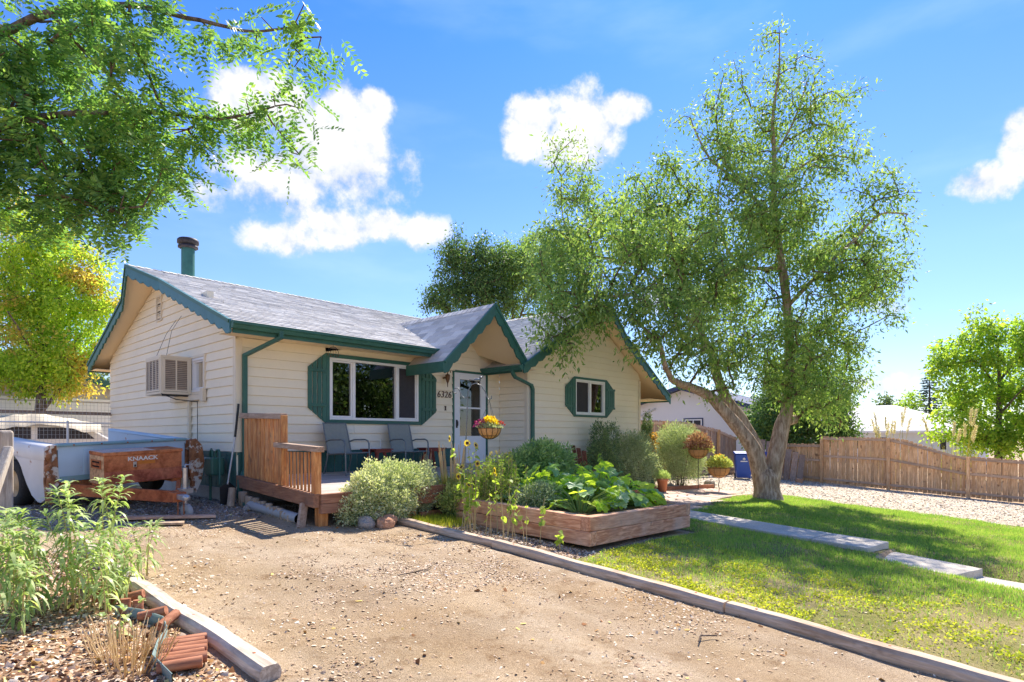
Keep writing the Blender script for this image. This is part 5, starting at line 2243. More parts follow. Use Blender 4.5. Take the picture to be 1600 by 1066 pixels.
rock('reddish flat faced rock at the deck corner below the variegated bush', (.90, -2.90), (.19, .14, .12), M['rock_red'], 1, .5)
rock('grey rock tucked behind the reddish rock at the deck corner', (.62, -2.80), (.16, .13, .12), M['rock'], 4, .9)
rock('brownish rock resting on top of the two deck corner rocks', (.84, -2.74), (.14, .10, .17), M['rock'], 7, .2)
rock('small round rock beside the drain pipe', (-.20, -.86), (.07, .09, .06), M['rock'], 9)
for i, (x, y, r0, lab) in enumerate(((9.6, -1.65, .16, 'dark rock under the bushes left of the terracotta pot'), (11.7, -1.65, .17, 'pale rock just right of the terracotta pot'), (12.1, -1.6, .12, 'smaller pale rock behind the timber edging near the silver bush'),
                                   (14.2, -1.7, .22, 'rounded tan rock at the far end of the red timber edging'))):
    rock(lab, (x, y), (r0, r0 * .8, r0 * .75), M['rock'], 20 + i, i)

tp = thing('flower_pot', 'small terracotta flower pot with feathery greens on the patio edge', 'pot', (10.55, -2.02, gz(10.55, -2.0) + .03))
m = MB()
m.lathe([(.001, 0), (.10, 0), (.145, .30), (.165, .30), (.165, .36), (.15, .36), (.14, .31), (.001, .31)], 20)
m.build('pot', M['terracotta'], tp)
tp_plant = tp
ur = thing('garden_urn', 'round teal glazed urn beside the terracotta pot', 'urn', (10.55, -1.52, gz(10.5, -1.5)))
m = MB()
m.lathe([(.001, 0), (.12, 0), (.21, .12), (.23, .22), (.20, .34), (.15, .40), (.17, .43), (.16, .44), (.13, .40), (.001, .38)], 22)
m.build('urn', M['teal_glaze'], ur)
M['turq'] = paint('turquoise glass', (.08, .50, .48), .2, .1)
MB().sphere((.06, -.04, .50), (.06, .06, .05), 12, 8).build('ornament', M['turq'], ur)


# ---------------------------------------------------------------- hanging basket stands
def basket(parent, c, r, h, name='basket'):
    m = MB()
    n = 9
    prof = [(r * math.cos(a) if k < n else .001, -h * math.sin(a)) for k, a in enumerate(np.linspace(0, math.pi / 2, n + 1))]
    m.lathe([(p[0] * .97, p[1] * .97) for p in prof], 22, c)
    bk = m.build(name, M['coco'], parent)
    w = MB()
    w.tube([(c[0] + r * math.cos(a), c[1] + r * math.sin(a), c[2]) for a in np.linspace(0, 2 * math.pi, 25)[:-1]], .006, 6, closed=True)
    w.tube([(c[0] + r * .72 * math.cos(a), c[1] + r * .72 * math.sin(a), c[2] - h * .70) for a in np.linspace(0, 2 * math.pi, 25)[:-1]], .004, 6, closed=True)
    for k in range(12):
        a0 = 2 * math.pi * k / 12
        w.tube([(c[0] + p[0] * math.cos(a0), c[1] + p[0] * math.sin(a0), c[2] + p[1]) for p in prof], .0035, 5)
    w.build('basket_wire', M['black'], bk)
    return bk


sk = thing('shepherds_hook', 'tall black double shepherds hook with a small iron bird on top', 'plant hook', (2.08, -3.25, gz(2.1, -3.3)), R(-47))
H_ = 2.17
m = MB()
m.tube([(0, 0, 0), (.03, 0, 1.2), (.06, 0, H_ - .22)], .0085, 8)
arc = [(.06 + .0, 0, H_ - .22), (.075, 0, H_ - .10), (.12, 0, H_ - .02), (.19, 0, H_), (.27, 0, H_ - .04), (.33, 0, H_ - .13), (.36, 0, H_ - .22), (.39, 0, H_ - .255), (.425, 0, H_ - .235), (.43, 0, H_ - .19)]
m.tube(arc, .008, 8)
arc = [(.06, 0, H_ - .20), (.04, 0, H_ - .22), (.0, 0, H_ - .225), (-.04, 0, H_ - .19), (-.055, 0, H_ - .13), (-.09, 0, H_ - .075), (-.14, 0, H_ - .08), (-.16, 0, H_ - .12), (-.14, 0, H_ - .16), (-.11, 0, H_ - .15)]
m.tube(arc, .008, 8)
pole = m.build('pole', M['chair_metal'], sk)
m = MB()
m.sphere((.21, 0, H_ + .05), (.055, .025, .028), 12, 8)
m.sphere((.262, 0, H_ + .085), (.024, .02, .022), 10, 7)
m.beam((.17, 0, H_ + .045), (.08, 0, H_ + .055), .02, .008)
m.tube([(.28, 0, H_ + .088), (.305, 0, H_ + .10)], [.008, .001], 6)
m.tube([(.20, 0, H_ + .03), (.20, 0, H_)], .004, 5)
m.build('bird', M['chair_metal'], sk)
hb = thing('hanging_basket', 'coco lined hanging basket of yellow and purple flowers on the shepherds hook', 'flower basket', (2.08 + .395 * math.cos(R(-47)), -3.25 + .395 * math.sin(R(-47)), 1.215))
hb_basket = basket(hb, (0, 0, 0), .185, .17)
m = MB()
for k in range(3):
    a = 2 * math.pi * k / 3 + .4
    m.tube([(.18 * math.cos(a), .18 * math.sin(a), 0), (0, 0, .42)], .0022, 5)
m.tube([(0, 0, .42), (0, 0, .47)], .003, 5)
m.build('hanger', M['black'], hb)

s2 = thing('basket_stand', 'lower coco basket of orange flowers on a twisted iron stand at the patio', 'flower basket', (12.80, -2.62, gz(12.8, -2.6)))
m = MB()
m.tube([(.0, 0, 0), (.03, 0, .12), (-.03, 0, .22), (.03, 0, .32), (0, 0, .42)], .012, 6)
m.build('stand', M['black'], s2)
s2_b = basket(s2, (0, 0, .72), .33, .30)
s3 = thing('basket_stand', 'upper coco basket of dusky pink foliage beside the silver bush', 'flower basket', (12.55, -2.10, gz(12.6, -2.1)))
m = MB()
m.tube([(.0, 0, 0), (0, 0, .95)], .012, 6)
m.build('stand', M['black'], s3)
s3_b = basket(s3, (0, 0, 1.22), .30, .28)

# ---------------------------------------------------------------- neighbours
def simple_house(name, label, x0, x1, y0, y1, zb, ze, zr, axis_, wall, roofm, over=.5, hip=0, trim=None, lap=.2, cat='house'):
    h = thing(name, label, cat, ((x0 + x1) / 2, (y0 + y1) / 2, zb))
    cx, cy = (x0 + x1) / 2, (y0 + y1) / 2
    X, Y = (x1 - x0) / 2, (y1 - y0) / 2
    H1, H2 = ze - zb, zr - zb
    m = MB()
    m.box(-X, X, -Y, Y, 0, H1)
    if not hip:
        if axis_ == 'y':
            m.prism([(-X, -Y, H1), (X, -Y, H1), (0, -Y, H2 - .05)], (0, 2 * Y, 0))
        else:
            m.prism([(-X, -Y, H1), (-X, Y, H1), (-X, 0, H2 - .05)], (2 * X, 0, 0))
    m.build('wall', wall, h)
    lp = MB()
    k = 0
    z = lap
    while z < H1:
        lp.box(-X - .012, X + .012, -Y - .012, Y + .012, z - .012, z)
        z += lap
    lp.build('lap_lines', wall, h, kind='stuff')
    r = MB()
    o = over
    sl = (H2 - H1) / (X if axis_ == 'y' else Y)
    ez = H1 - sl * o
    t_ = .12
    if hip:
        A = [(-X - o, -Y - o, ez), (X + o, -Y - o, ez), (X + o, Y + o, ez), (-X - o, Y + o, ez)]
        if axis_ == 'y':
            B = [(0, -Y + hip, H2), (0, Y - hip, H2)]
            r.add(A + B, [(0, 1, 4), (1, 2, 5, 4), (2, 3, 5), (3, 0, 4, 5), (3, 2, 1, 0)])
        else:
            B = [(-X + hip, 0, H2), (X - hip, 0, H2)]
            r.add(A + B, [(0, 1, 5, 4), (1, 2, 5), (2, 3, 4, 5), (3, 0, 4), (3, 2, 1, 0)])
    else:
        if axis_ == 'y':
            for s in (-1, 1):
                q = [(0, -Y - o, H2), (s * (X + o), -Y - o, ez), (s * (X + o), Y + o, ez), (0, Y + o, H2)]
                q2 = [(x, y, z + t_) for x, y, z in q]
                r.add(q + q2, [(0, 1, 2, 3), (7, 6, 5, 4), (0, 4, 5, 1), (1, 5, 6, 2), (2, 6, 7, 3), (3, 7, 4, 0)])
        else:
            for s in (-1, 1):
                q = [(-X - o, 0, H2), (-X - o, s * (Y + o), ez), (X + o, s * (Y + o), ez), (X + o, 0, H2)]
                q2 = [(x, y, z + t_) for x, y, z in q]
                r.add(q + q2, [(0, 1, 2, 3), (7, 6, 5, 4), (0, 4, 5, 1), (1, 5, 6, 2), (2, 6, 7, 3), (3, 7, 4, 0)])
    r.build('roof', roofm, h)
    if trim:
        t = MB()
        if hip:
            c4 = [(-X - o, -Y - o), (X + o, -Y - o), (X + o, Y + o), (-X - o, Y + o)]
            for i in range(4):
                a, b = c4[i], c4[(i + 1) % 4]
                t.beam((*a, ez - .06), (*b, ez - .06), .05, .16)
        else:
            for s in (-1, 1):
                for e in (-1, 1):
                    t = MB()
                    if axis_ == 'y':
                        t.beam((0, e * (Y + o + .02), H2 + .02), (s * (X + o), e * (Y + o + .02), ez + .02), .05, .24)
                    else:
                        t.beam((e * (X + o + .02), 0, H2 + .02), (e * (X + o + .02), s * (Y + o), ez + .02), .05, .24)
                    t.build('barge_board', trim, h)
        if hip:
            t.build('fascia', trim, h)
    return h


M['lav'] = paint('cool white siding', (.74, .73, .76), .6, .03, 0, scale=1)
M['far_white'] = paint('white siding', (.80, .80, .82), .6, .03, 0, scale=1)
M['white_roof'] = paint('pale grey roof', (.66, .66, .67), .8, .06, 0, scale=2)
M['navy'] = paint('navy trim', (.03, .045, .12), .5, .1, 0)
M['blue_grey_roof'] = paint('blue grey shingles', (.10, .12, .20), .9, .1, 0)
nh = simple_house('house', 'cool white lap-sided neighbour house with navy trim behind the old fence', 28.5, 34, -.3, 13.0, -.8, 1.9, 3.9, 'x', M['lav'], M['blue_grey_roof'], .6, 0, M['navy'])
hx = nh.location
m = MB()
ring(m, lambda a, o, z: (28.5 - hx.x - o, a - hx.y, z - hx.z), 5.15, 6.35, 1.55, 2.15, .06, .0, .05)
wn = m.build('window', M['navy'], nh)
ring(MB(), lambda a, o, z: (28.5 - hx.x - o, a - hx.y, z - hx.z), 5.22, 6.28, 1.62, 2.08, .07, .0, .035).build('frame', M['white'], wn)
mbox(MB(), lambda a, o, z: (28.5 - hx.x - o, a - hx.y, z - hx.z), 5.72, 5.78, .0, .035, 1.69, 2.01).build('mullion', M['white'], wn)
mbox(MB(), lambda a, o, z: (28.5 - hx.x - o, a - hx.y, z - hx.z), 5.29, 6.21, .0, .015, 1.69, 2.01).build('pane', M['screen'], wn)
dsp = MB()
dsp.beam((28.44 - hx.x, 9.6 - hx.y, 2.2 - hx.z), (28.44 - hx.x, 8.2 - hx.y, 2.75 - hx.z), .08, .08)
dsp.build('downspout', M['meter_grey'], nh)

wh_ = simple_house('house', 'white neighbour house with pale hip roof beyond the cedar fence', 46, 58, -5.6, 8.0, -1.6, 1.65, 3.6, 'y', M['far_white'], M['white_roof'], .5, 5.5, M['far_white'])
wl = wh_.location
for (yc, w_, z0, z1) in ((-.4, .7, .1, 1.1), (1.2, .7, .1, 1.1), (-4.0, .5, .1, 1.0), (4.2, .9, .1, 1.1)):
    f = lambda a, o, z: (46 - wl.x - o, a - wl.y, z - wl.z)
    wn = ring(MB(), f, yc - w_ / 2, yc + w_ / 2, z0, z1, .08, 0, .05).build('window', M['far_white'], wh_)
    mbox(MB(), f, yc - w_ / 2 + .08, yc + w_ / 2 - .08, 0, .02, z0 + .08, z1 - .08).build('pane', M['screen'], wn)

M['gar'] = paint('grey tan garage siding', (.50, .46, .42), .7, .05, 0, scale=1)
M['gar_roof'] = paint('dark garage roof', (.10, .10, .10), .9, .1, 0)
ga = simple_house('garage', 'grey tan gabled garage with dark green trim behind the wire fence', -4.6, 3.1, 15.5, 23, .1, 2.5, 3.75, 'y', M['gar'], M['gar_roof'], .35, 0, M['green'], cat='garage')
gl_ = ga.location
m = MB()
f = lambda a, o, z: (a - gl_.x, 15.5 - gl_.y - o, z - gl_.z)
ring(m, f, -3.9, 2.6, .1, 2.42, .1, 0, .05)
gd = m.build('sunlit_lower_wall', M['white'], ga)  # white panels stand in for sunlight on the lower siding
for k in range(5):
    mbox(MB(), f, -3.8, 2.5, .0, .03, .16 + k * .43, .56 + k * .43).build('panel', M['white'], gd)

# camper shell and covered load behind the wire fence
M['van'] = paint('off white vehicle paint', (.72, .72, .70), .35, .05, 0)
vn = thing('parked_van', 'white van parked behind the wire fence under a tan tarp', 'van', (-.9, 11.2, .0), R(8))
m = MB()
m.prism([(-2.3, -.85, .35), (2.2, -.85, .35), (2.3, -.85, .95), (1.5, -.85, 1.05), (.9, -.85, 1.42), (-2.2, -.85, 1.45)], (0, 1.7, 0))
m.build('van_body', M['van'], vn, bevel=.05)
m = MB()
m.prism([(-.2, -.856, 1.02), (1.15, -.856, 1.02), (.80, -.856, 1.33), (-.2, -.856, 1.33)], (0, -.006, 0))
m.prism([(-2.0, -.856, 1.02), (-.35, -.856, 1.02), (-.35, -.856, 1.33), (-2.0, -.856, 1.33)], (0, -.006, 0))
m.build('side_window', M['screen'], vn)
for x in (-1.5, 1.5):
    m = MB()
    vs = [(x + r0 * math.cos(2 * math.pi * k / 18), yy, .33 + r0 * math.sin(2 * math.pi * k / 18)) for r0, yy in ((.001, -.88), (.32, -.88), (.32, -.68), (.001, -.68)) for k in range(18)]
    m.add(vs, [(i * 18 + k, i * 18 + (k + 1) % 18, (i + 1) * 18 + (k + 1) % 18, (i + 1) * 18 + k) for i in range(3) for k in range(18)])
    m.build('wheel', M['rubber'], vn)
M['tarp'] = paint('crumpled tan tarp', (.62, .55, .42), .6, .15, .3, (.3, .22, .15), 3)
import mathutils.noise as mnoise
tv, tf = [], []
nx_, ny_ = 34, 14
for i in range(nx_):
    for j in range(ny_):
        x, y = -1.7 + 3.0 * i / (nx_ - 1), -1.0 + 1.9 * j / (ny_ - 1)
        edge_ = min(j, ny_ - 1 - j) / 2.0
        z = 1.46 + .22 * math.exp(-((x + .2) / .9) ** 2) + .07 * mnoise.noise(Vector((x * 3, y * 3, 0))) - (.28 if edge_ < .4 else 0)
        tv.append((x, y, z))
for i in range(nx_ - 1):
    for j in range(ny_ - 1):
        a = i * ny_ + j
        tf.append((a, a + ny_, a + ny_ + 1, a + 1))
m = MB()
m.add(tv, tf, True)
m.add([(x, y, z + .006) for x, y, z in tv], [f_[::-1] for f_ in tf], True)
tq = m.build('tarp', M['tarp'], None)
tq.location = vn.location
tq.rotation_euler = vn.rotation_euler
setp(tq, 'crumpled tan tarp draped over the roof of the parked van', 'tarp')
ASH = [(0.00, 0.00, 9.97, 1.10, 0.87, 1.0), (-1.01, 0.00, 9.39, 0.64, 0.72, 1.0), (1.01, 0.00, 9.53, 0.72, 0.72, 1.0), (0.29, 0.00, 8.67, 1.30, 0.87, 1.2), (-1.30, 0.00, 7.95, 0.92, 0.81, 1.0), (-0.43, 0.00, 7.51, 1.44, 0.72, 1.2), (0.87, 0.00, 7.66, 1.16, 0.87, 1.0), (-1.73, 0.00, 7.51, 0.58, 0.43, 0.5), ]
LOCUSTFAR = [(0.00, 0.00, 9.98, 0.96, 0.75, 1.0), (1.35, 0.00, 10.43, 0.90, 0.66, 1.0), (-0.30, 0.00, 8.94, 1.14, 1.05, 1.3), (1.20, 0.00, 8.94, 1.35, 1.35, 1.4), (0.00, 0.00, 7.59, 1.20, 0.84, 1.2), (1.80, 0.00, 7.44, 1.50, 0.90, 1.0), ]
OVER = [(-4.06, 0.30, 4.47, 0.51, 0.37, 1.6), (-3.48, -0.20, 4.52, 0.37, 0.29, 1.1), (-2.99, 0.00, 4.60, 0.32, 0.16, 0.8), (-2.51, 0.20, 4.58, 0.29, 0.15, 0.7), (-2.14, 0.00, 4.42, 0.24, 0.16, 0.6), (-1.76, -0.20, 4.36, 0.24, 0.19, 0.8), (-1.60, -0.20, 4.44, 0.12, 0.11, 0.3), (-1.87, 0.00, 4.18, 0.21, 0.15, 0.5), (-4.06, 0.00, 3.93, 0.43, 0.32, 1.4), (-3.53, 0.20, 3.99, 0.27, 0.27, 0.7), (-3.07, -0.20, 4.10, 0.27, 0.32, 1.1), (-4.01, 0.00, 3.45, 0.51, 0.29, 2.2), (-3.42, 0.30, 3.53, 0.43, 0.29, 1.8), (-2.99, 0.00, 3.67, 0.32, 0.27, 1.3), (-2.62, 0.10, 3.69, 0.29, 0.21, 1.1), (-2.30, 0.00, 3.75, 0.24, 0.19, 0.9), (-1.98, 0.00, 3.77, 0.24, 0.16, 0.7), (-1.84, 0.00, 3.59, 0.13, 0.19, 0.5), (-3.96, 0.20, 3.08, 0.40, 0.21, 1.8), (-3.48, 0.00, 3.13, 0.32, 0.27, 1.6), (-3.16, -0.10, 2.97, 0.17, 0.21, 0.8), (-2.89, 0.00, 3.29, 0.21, 0.16, 0.8), (-2.46, 0.00, 3.48, 0.19, 0.13, 0.5), (-4.60, 0.00, 4.20, 0.32, 0.48, 1.0), (-4.60, 0.00, 3.40, 0.32, 0.43, 1.0), (-3.32, 0.00, 2.81, 0.16, 0.11, 0.4), (-3.72, 0.00, 2.87, 0.21, 0.13, 0.6), ]
OVERLIMBS = [[(-6.04, 0.50, -0.08, 0.220), (-6.04, 0.50, 1.53, 0.190), (-5.94, 0.40, 2.60, 0.170), (-5.78, 0.30, 3.40, 0.150), ], [(-5.78, 0.30, 3.40, 0.120), (-5.24, 0.20, 3.93, 0.090), (-4.60, 0.10, 4.36, 0.070), (-3.85, 0.00, 4.63, 0.055), (-3.21, 0.00, 4.69, 0.040), (-2.73, 0.00, 4.60, 0.030), (-2.25, 0.00, 4.48, 0.022), (-1.76, -0.10, 4.44, 0.012), ], [(-5.94, 0.40, 2.60, 0.120), (-5.24, 0.30, 3.19, 0.090), (-4.60, 0.10, 3.59, 0.070), (-3.96, 0.00, 3.75, 0.050), (-3.48, 0.00, 3.79, 0.040), (-2.89, 0.00, 3.79, 0.032), (-2.46, 0.00, 3.74, 0.022), (-1.98, 0.00, 3.85, 0.012), ], [(-3.96, 0.00, 3.75, 0.035), (-3.69, 0.00, 3.45, 0.028), (-3.48, 0.00, 3.13, 0.018), (-3.21, 0.00, 2.89, 0.010), ], [(-3.85, 0.00, 4.63, 0.035), (-3.58, 0.00, 4.31, 0.025), (-3.26, 0.00, 3.99, 0.020), (-3.05, 0.00, 3.67, 0.012), ], ]
ELM_CROWN = [(0.32, 0.00, 12.36, 0.67, 0.79, 0.7), (0.49, 0.30, 11.57, 1.05, 0.88, 0.8), (-1.18, -0.20, 11.40, 0.84, 0.84, 0.6), (-2.14, 0.00, 10.78, 0.61, 0.70, 0.3), (-0.47, 0.50, 10.34, 1.32, 0.97, 1.0), (1.28, -0.50, 10.43, 1.23, 0.97, 0.9), (2.33, 0.30, 9.56, 0.97, 0.79, 0.7), (0.75, 0.00, 9.12, 1.49, 1.05, 1.3), (-1.53, -0.80, 8.94, 1.32, 0.97, 1.2), (-2.76, 0.30, 8.77, 0.97, 0.88, 0.8), (3.04, 0.00, 9.20, 0.44, 0.39, 0.1), (2.69, -0.50, 7.89, 1.32, 0.79, 0.9), (3.83, 0.00, 7.54, 0.49, 0.44, 0.3), (3.39, 0.40, 6.66, 1.05, 0.74, 0.9), (-5.56, 0.00, 9.12, 0.56, 0.97, 0.5), (-4.77, 0.60, 9.03, 0.56, 0.74, 0.5), (-5.21, -0.40, 7.98, 0.91, 0.88, 1.1), (-3.90, 0.00, 7.62, 1.23, 1.05, 1.5), (-2.58, 0.90, 7.19, 1.49, 1.14, 1.8), (-0.82, -1.20, 7.36, 1.58, 1.23, 1.8), (1.11, 0.80, 7.36, 1.58, 1.23, 1.8), (-5.74, -0.20, 6.66, 1.02, 0.88, 1.5), (-4.34, -1.20, 6.13, 1.49, 0.97, 1.9), (-2.40, -1.60, 5.78, 1.58, 1.05, 2.0), (-0.47, 1.20, 5.61, 1.67, 1.05, 2.0), (1.46, -1.00, 5.78, 1.58, 1.05, 1.9), (3.04, 0.60, 5.96, 1.14, 0.88, 1.2), (3.74, 0.00, 4.73, 0.61, 0.56, 0.5), (-5.91, -0.60, 5.43, 0.84, 0.74, 1.2), (-5.21, -1.20, 4.55, 1.09, 0.70, 1.5), (-3.72, -0.80, 4.38, 1.40, 0.79, 1.7), (-2.05, -1.40, 4.11, 1.40, 0.88, 1.8), (-0.30, -0.60, 4.11, 1.58, 0.97, 2.0), (1.46, 0.20, 4.11, 1.40, 1.05, 1.9), (2.51, 0.60, 3.68, 0.74, 0.88, 1.0), (-2.93, -0.80, 3.50, 0.79, 0.53, 0.6), (-1.00, -0.80, 3.06, 1.05, 0.61, 0.9), (0.58, -0.60, 2.97, 1.32, 0.79, 1.5), (1.98, 0.60, 2.62, 0.88, 0.74, 1.1), (-2.05, -0.60, 2.89, 0.61, 0.25, 0.2), (-6.09, -0.80, 4.11, 0.49, 0.44, 0.7), (-5.4, -1.0, 5.0, 1.0, .7, 1.0), (-4.4, -1.1, 4.0, 1.1, .6, .7), (-3.4, -.9, 4.9, 1.0, .7, .7), (-5.9, -.4, 6.0, .8, .8, 1.4), (-4.6, -.2, 7.0, 1.0, .9, 1.3), (-6.1, -.7, 4.5, .6, .6, 1.2), (-5.9, -.7, 3.7, .6, .5, 1.0), (-1.9, 0, 7.2, .9, .8, 1.2), (-1.3, .3, 5.5, .9, .8, 1.2), (-.3, .2, 7.8, .9, .8, 1.2), (.9, .2, 6.6, 1.0, .8, 1.3), (2.0, 0, 5.0, .9, .7, 1.2), (2.5, 0, 7.0, .9, .7, 1.2), (-5.5, 0, 5.1, .8, .5, 1.1), (-4.6, 0, 5.0, .8, .5, 1.0), (-4.1, 0, 5.3, .7, .5, .9), (-3.4, 0, 8.2, .8, .8, 1.0), (-2.6, 0, 8.0, .9, .8, .9), (-1.9, 0, 7.9, .8, .8, .8), ]
ELM_LIMBS = [[(0.00, 0.00, -0.35, 0.62), (0.00, 0.00, -0.05, 0.43), (-0.02, 0.00, 0.25, 0.345), (-0.06, 0.00, 0.60, 0.335), (-0.04, 0.03, 0.80, 0.25), (-0.03, 0.03, 0.92, 0.10), ], [(-0.10, 0.00, 0.20, 0.240), (-0.20, 0.00, 0.72, 0.235), (-0.44, -0.10, 1.39, 0.200), (-0.82, -0.20, 1.89, 0.170), (-1.35, -0.30, 2.45, 0.155), (-1.79, -0.40, 2.83, 0.130), (-2.40, -0.50, 3.01, 0.105), (-3.02, -0.60, 3.06, 0.080), (-3.37, -0.70, 3.32, 0.060), (-3.72, -0.80, 3.85, 0.045), (-4.34, -0.90, 4.38, 0.030), ], [(-0.08, 0.08, 0.30, 0.210), (-0.14, 0.10, 0.80, 0.205), (-0.33, 0.15, 1.57, 0.180), (-0.65, 0.20, 2.18, 0.160), (-1.00, 0.30, 2.71, 0.140), (-1.26, 0.40, 3.41, 0.120), (-1.39, 0.50, 4.11, 0.100), (-1.79, 0.50, 4.90, 0.080), (-2.05, 0.50, 5.96, 0.060), (-2.40, 0.50, 7.01, 0.045), (-2.67, 0.40, 8.06, 0.030), ], [(-1.79, 0.50, 4.90, 0.070), (-2.40, 0.30, 5.08, 0.060), (-3.11, 0.00, 5.26, 0.050), (-3.72, -0.30, 5.17, 0.045), (-4.51, -0.60, 4.90, 0.035), (-5.39, -0.80, 4.90, 0.020), ], [(-1.39, 0.50, 4.11, 0.070), (-2.14, 0.70, 4.55, 0.060), (-2.58, 0.80, 5.43, 0.050), (-3.11, 0.90, 6.13, 0.040), (-3.98, 0.90, 6.48, 0.035), (-5.21, 0.60, 6.75, 0.025), (-5.56, 0.40, 7.89, 0.020), (-5.60, 0.30, 8.94, 0.012), ], [(0.08, 0.00, 0.25, 0.230), (0.15, 0.00, 0.72, 0.232), (0.28, 0.00, 1.39, 0.220), (0.40, 0.00, 2.01, 0.210), (0.54, 0.00, 2.45, 0.160), (0.61, 0.10, 3.15, 0.140), (0.68, 0.15, 4.20, 0.125), (0.58, 0.10, 5.26, 0.110), (0.44, 0.05, 6.31, 0.100), (0.26, 0.00, 7.36, 0.085), (0.16, 0.00, 8.41, 0.070), (0.19, 0.00, 9.47, 0.055), (0.16, 0.00, 10.52, 0.040), (0.30, 0.00, 11.57, 0.028), (0.33, 0.00, 12.36, 0.015), ], [(0.40, 0.00, 2.10, 0.150), (0.65, 0.00, 2.15, 0.130), (0.79, 0.00, 2.18, 0.120), ], [(0.26, 0.00, 7.36, 0.050), (-0.47, -0.30, 8.06, 0.045), (-1.18, -0.50, 8.59, 0.038), (-1.79, -0.60, 9.03, 0.030), (-2.23, -0.60, 9.91, 0.020), ], [(0.58, 0.10, 5.26, 0.060), (1.28, -0.40, 6.13, 0.050), (1.98, -0.60, 6.83, 0.040), (2.69, -0.60, 7.54, 0.030), (3.56, -0.40, 7.62, 0.018), ], [(0.16, 0.00, 8.41, 0.045), (0.93, 0.30, 9.12, 0.038), (1.81, 0.40, 9.56, 0.030), (2.60, 0.40, 9.47, 0.018), ], [(0.68, 0.15, 4.20, 0.070), (1.63, 0.60, 4.73, 0.055), (2.51, 0.70, 5.43, 0.040), (3.30, 0.60, 5.96, 0.025), ], [(0.44, 0.05, 6.31, 0.060), (-0.30, 1.00, 6.66, 0.050), (-0.82, 1.20, 7.54, 0.040), (-1.00, 1.00, 8.77, 0.030), (-0.82, 0.60, 10.17, 0.020), ], [(0.16, 0.00, 9.29, 0.030), (0.58, -0.30, 10.17, 0.025), (0.93, -0.30, 11.22, 0.018), ], ]
YELLOW = [(-0.71, 0.00, 7.94, 0.77, 0.81, 1.0), (0.41, 0.00, 7.33, 0.81, 0.71, 1.0), (1.42, 0.00, 6.62, 0.65, 0.65, 0.9), (-0.61, 0.00, 6.62, 0.91, 0.81, 1.2), (1.63, 0.00, 5.50, 0.73, 0.69, 1.2), (0.61, 0.00, 5.60, 1.02, 0.91, 1.4), (-0.81, 0.00, 5.19, 0.91, 0.91, 1.4), (1.22, 0.00, 4.18, 0.91, 0.71, 1.2), (0.00, 0.00, 3.57, 1.22, 0.91, 1.6), (-1.02, 0.00, 3.16, 0.61, 0.71, 1.0), (1.02, 0.00, 2.96, 0.65, 0.57, 0.8), (0.00, 0.00, 2.65, 0.81, 0.30, 0.5), ]
MAPLE = [(-1.03, 0.00, 7.71, 0.96, 0.96, 0.7), (0.51, 0.00, 7.88, 0.96, 0.86, 0.7), (-2.40, 0.00, 6.34, 1.30, 1.10, 1.0), (-0.34, 0.00, 6.17, 1.44, 1.20, 1.1), (1.71, 0.00, 6.51, 1.54, 1.54, 1.0), (-2.91, 0.00, 4.80, 0.89, 1.03, 0.8), (-1.71, 0.00, 4.11, 1.44, 1.20, 1.2), (0.34, 0.00, 3.94, 1.71, 1.37, 1.4), (2.05, 0.00, 3.43, 1.37, 1.71, 1.2), (-1.20, 0.00, 2.57, 1.20, 0.75, 0.8), (0.68, 0.00, 2.06, 2.05, 0.75, 1.2), (-2.6, 0, 2.6, 1.3, .9, 1.0), (-3.6, 0, 5.6, .6, .7, .5), (-.6, 0, 8.2, .5, .9, .5), (1.6, 0, 8.0, .6, .8, .5), (-1.9, 0, 7.2, .6, .9, .5), (2.6, 0, 5.2, 1.2, 1.6, 1.0), (-.4, 0, 1.5, 2.2, .6, .8), (-2.57, 0.00, 5.82, 0.68, 0.68, 0.6), ]
SHRUBTREE = [(-0.43, 0.00, 4.36, 1.44, 1.30, 1.0), (1.30, 0.00, 4.07, 1.30, 1.44, 1.0), (-1.30, 0.00, 2.91, 1.30, 1.01, 1.2), (0.29, 0.00, 2.63, 1.59, 1.01, 1.3), (1.88, 0.00, 2.48, 0.81, 1.01, 1.0), (-0.58, 0.00, 1.61, 1.30, 0.72, 1.0), (-1.73, 0.00, 2.05, 0.87, 0.81, 0.8), (1.01, 0.00, 1.76, 1.01, 0.58, 0.7), ]

# ================================================================== PLANTS
YAW = R(-47.37)


def unit(a):
    return a / np.maximum(np.linalg.norm(a, axis=-1, keepdims=True), 1e-9)


def rnd_dirs(n):
    return unit(RNG.normal(size=(n, 3)))


def leaf_quads(c, ax, L, W, fold=.2):
    """one folded rhombic leaf per row: (4n, 3) vertices and (n, 4) faces"""
    n = len(c)
    ax = unit(ax)
    side = unit(np.cross(ax, rnd_dirs(n)))
    nr = np.cross(side, ax)
    L = np.broadcast_to(L, (n,))[:, None]
    W = np.broadcast_to(W, (n,))[:, None]
    mid = c + ax * L * .45
    V = np.stack([c, mid + side * W / 2 + nr * W * fold, c + ax * L, mid - side * W / 2 + nr * W * fold], 1).reshape(-1, 3)
    F = np.arange(4 * n).reshape(n, 4)
    return V, F


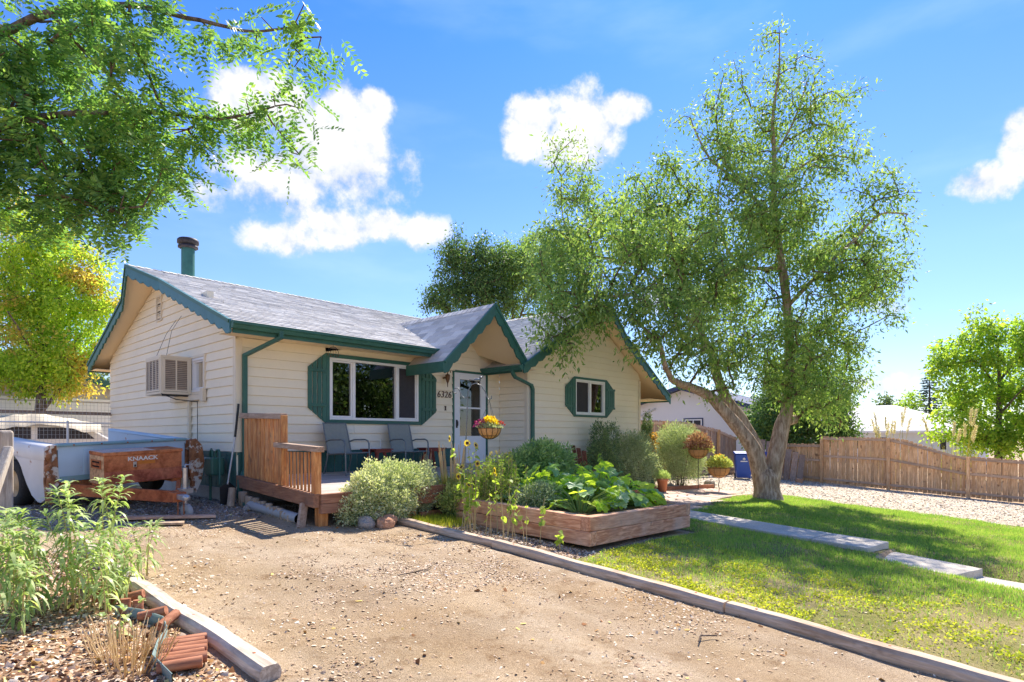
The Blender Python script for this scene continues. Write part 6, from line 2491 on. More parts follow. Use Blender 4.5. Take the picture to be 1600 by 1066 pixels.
def leaf_strips(c, ax, L, W, droop=.6, nseg=4, up=None):
    """arching blades: nseg quads each, joined as a strip"""
    n = len(c)
    ax = unit(ax)
    L = np.broadcast_to(L, (n,))
    W = np.broadcast_to(W, (n,))
    droop = np.broadcast_to(droop, (n,))
    side = unit(np.cross(ax, np.array([0, 0, 1.0]) + .15 * RNG.normal(size=(n, 3))))
    p = c.copy()
    d = ax.copy()
    rows = []
    prof = [.35, 1.0, .92, .6, .04] if nseg == 4 else list(np.interp(np.linspace(0, 1, nseg + 1), [0, .25, .6, 1], [.4, 1, .85, .03]))
    for i in range(nseg + 1):
        w = (W * prof[i] / 2)[:, None]
        rows.append(p + side * w)
        rows.append(p - side * w)
        d = unit(d + np.array([0, 0, -1.0]) * (droop * 1.0 / nseg * (1 + i * .35))[:, None])
        p = p + d * (L / nseg)[:, None]
    V = np.stack(rows, 1).reshape(-1, 3)
    k = 2 * (nseg + 1)
    base = (np.arange(n) * k)[:, None]
    F = []
    for i in range(nseg):
        F.append(np.concatenate([base + 2 * i, base + 2 * i + 1, base + 2 * i + 3, base + 2 * i + 2], 1))
    F = np.stack(F, 1).reshape(-1, 4)
    return V, F


def frusta(P, Q, r0, r1, seg=5):
    n = len(P)
    d = unit(Q - P)
    ref = np.where(np.abs(d[:, 2:3]) > .9, np.array([[1.0, 0, 0]]), np.array([[0, 0, 1.0]]))
    s = unit(np.cross(d, ref))
    u = np.cross(s, d)
    a = 2 * np.pi * np.arange(seg) / seg
    ring_ = s[:, None, :] * np.cos(a)[None, :, None] + u[:, None, :] * np.sin(a)[None, :, None]
    A = P[:, None, :] + ring_ * r0[:, None, None]
    B = Q[:, None, :] + ring_ * r1[:, None, None]
    V = np.concatenate([A, B], 1).reshape(-1, 3)
    base = (np.arange(n) * 2 * seg)[:, None, None]
    k = np.arange(seg)
    f = np.stack([k, (k + 1) % seg, (k + 1) % seg + seg, k + seg], 1)[None]
    F = (base + f).reshape(-1, 4)
    return V, F


def in_ellipsoids(E, n, rz=None, shell=.0):
    E = np.array(E)
    w = E[:, 5] * E[:, 3] * E[:, 4]
    k = RNG.choice(len(E), n, p=w / w.sum())
    d = rnd_dirs(n)
    r = RNG.uniform(shell, 1, n) ** (1 / 2.2)
    e = E[k]
    depth_r = (rz if rz is not None else np.sqrt(e[:, 3] * e[:, 4]) * 1.05)
    rad = np.stack([e[:, 3], np.broadcast_to(depth_r, (n,)), e[:, 4]], 1)
    return e[:, :3] + d * rad * r[:, None], d


def tree(name, label, loc, limbs, crown, nclus, nleaf, L, W, leafm, barkm=None, spread=.33, group=None, scale=1.0, up=0.0, mode='leaf', rz=None, seg=10, trunk_seg=20, droop=.35, yaw=YAW, minr=.006, cat='tree'):
    """limbs: poly-lines of (across, depth, height, radius) from the base; crown: ellipsoids that hold the twig ends"""
    t = thing(name, label, cat, loc, yaw, group)
    if scale != 1.0:
        t.scale = (scale,) * 3
    barkm = barkm or M['bark']
    pos, rad, par, cnt = [], [], [], []
    wood_ = MB()
    for li, lb_ in enumerate(limbs):
        P = [Vector(p[:3]) for p in lb_]
        Rr = [p[3] for p in lb_]
        # refine with a smooth curve
        Q, RR = [], []
        for i in range(len(P) - 1):
            p0, p1, p2, p3 = P[max(i - 1, 0)], P[i], P[i + 1], P[min(i + 2, len(P) - 1)]
            for s in range(4):
                f = s / 4
                q = .5 * ((2 * p1) + (p2 - p0) * f + (2 * p0 - 5 * p1 + 4 * p2 - p3) * f * f + (3 * p1 - p0 - 3 * p2 + p3) * f ** 3)
                Q.append(q)
                RR.append(Rr[i] * (1 - f) + Rr[i + 1] * f)
        Q.append(P[-1])
        RR.append(Rr[-1])
        sg = trunk_seg if max(RR) > .1 else 9
        m = MB()
        m.tube(Q, RR, sg)
        # uneven bark
        if max(RR) > .03:
            vv = []
            for v in m.v:
                p = Vector(v)
                k = mnoise.noise(Vector((p.x * 3.1, p.y * 3.1, p.z * .9))) * .10 + mnoise.noise(Vector((p.x * 9, p.y * 9, p.z * 2.2 + li))) * .05
                # away from the nearest axis point
                vv.append((p.x + k * .25 * (1 if max(RR) > .1 else .3), p.y - k * .2 * (1 if max(RR) > .1 else .3), p.z))
            m.v = vv
        wood_.add(m.v, m.f, True)
        b = len(pos)
        for i, q in enumerate(Q):
            pos.append(tuple(q))
            rad.append(RR[i])
            par.append(b + i - 1 if i else -1)
    wood_.build('trunk', barkm, t)
    limb_n = len(pos)
    clus, _ = in_ellipsoids(crown, nclus, rz)
    pos = np.array(pos)
    thick = np.array(rad)
    ok0 = thick < max(.6 * thick.max(), .02)
    ok0[:2] = False
    D0 = np.min(np.linalg.norm(clus[:, None] - pos[None, ok0], axis=2), axis=1)
    order = np.argsort(D0)
    allp = np.zeros((limb_n + nclus * 4, 3))
    allp[:limb_n] = pos
    okm = np.zeros(len(allp), dtype=bool)
    okm[:limb_n] = ok0
    parent = np.full(len(allp), -1)
    n = limb_n
    tips = []
    for ci in order:
        c = clus[ci]
        d = np.linalg.norm(allp[:n] - c, axis=1)
        d = d + np.maximum(0, allp[:n, 2] - c[2]) * .7 + np.where(okm[:n], 0, 1e6)
        j = int(np.argmin(d))
        a = allp[j]
        prev = j
        vec = c - a
        Lc = np.linalg.norm(vec)
        k = 3 if Lc > .5 else (2 if Lc > .2 else 1)
        for q in range(1, k + 1):
            f = q / k
            p = a + vec * f + (RNG.normal(size=3) * .05 * Lc if q < k else 0) + np.array([0, 0, .10 * Lc * math.sin(math.pi * f)])
            allp[n] = p
            parent[n] = prev
            okm[n] = True
            prev = n
            n += 1
        tips.append(n - 1)
    desc = np.zeros(n)
    for i in range(n - 1, limb_n - 1, -1):
        desc[i] += 1
        if parent[i] >= limb_n:
            desc[parent[i]] += desc[i]
    idx = np.arange(limb_n, n)
    r1 = minr * np.sqrt(desc[idx]) * .9 + .001
    pi = parent[idx]
    r0 = np.where(pi >= limb_n, minr * np.sqrt(np.maximum(desc[np.clip(pi, 0, n - 1)], 1)) * .9 + .001, r1 * 1.15)
    r0 = np.minimum(r0, r1 * 1.5)
    V, F = frusta(allp[pi], allp[idx], r0, r1, 5)
    np_object('twigs', V, F, M['twig'], t, smooth=True, kind='stuff')
    # leaves round the twig nodes
    nodes = allp[limb_n:n]
    nd = n - limb_n
    if mode == 'leaf':
        tot = nleaf
        k = RNG.integers(0, nd, tot)
        frac = RNG.uniform(0, 1, (tot, 1))
        pp = allp[np.maximum(parent[limb_n:n], 0)][k]
        base = nodes[k] * frac + pp * (1 - frac)
        off = RNG.normal(size=(tot, 3)) * spread * .55
        c = base + off
        ax = unit(off + RNG.normal(size=(tot, 3)) * .35 + np.array([0, 0, -droop + up]) * 1.0)
        size = RNG.uniform(.5, 1.3, tot)
        V, F = leaf_quads(c, ax, L * size, W * size)
        np_object('leaves', V, F, leafm, t, kind='stuff')
    elif mode == 'pinnate':
        tot = nleaf
        k = RNG.integers(0, nd, tot)
        base = nodes[k] + RNG.normal(size=(tot, 3)) * spread * .4
        ax = unit(RNG.normal(size=(tot, 3)) * np.array([1, 1, .5]) + np.array([0, 0, -droop]))
        RL = RNG.uniform(.16, .27, tot)
        side = unit(np.cross(ax, unit(np.array([0, 0, 1.0]) + .35 * RNG.normal(size=(tot, 3)))))
        Vs, Fs, b = [], [], 0
        nl = 8
        for q in range(nl):
            f = (q + .8) / nl
            c = base + ax * (RL * f)[:, None] + np.array([0, 0, -1.0]) * (.05 * f * f)
            for s in (-1, 1):
                d = unit(side * s + ax * .45 + .12 * RNG.normal(size=(tot, 3)))
                sz = RNG.uniform(.8, 1.15, tot) * (1.1 - .35 * abs(f - .5))
                # quads facing roughly along the leaf plane
                n_ = len(c)
                nr = unit(np.cross(ax, side) + .35 * RNG.normal(size=(n_, 3)))
                sd = unit(np.cross(d, nr))
                mid = c + d * (L * sz * .5)[:, None]
                V = np.stack([c, mid + sd * (W * sz / 2)[:, None], c + d * (L * sz)[:, None], mid - sd * (W * sz / 2)[:, None]], 1).reshape(-1, 3)
                Vs.append(V)
                Fs.append(np.arange(4 * n_).reshape(n_, 4) + b)
                b += 4 * n_
        # rachis as a thin strip
        w = side * .0022
        e = base + ax * RL[:, None] + np.array([0, 0, -.05])
        V = np.stack([base - w, base + w, e + w * .4, e - w * .4], 1).reshape(-1, 3)
        Vs.append(V)
        Fs.append(np.arange(4 * tot).reshape(tot, 4) + b)
        np_object('leaves', np.concatenate(Vs), np.concatenate(Fs), leafm, t, kind='stuff')
    return t


LM = {}
LM['elm'] = leaf_mat('elm leaf green', [(.10, .19, .06), (.21, .34, .11), (.40, .50, .17)], .5, .55, 1.35)
LM['locust'] = leaf_mat('locust leaf green', [(.08, .18, .07), (.15, .30, .10), (.32, .46, .12)], .5, .38, 1.4)
LM['yellow'] = leaf_mat('yellow green leaf', [(.20, .36, .06), (.38, .54, .07), (.62, .70, .11)], .62, .45, 1.3, patch=(.66, .44, .14), patch_scale=.7)
LM['dark'] = leaf_mat('dark green leaf', [(.05, .10, .045), (.09, .17, .06), (.18, .27, .08)], .35, .5, 1.6)
LM['lime'] = leaf_mat('lime green leaf', [(.15, .29, .05), (.29, .44, .07), (.50, .58, .10)], .6, .45, 1.4)
LM['shrub'] = leaf_mat('blue green shrub leaf', [(.05, .12, .06), (.10, .20, .075), (.22, .32, .08)], .35, .5, 1.5)
LM['spruce'] = leaf_mat('blue spruce needle', [(.03, .065, .06), (.055, .10, .09), (.09, .15, .13)], .15, .6, 1.2)
LM['far'] = leaf_mat('distant tree green', [(.06, .11, .05), (.10, .17, .07), (.20, .26, .08)], .35, .6, 1.4)
LM['silver'] = leaf_mat('silvery sage leaf', [(.20, .27, .15), (.36, .43, .25), (.58, .64, .44)], .32, .6, 1.4)
LM['butter'] = leaf_mat('dark shrub leaf', [(.08, .14, .08), (.15, .23, .12), (.32, .42, .18)], .3, .55, 1.4)
LM['varieg'] = leaf_mat('cream edged leaf', [(.27, .37, .16), (.55, .60, .36), (.84, .83, .64)], .35, .5, 1.3)
LM['perennial'] = leaf_mat('fresh lance leaf', [(.20, .33, .11), (.36, .47, .19), (.60, .68, .38)], .42, .33, 1.4)
LM['squash'] = leaf_mat('squash leaf', [(.34, .56, .06), (.56, .74, .08), (.76, .82, .14)], .58, .36, 1.35)
LM['squash_b'] = leaf_mat('blue green squash leaf', [(.14, .28, .12), (.24, .42, .18), (.45, .58, .34)], .35, .4, 1.4)
LM['tomato'] = leaf_mat('tomato leaf', [(.18, .29, .12), (.30, .43, .16), (.48, .58, .26)], .4, .5, 1.4)
LM['herb'] = leaf_mat('mixed herb leaf', [(.22, .30, .11), (.42, .48, .17), (.66, .64, .26)], .42, .5, 1.4)
LM['sunfl'] = leaf_mat('sunflower leaf', [(.18, .30, .06), (.32, .45, .08), (.50, .58, .14)], .5, .5, 1.5)
LM['blade'] = leaf_mat('ornamental grass blade', [(.20, .25, .04), (.38, .38, .06), (.62, .55, .14)], .4, .5, 1.3)
LM['dry'] = leaf_mat('dry stem', [(.52, .33, .14), (.70, .50, .26), (.86, .70, .44)], .2, .7, 1.1)
LM['petal'] = leaf_mat('yellow petal', [(.75, .50, .02), (.82, .60, .03), (.88, .70, .10)], .4, .5, 1.2)
LM['purple'] = leaf_mat('purple petal', [(.16, .01, .10), (.30, .03, .18), (.50, .10, .30)], .3, .5, 1.2)
LM['red'] = leaf_mat('red petal', [(.55, .02, .02), (.65, .05, .04), (.7, .1, .06)], .3, .5, 1.2)
LM['orange'] = leaf_mat('orange vine flower', [(.62, .25, .03), (.75, .38, .05), (.85, .52, .12)], .4, .5, 1.2)
LM['pink'] = leaf_mat('dusky pink leaf', [(.20, .06, .06), (.34, .16, .13), (.55, .36, .28)], .3, .5, 1.2)
LM['plume'] = leaf_mat('cream plume', [(.62, .52, .34), (.74, .66, .46), (.82, .76, .60)], .4, .7, 1.1)


def grass_mat():
    m = leaf_mat('lawn blade', [(.12, .26, .06), (.24, .40, .09), (.44, .52, .15)], .45, .5, 1.6)
    return m


LM['grass'] = grass_mat()
LM['dry_blade'] = leaf_mat('straw blade', [(.42, .34, .16), (.58, .48, .26), (.72, .62, .38)], .3, .7, 1.1)
LM['grass_y'] = leaf_mat('yellow green lawn weed', [(.26, .33, .04), (.42, .46, .05), (.60, .58, .10)], .45, .5, 1.4)

# ---- the forked elm on the lawn: its low left limbs reach in front of the wing gable
def _fwd(x, d, z): return d - 2.1 * min(max((-x - 2.2) / 1.5, 0), 1) * min(max((7.4 - z) / 2, 0), 1)


ELM_CROWN = [(a, _fwd(a, b, c), c, d, e, f) for a, b, c, d, e, f in ELM_CROWN]
ELM_LIMBS = [[(a, _fwd(a, b, c), c, r) for a, b, c, r in L_] for L_ in ELM_LIMBS]
tree('elm_tree', 'large open crowned tree with forked grey trunk growing in the lawn', (12.55, -4.10, -.62), ELM_LIMBS, ELM_CROWN, 1400, 96000, .130, .046, LM['elm'], M['bark'], spread=.31, trunk_seg=24)
# ---- locust hanging in from the upper left, its trunk is outside the picture
fx, fy = .736, .6775
tree('locust_tree', 'locust tree with feathery compound leaves hanging in at the top left', (-4.19 + 5 * fx, -10.03 + 5 * fy, 0), [[(a, b, c, r * (.55 if r < .1 else 1)) for a, b, c, r in L_] for L_ in OVERLIMBS], OVER, 330, 2050, .058, .025, LM['locust'], M['bark_dark'], spread=.20, mode='pinnate', droop=.55, minr=.0035)


def std_limbs(h, r, spread_=1.0, lean=0):
    L = [[(0, 0, -.3, r), (.05, 0, h * .25, r * .85), (.1 + lean, .1, h * .5, r * .6), (.05 + lean, 0, h * .75, r * .35), (lean, 0, h * .95, r * .12)]]
    rs_ = random.Random(int(h * 100))
    for k in range(7):
        a = k * 2.4
        z0 = h * (.25 + .08 * k)
        q = spread_ * (1.0 - .09 * k)
        L.append([(.08, .05, z0, r * .35), (.08 + .5 * q * math.cos(a), .5 * q * math.sin(a), z0 + h * .12, r * .22), (1.0 * q * math.cos(a), q * math.sin(a), z0 + h * .22, r * .10)])
    return L


tree('shade_tree', 'dark green tree rising behind the house roof ridge', (14.41, 9.64, -.3), std_limbs(8.6, .17, 1.6), ASH, 280, 22000, .13, .065, LM['dark'], M['bark_dark'], spread=.33)
tree('shade_tree', 'yellow green tree behind the roof between the dark tree and elm crown', (16.42, 8.94, -.3), std_limbs(9.5, .18, 1.9), LOCUSTFAR, 280, 26000, .12, .055, LM['elm'], M['bark_dark'], spread=.36)
tree('shade_tree', 'bright yellow green tree with orange patches left of the house', (-.39, 13.90, 0), std_limbs(7.6, .17, 1.6), [(a * 1.12, b, c, d * 1.15, e * 1.12, f) for a, b, c, d, e, f in YELLOW], 520, 42000, .13, .062, LM['yellow'], M['bark_dark'], spread=.30)
tree('shade_tree', 'lime green tree beyond the cedar fence at the right edge', (36.97, -7.48, -.9), std_limbs(7.6, .20, 2.2), MAPLE, 330, 22000, .21, .12, LM['lime'], M['bark_dark'], spread=.42)
tree('shade_tree', 'bushy blue green tree drooping over the fence behind the elm trunk', (24.9, -1.2, -.9), std_limbs(4.6, .12, 1.6), SHRUBTREE, 380, 34000, .14, .075, LM['shrub'], M['bark_dark'], spread=.34)
blob = [(0, 0, 5.6, 1.6, 1.3, 1), (-1.3, 0, 4.4, 1.3, 1.2, 1), (1.3, 0, 4.3, 1.4, 1.2, 1), (0, 0, 3.2, 2.0, 1.2, 1.3), (.2, 0, 6.7, .9, .8, .6), (-.8, 0, 2.2, 1.4, .8, .6), (.9, 0, 2.2, 1.3, .8, .6)]
tree('shade_tree', 'small yellow green tree beyond the pale hip roof', (66.7, 1.6, -1.5), std_limbs(6.6, .16, 1.6), blob, 120, 4500, .28, .16, LM['lime'], M['bark_dark'], spread=.5, scale=1.0)
tree('shade_tree', 'far grey green tree low on the skyline right of the elm crown', (82.8, 6.3, -1.5), std_limbs(6.6, .16, 1.6), blob, 110, 4000, .34, .2, LM['far'], M['bark_dark'], spread=.6, scale=1.05)
tree('shade_tree', 'far green tree half hidden behind the elm on the right skyline', (78.2, 11.2, -1.5), std_limbs(6.6, .16, 1.6), blob, 110, 4000, .34, .2, LM['far'], M['bark_dark'], spread=.6, scale=1.15)
tree('shade_tree', 'rounded green tree behind the garage on the left', (3.5, 27.0, 0), std_limbs(6.6, .16, 1.6), blob, 130, 6000, .22, .12, LM['far'], M['bark_dark'], spread=.5, scale=.75)
for x, y, sc_, lab in ((43.0, -11.5, .85, 'round green garden tree low behind the lime green tree'), (50.0, -16.0, 1.0, 'green tree further back beyond the right end of the cedar fence'), (41.0, -17.5, .8, 'low green tree beyond the street end of the cedar fence'), (62.0, -24.0, 1.2, 'distant green tree beyond the street end of the cedar fence')):
    tree('shade_tree', lab, (x, y, -1.4), std_limbs(6.6, .16, 1.6), blob, 120, 5000, .26, .15, LM['far'], M['bark_dark'], spread=.5, scale=sc_)
# street trees across the road: seen only as reflections in the window panes
ST = 'street trees across the road mirrored in the windows'
for x, y in ((14.2, -22.5), (18.6, -22.0), (23.2, -24.0), (31.0, -17.0)):
    tree('street_tree', 'street tree across the road, seen as a reflection in the window panes', (x, y, -1.3), std_limbs(7.0, .2, 1.8), [(a * 1.3, b, c, d * 1.5, e * 1.2, f) for a, b, c, d, e, f in blob], 130, 7000, .24, .13, LM['dark'], M['bark_dark'], spread=.5, group=ST, scale=1.35)

# ---- blue spruce: whorls of drooping boughs
sp = thing('spruce_tree', 'blue grey spruce standing behind the pale hip roofed house', 'tree', (68.3, -.2, -1.5))
m = MB()
m.tube([(0, 0, -.2), (0, 0, 8.0)], [.18, .02], 8)
m.build('trunk', M['bark_dark'], sp)
c, a_, l_ = [], [], []
for k in range(34):
    z = .7 + k * .215
    rr_ = max(.15, 2.2 * (1 - (z / 8.1)) ** .85)
    nb = int(9 + rr_ * 4)
    for b in range(nb):
        an = random.uniform(0, 6.283)
        ln = rr_ * random.uniform(.75, 1.1)
        for q in range(int(5 + ln * 9)):
            f = random.uniform(.15, 1)
            p = np.array([math.cos(an) * ln * f, math.sin(an) * ln * f, z - .25 * f * ln + .12 * f * f * ln])
            c.append(p)
            a_.append([math.cos(an) + random.uniform(-.9, .9), math.sin(an) + random.uniform(-.9, .9), random.uniform(-.5, .3)])
c, a_ = np.array(c), np.array(a_)
V, F = leaf_quads(c, a_, .26, .075)
np_object('needles', V, F, LM['spruce'], sp, kind='stuff')
sp.scale = (1.35, 1.35, 1.15)


# ---- shrubs
def bush(name, label, loc, ell, n, L, W, mat, cat='shrub', stems=26, strip=False, droop=.4, up=.5, stem_mat='twig', shell=.3, h0=.0, extra=None):
    t = thing(name, label, cat, loc)
    E = np.array([(e[0], e[1], e[2], e[3], e[4], e[5] if len(e) > 5 else 1, e[6] if len(e) > 6 else e[3]) for e in ell], dtype=float)
    w = E[:, 5] * E[:, 3] * E[:, 4]
    k = RNG.choice(len(E), n, p=w / w.sum())
    d = rnd_dirs(n)
    # uneven outline from a lumpy radius
    lump = 1 + .22 * np.sin(d[:, 0] * 7 + k) * np.cos(d[:, 2] * 6 + 2 * k) + .10 * np.sin(d[:, 1] * 15 + d[:, 2] * 11)
    r = RNG.uniform(shell, 1, n) ** .55 * lump
    p = E[k, :3] + d * np.stack([E[k, 3], E[k, 6], E[k, 4]], 1) * r[:, None]
    keep = p[:, 2] > .02
    p, d = p[keep], d[keep]
    n = len(p)
    ax = unit(d * .9 + RNG.normal(size=(n, 3)) * .55 + np.array([0, 0, up]))
    sz = RNG.uniform(.6, 1.3, n)
    if strip:
        V, F = leaf_strips(p, ax, L * sz, W * sz, droop, 3)
    else:
        V, F = leaf_quads(p, ax, L * sz, W * sz)
    np_object('foliage', V, F, mat, t, kind='stuff')
    q = p[RNG.integers(0, n, stems)]
    base = q * np.array([.25, .25, 0]) + np.array([0, 0, -.05])
    mid = (q + base) / 2 + RNG.normal(size=q.shape) * .03 + np.array([0, 0, .05])
    V1, F1 = frusta(base, mid, np.full(stems, .009), np.full(stems, .006), 5)
    V2, F2 = frusta(mid, q, np.full(stems, .006), np.full(stems, .002), 5)
    np_object('stems', np.concatenate([V1, V2]), np.concatenate([F1, F2 + len(V1)]), M[stem_mat], t, kind='stuff')
    return t


bush('variegated_shrub', 'rounded cream and green variegated shrub spilling over the deck corner', (1.08, -2.60, gz(1.1, -2.6)),
     [(-.22, .0, .40, .46, .40, 1.2, .34), (.30, .16, .46, .46, .42, 1.2, .36), (.02, .1, .60, .38, .32, 1, .30), (-.46, -.02, .24, .34, .26, 1, .22), (.74, .22, .44, .42, .42, 1.1, .3), (-.02, -.10, .28, .45, .30, 1, .22), (.9, .25, .28, .25, .3, .6, .22)],
     46000, .038, .022, LM['varieg'], up=.3, shell=.35)
bush('dark_shrub', 'dark green shrub rising below the wing window', (8.55, -1.42, gz(8.6, -1.4)),
     [(0, 0, .75, .48, .75, 1, .35), (-.12, 0, 1.45, .25, .40, .8, .22), (.42, 0, 1.35, .26, .48, .8, .22), (.2, 0, .5, .60, .5, 1, .4), (-.35, 0, .9, .26, .4, .7, .25)], 15000, .060, .020, LM['butter'], up=.5, droop=.6)
bush('green_shrub', 'lighter green arching shrub at the wing corner beside the dark shrub', (10.05, -1.50, gz(10, -1.5)),
     [(0, 0, .80, .72, .72, 1.2, .5), (-.25, 0, 1.20, .45, .45, 1, .35), (.45, 0, .55, .55, .55, 1, .45), (-.6, 0, .6, .4, .5, .8, .4), (.25, 0, 1.2, .3, .42, .8, .3)], 20000, .062, .016, LM['silver'], up=.5)
bush('silver_shrub', 'large silvery green shrub in front of the old fence', (13.05, -1.25, gz(13, -1.3)),
     [(0, 0, 1.05, .95, .85, 1.2, .7), (-.45, 0, 1.50, .55, .50, 1, .5), (.45, 0, 1.40, .55, .50, 1, .5), (.75, 0, .70, .45, .6, .8, .5), (-.75, 0, .8, .45, .6, .8, .5)], 26000, .070, .018, LM['silver'], up=.5)
vn_ = bush('flowering_vine', 'tall dark vine with orange flowers between the house wing and silver shrub', (11.95, -.70, gz(11.9, -.7)),
           [(0, 0, .6, .35, .6, 1, .25), (.0, 0, 1.3, .30, .65, 1, .22), (.1, 0, 1.9, .16, .35, .6, .15)], 9000, .055, .026, LM['butter'], 'vine')
V, F = leaf_quads(np.stack([RNG.normal(.08, .12, 700), RNG.normal(-.18, .06, 700), RNG.uniform(.1, 1.6, 700)], 1), rnd_dirs(700), .075, .05)
np_object('flowers', V, F, LM['orange'], vn_, kind='stuff')
bush('ground_cover', 'low reddish green ground cover in the corner behind the teal urn', (9.3, -1.55, gz(9.3, -1.6)), [(0, 0, .12, .5, .18, 1, .3)], 3500, .05, .025, LM['dark'], 'plant')

# flowers and foliage in pots and baskets
def tuft(parent, name, c, r, n, L, W, mat, up=.8, squash=.6):
    d = rnd_dirs(n)
    d[:, 2] = np.abs(d[:, 2])
    p = np.array(c) + d * np.array([r, r, r * squash]) * (RNG.uniform(.1, 1, (n, 1)) ** .5)
    V, F = leaf_quads(p, unit(d + RNG.normal(size=(n, 3)) * .5 + np.array([0, 0, up])), L * RNG.uniform(.6, 1.2, n), W)
    return np_object(name, V, F, mat, parent, kind='stuff')


tuft(hb, 'foliage', (0, 0, .0), .19, 600, .05, .018, LM['silver'], .3, .5)
tuft(hb, 'yellow_flowers', (.0, 0, .05), .13, 420, .042, .034, LM['petal'], .6, 1.0)
tuft(hb, 'purple_flowers', (-.12, .07, .02), .10, 160, .034, .028, LM['purple'], .4, 1.2)
tuft(hb, 'red_flowers', (.14, -.10, .05), .06, 40, .035, .03, LM['red'], .4, .8)
tuft(tp, 'foliage', (0, 0, .34), .20, 900, .09, .012, LM['perennial'], .9, 1.1)
tuft(s2, 'foliage', (0, 0, .74), .36, 1600, .10, .03, LM['herb'], .5, .9)
tuft(s2, 'orange_flowers', (0.05, 0, .86), .25, 260, .05, .04, LM['orange'], .5, 1.0)
tuft(s3, 'foliage', (0, 0, 1.24), .40, 1300, .10, .035, LM['pink'], .6, 1.2)
tuft(s3, 'green_foliage', (.2, 0, 1.15), .35, 800, .10, .03, LM['herb'], .3, 1.0)


# ---- leafy perennials, lower left
def perennial(label, loc, stems, seed, leaf=.125):
    t = thing('leafy_perennial', label, 'plant', loc, 0, 'leafy perennials in the mulch bed')
    rs_ = random.Random(seed)
    C_, A_, L_, W_, D_ = [], [], [], [], []
    P, Q, r0, r1 = [], [], [], []
    for (x, y, h) in stems:
        lx, ly = rs_.uniform(-.10, .10), rs_.uniform(-.10, .10)
        pv = None
        ns = int(h / .045)
        for k in range(ns + 1):
            f = k / ns
            p = np.array([x + lx * f * f * 1.2, y + ly * f * f * 1.2, h * f])
            if pv is not None:
                P.append(pv)
                Q.append(p)
                r0.append(.0052 - .003 * f)
                r1.append(.0050 - .003 * f)
            pv = p
            if f > .16:
                nl = 2 if f < .8 else 6
                for q in range(nl):
                    a = rs_.uniform(0, 6.283)
                    rise = .15 + .9 * max(0, f - .72) / .28
                    C_.append(p + np.array([0, 0, rs_.uniform(-.02, .02)]))
                    A_.append([math.cos(a), math.sin(a), rise + rs_.uniform(-.1, .3)])
                    sc_ = (.75 + .5 * math.sin(math.pi * min(1, f * 1.0)) * .6) * (1.0 if f < .92 else .75)
                    L_.append(leaf * sc_ * rs_.uniform(.8, 1.15))
                    W_.append(.022 * rs_.uniform(.8, 1.2))
                    D_.append(rs_.uniform(1.0, 2.0) * (1.0 if f < .85 else .55))
    V, F = leaf_strips(np.array(C_), np.array(A_), np.array(L_), np.array(W_), np.array(D_), 4)
    np_object('leaves', V, F, LM['perennial'], t, smooth=True, kind='stuff')
    V, F = frusta(np.array(P), np.array(Q), np.array(r0), np.array(r1), 6)
    np_object('stems', V, F, M['stem_tan'], t, smooth=True, kind='stuff')
    return t


rs = random.Random(21)
PER = [('tallest leafy perennial in front of the trailer wheel', (-3.12, -4.55), 7, .90, .13),
       ('tall leafy perennial in front of the tool box', (-2.86, -4.30), 6, .88, .10),
       ('leafy perennial at the left edge below the fence post', (-3.52, -4.35), 11, .70, .17),
       ('dense leafy perennial behind the left edge clump', (-3.35, -4.70), 12, .72, .17),
       ('leafy perennial leaning over the bleached log', (-2.74, -4.18), 6, .46, .12),
       ('small leafy perennial right of the bleached log', (-2.52, -3.98), 3, .44, .07),
       ('leafy perennial low at the left edge', (-3.60, -4.95), 10, .62, .16),
       ('mid height leafy perennial in the middle of the mulch bed', (-3.08, -4.86), 9, .62, .15),
       ('low leafy perennial sprouts beside the dry stubble', (-3.05, -5.45), 3, .20, .10),
       ('leafy perennial below the bleached log end', (-2.84, -4.66), 6, .42, .11)]
for i, (lab, (x, y), ns, h, sp_) in enumerate(PER):
    ns = max(3, int(ns * .72))
    st_ = [(rs.uniform(-sp_, sp_), rs.uniform(-sp_, sp_), h * rs.uniform(.62, 1.05)) for _ in range(ns)]
    st_[0] = (0, 0, h)
    perennial(lab, (x, y, gz(x, y)), st_, 40 + i, .175 if h > .3 else .10)

# dry cut stubble
ds = thing('dry_stubble', 'upright clump of cut dry orange tan stems at the bottom left', 'dry grass', (-3.12, -5.92, gz(-3.1, -5.9)))
n = 130
a = RNG.uniform(0, 6.283, n)
rr_ = np.sqrt(RNG.uniform(0, 1, n))
b = np.stack([rr_ * .17 * np.cos(a), rr_ * .30 * np.sin(a), np.full(n, -.02)], 1)
h = RNG.uniform(.10, .26, n)
tp_ = b + np.stack([b[:, 0] * .5 + RNG.normal(0, .02, n), b[:, 1] * .4 + RNG.normal(0, .02, n), h], 1)
V, F = frusta(b, tp_, np.full(n, .0032), np.full(n, .0026), 6)
np_object('stems', V, F, LM['dry'], ds, kind='stuff')

# ornamental grass beside the variegated shrub
og = thing('ornamental_grass', 'upright green and tan ornamental grass clump right of the variegated shrub', 'grass clump', (2.48, -2.55, gz(2.5, -2.5)))
n = 420
a = RNG.uniform(0, 6.283, n)
c = np.stack([.12 * np.cos(a), .12 * np.sin(a), np.zeros(n)], 1) * np.sqrt(RNG.uniform(0, 1, (n, 1)))
ax = np.stack([np.cos(a) * .22, np.sin(a) * .22, np.full(n, 1.0)], 1) + RNG.normal(size=(n, 3)) * .08
V, F = leaf_strips(c, ax, RNG.uniform(.55, .85, n), .011, .22, 5)
np_object('blades', V, F, LM['blade'], og, kind='stuff')
n = 48
a = RNG.uniform(0, 6.283, n)
c = np.stack([.10 * np.cos(a) - .03, .10 * np.sin(a), np.full(n, .1)], 1)
e = c + np.stack([np.cos(a) * .13 + .02, np.sin(a) * .13, RNG.uniform(.80, 1.15, n)], 1)
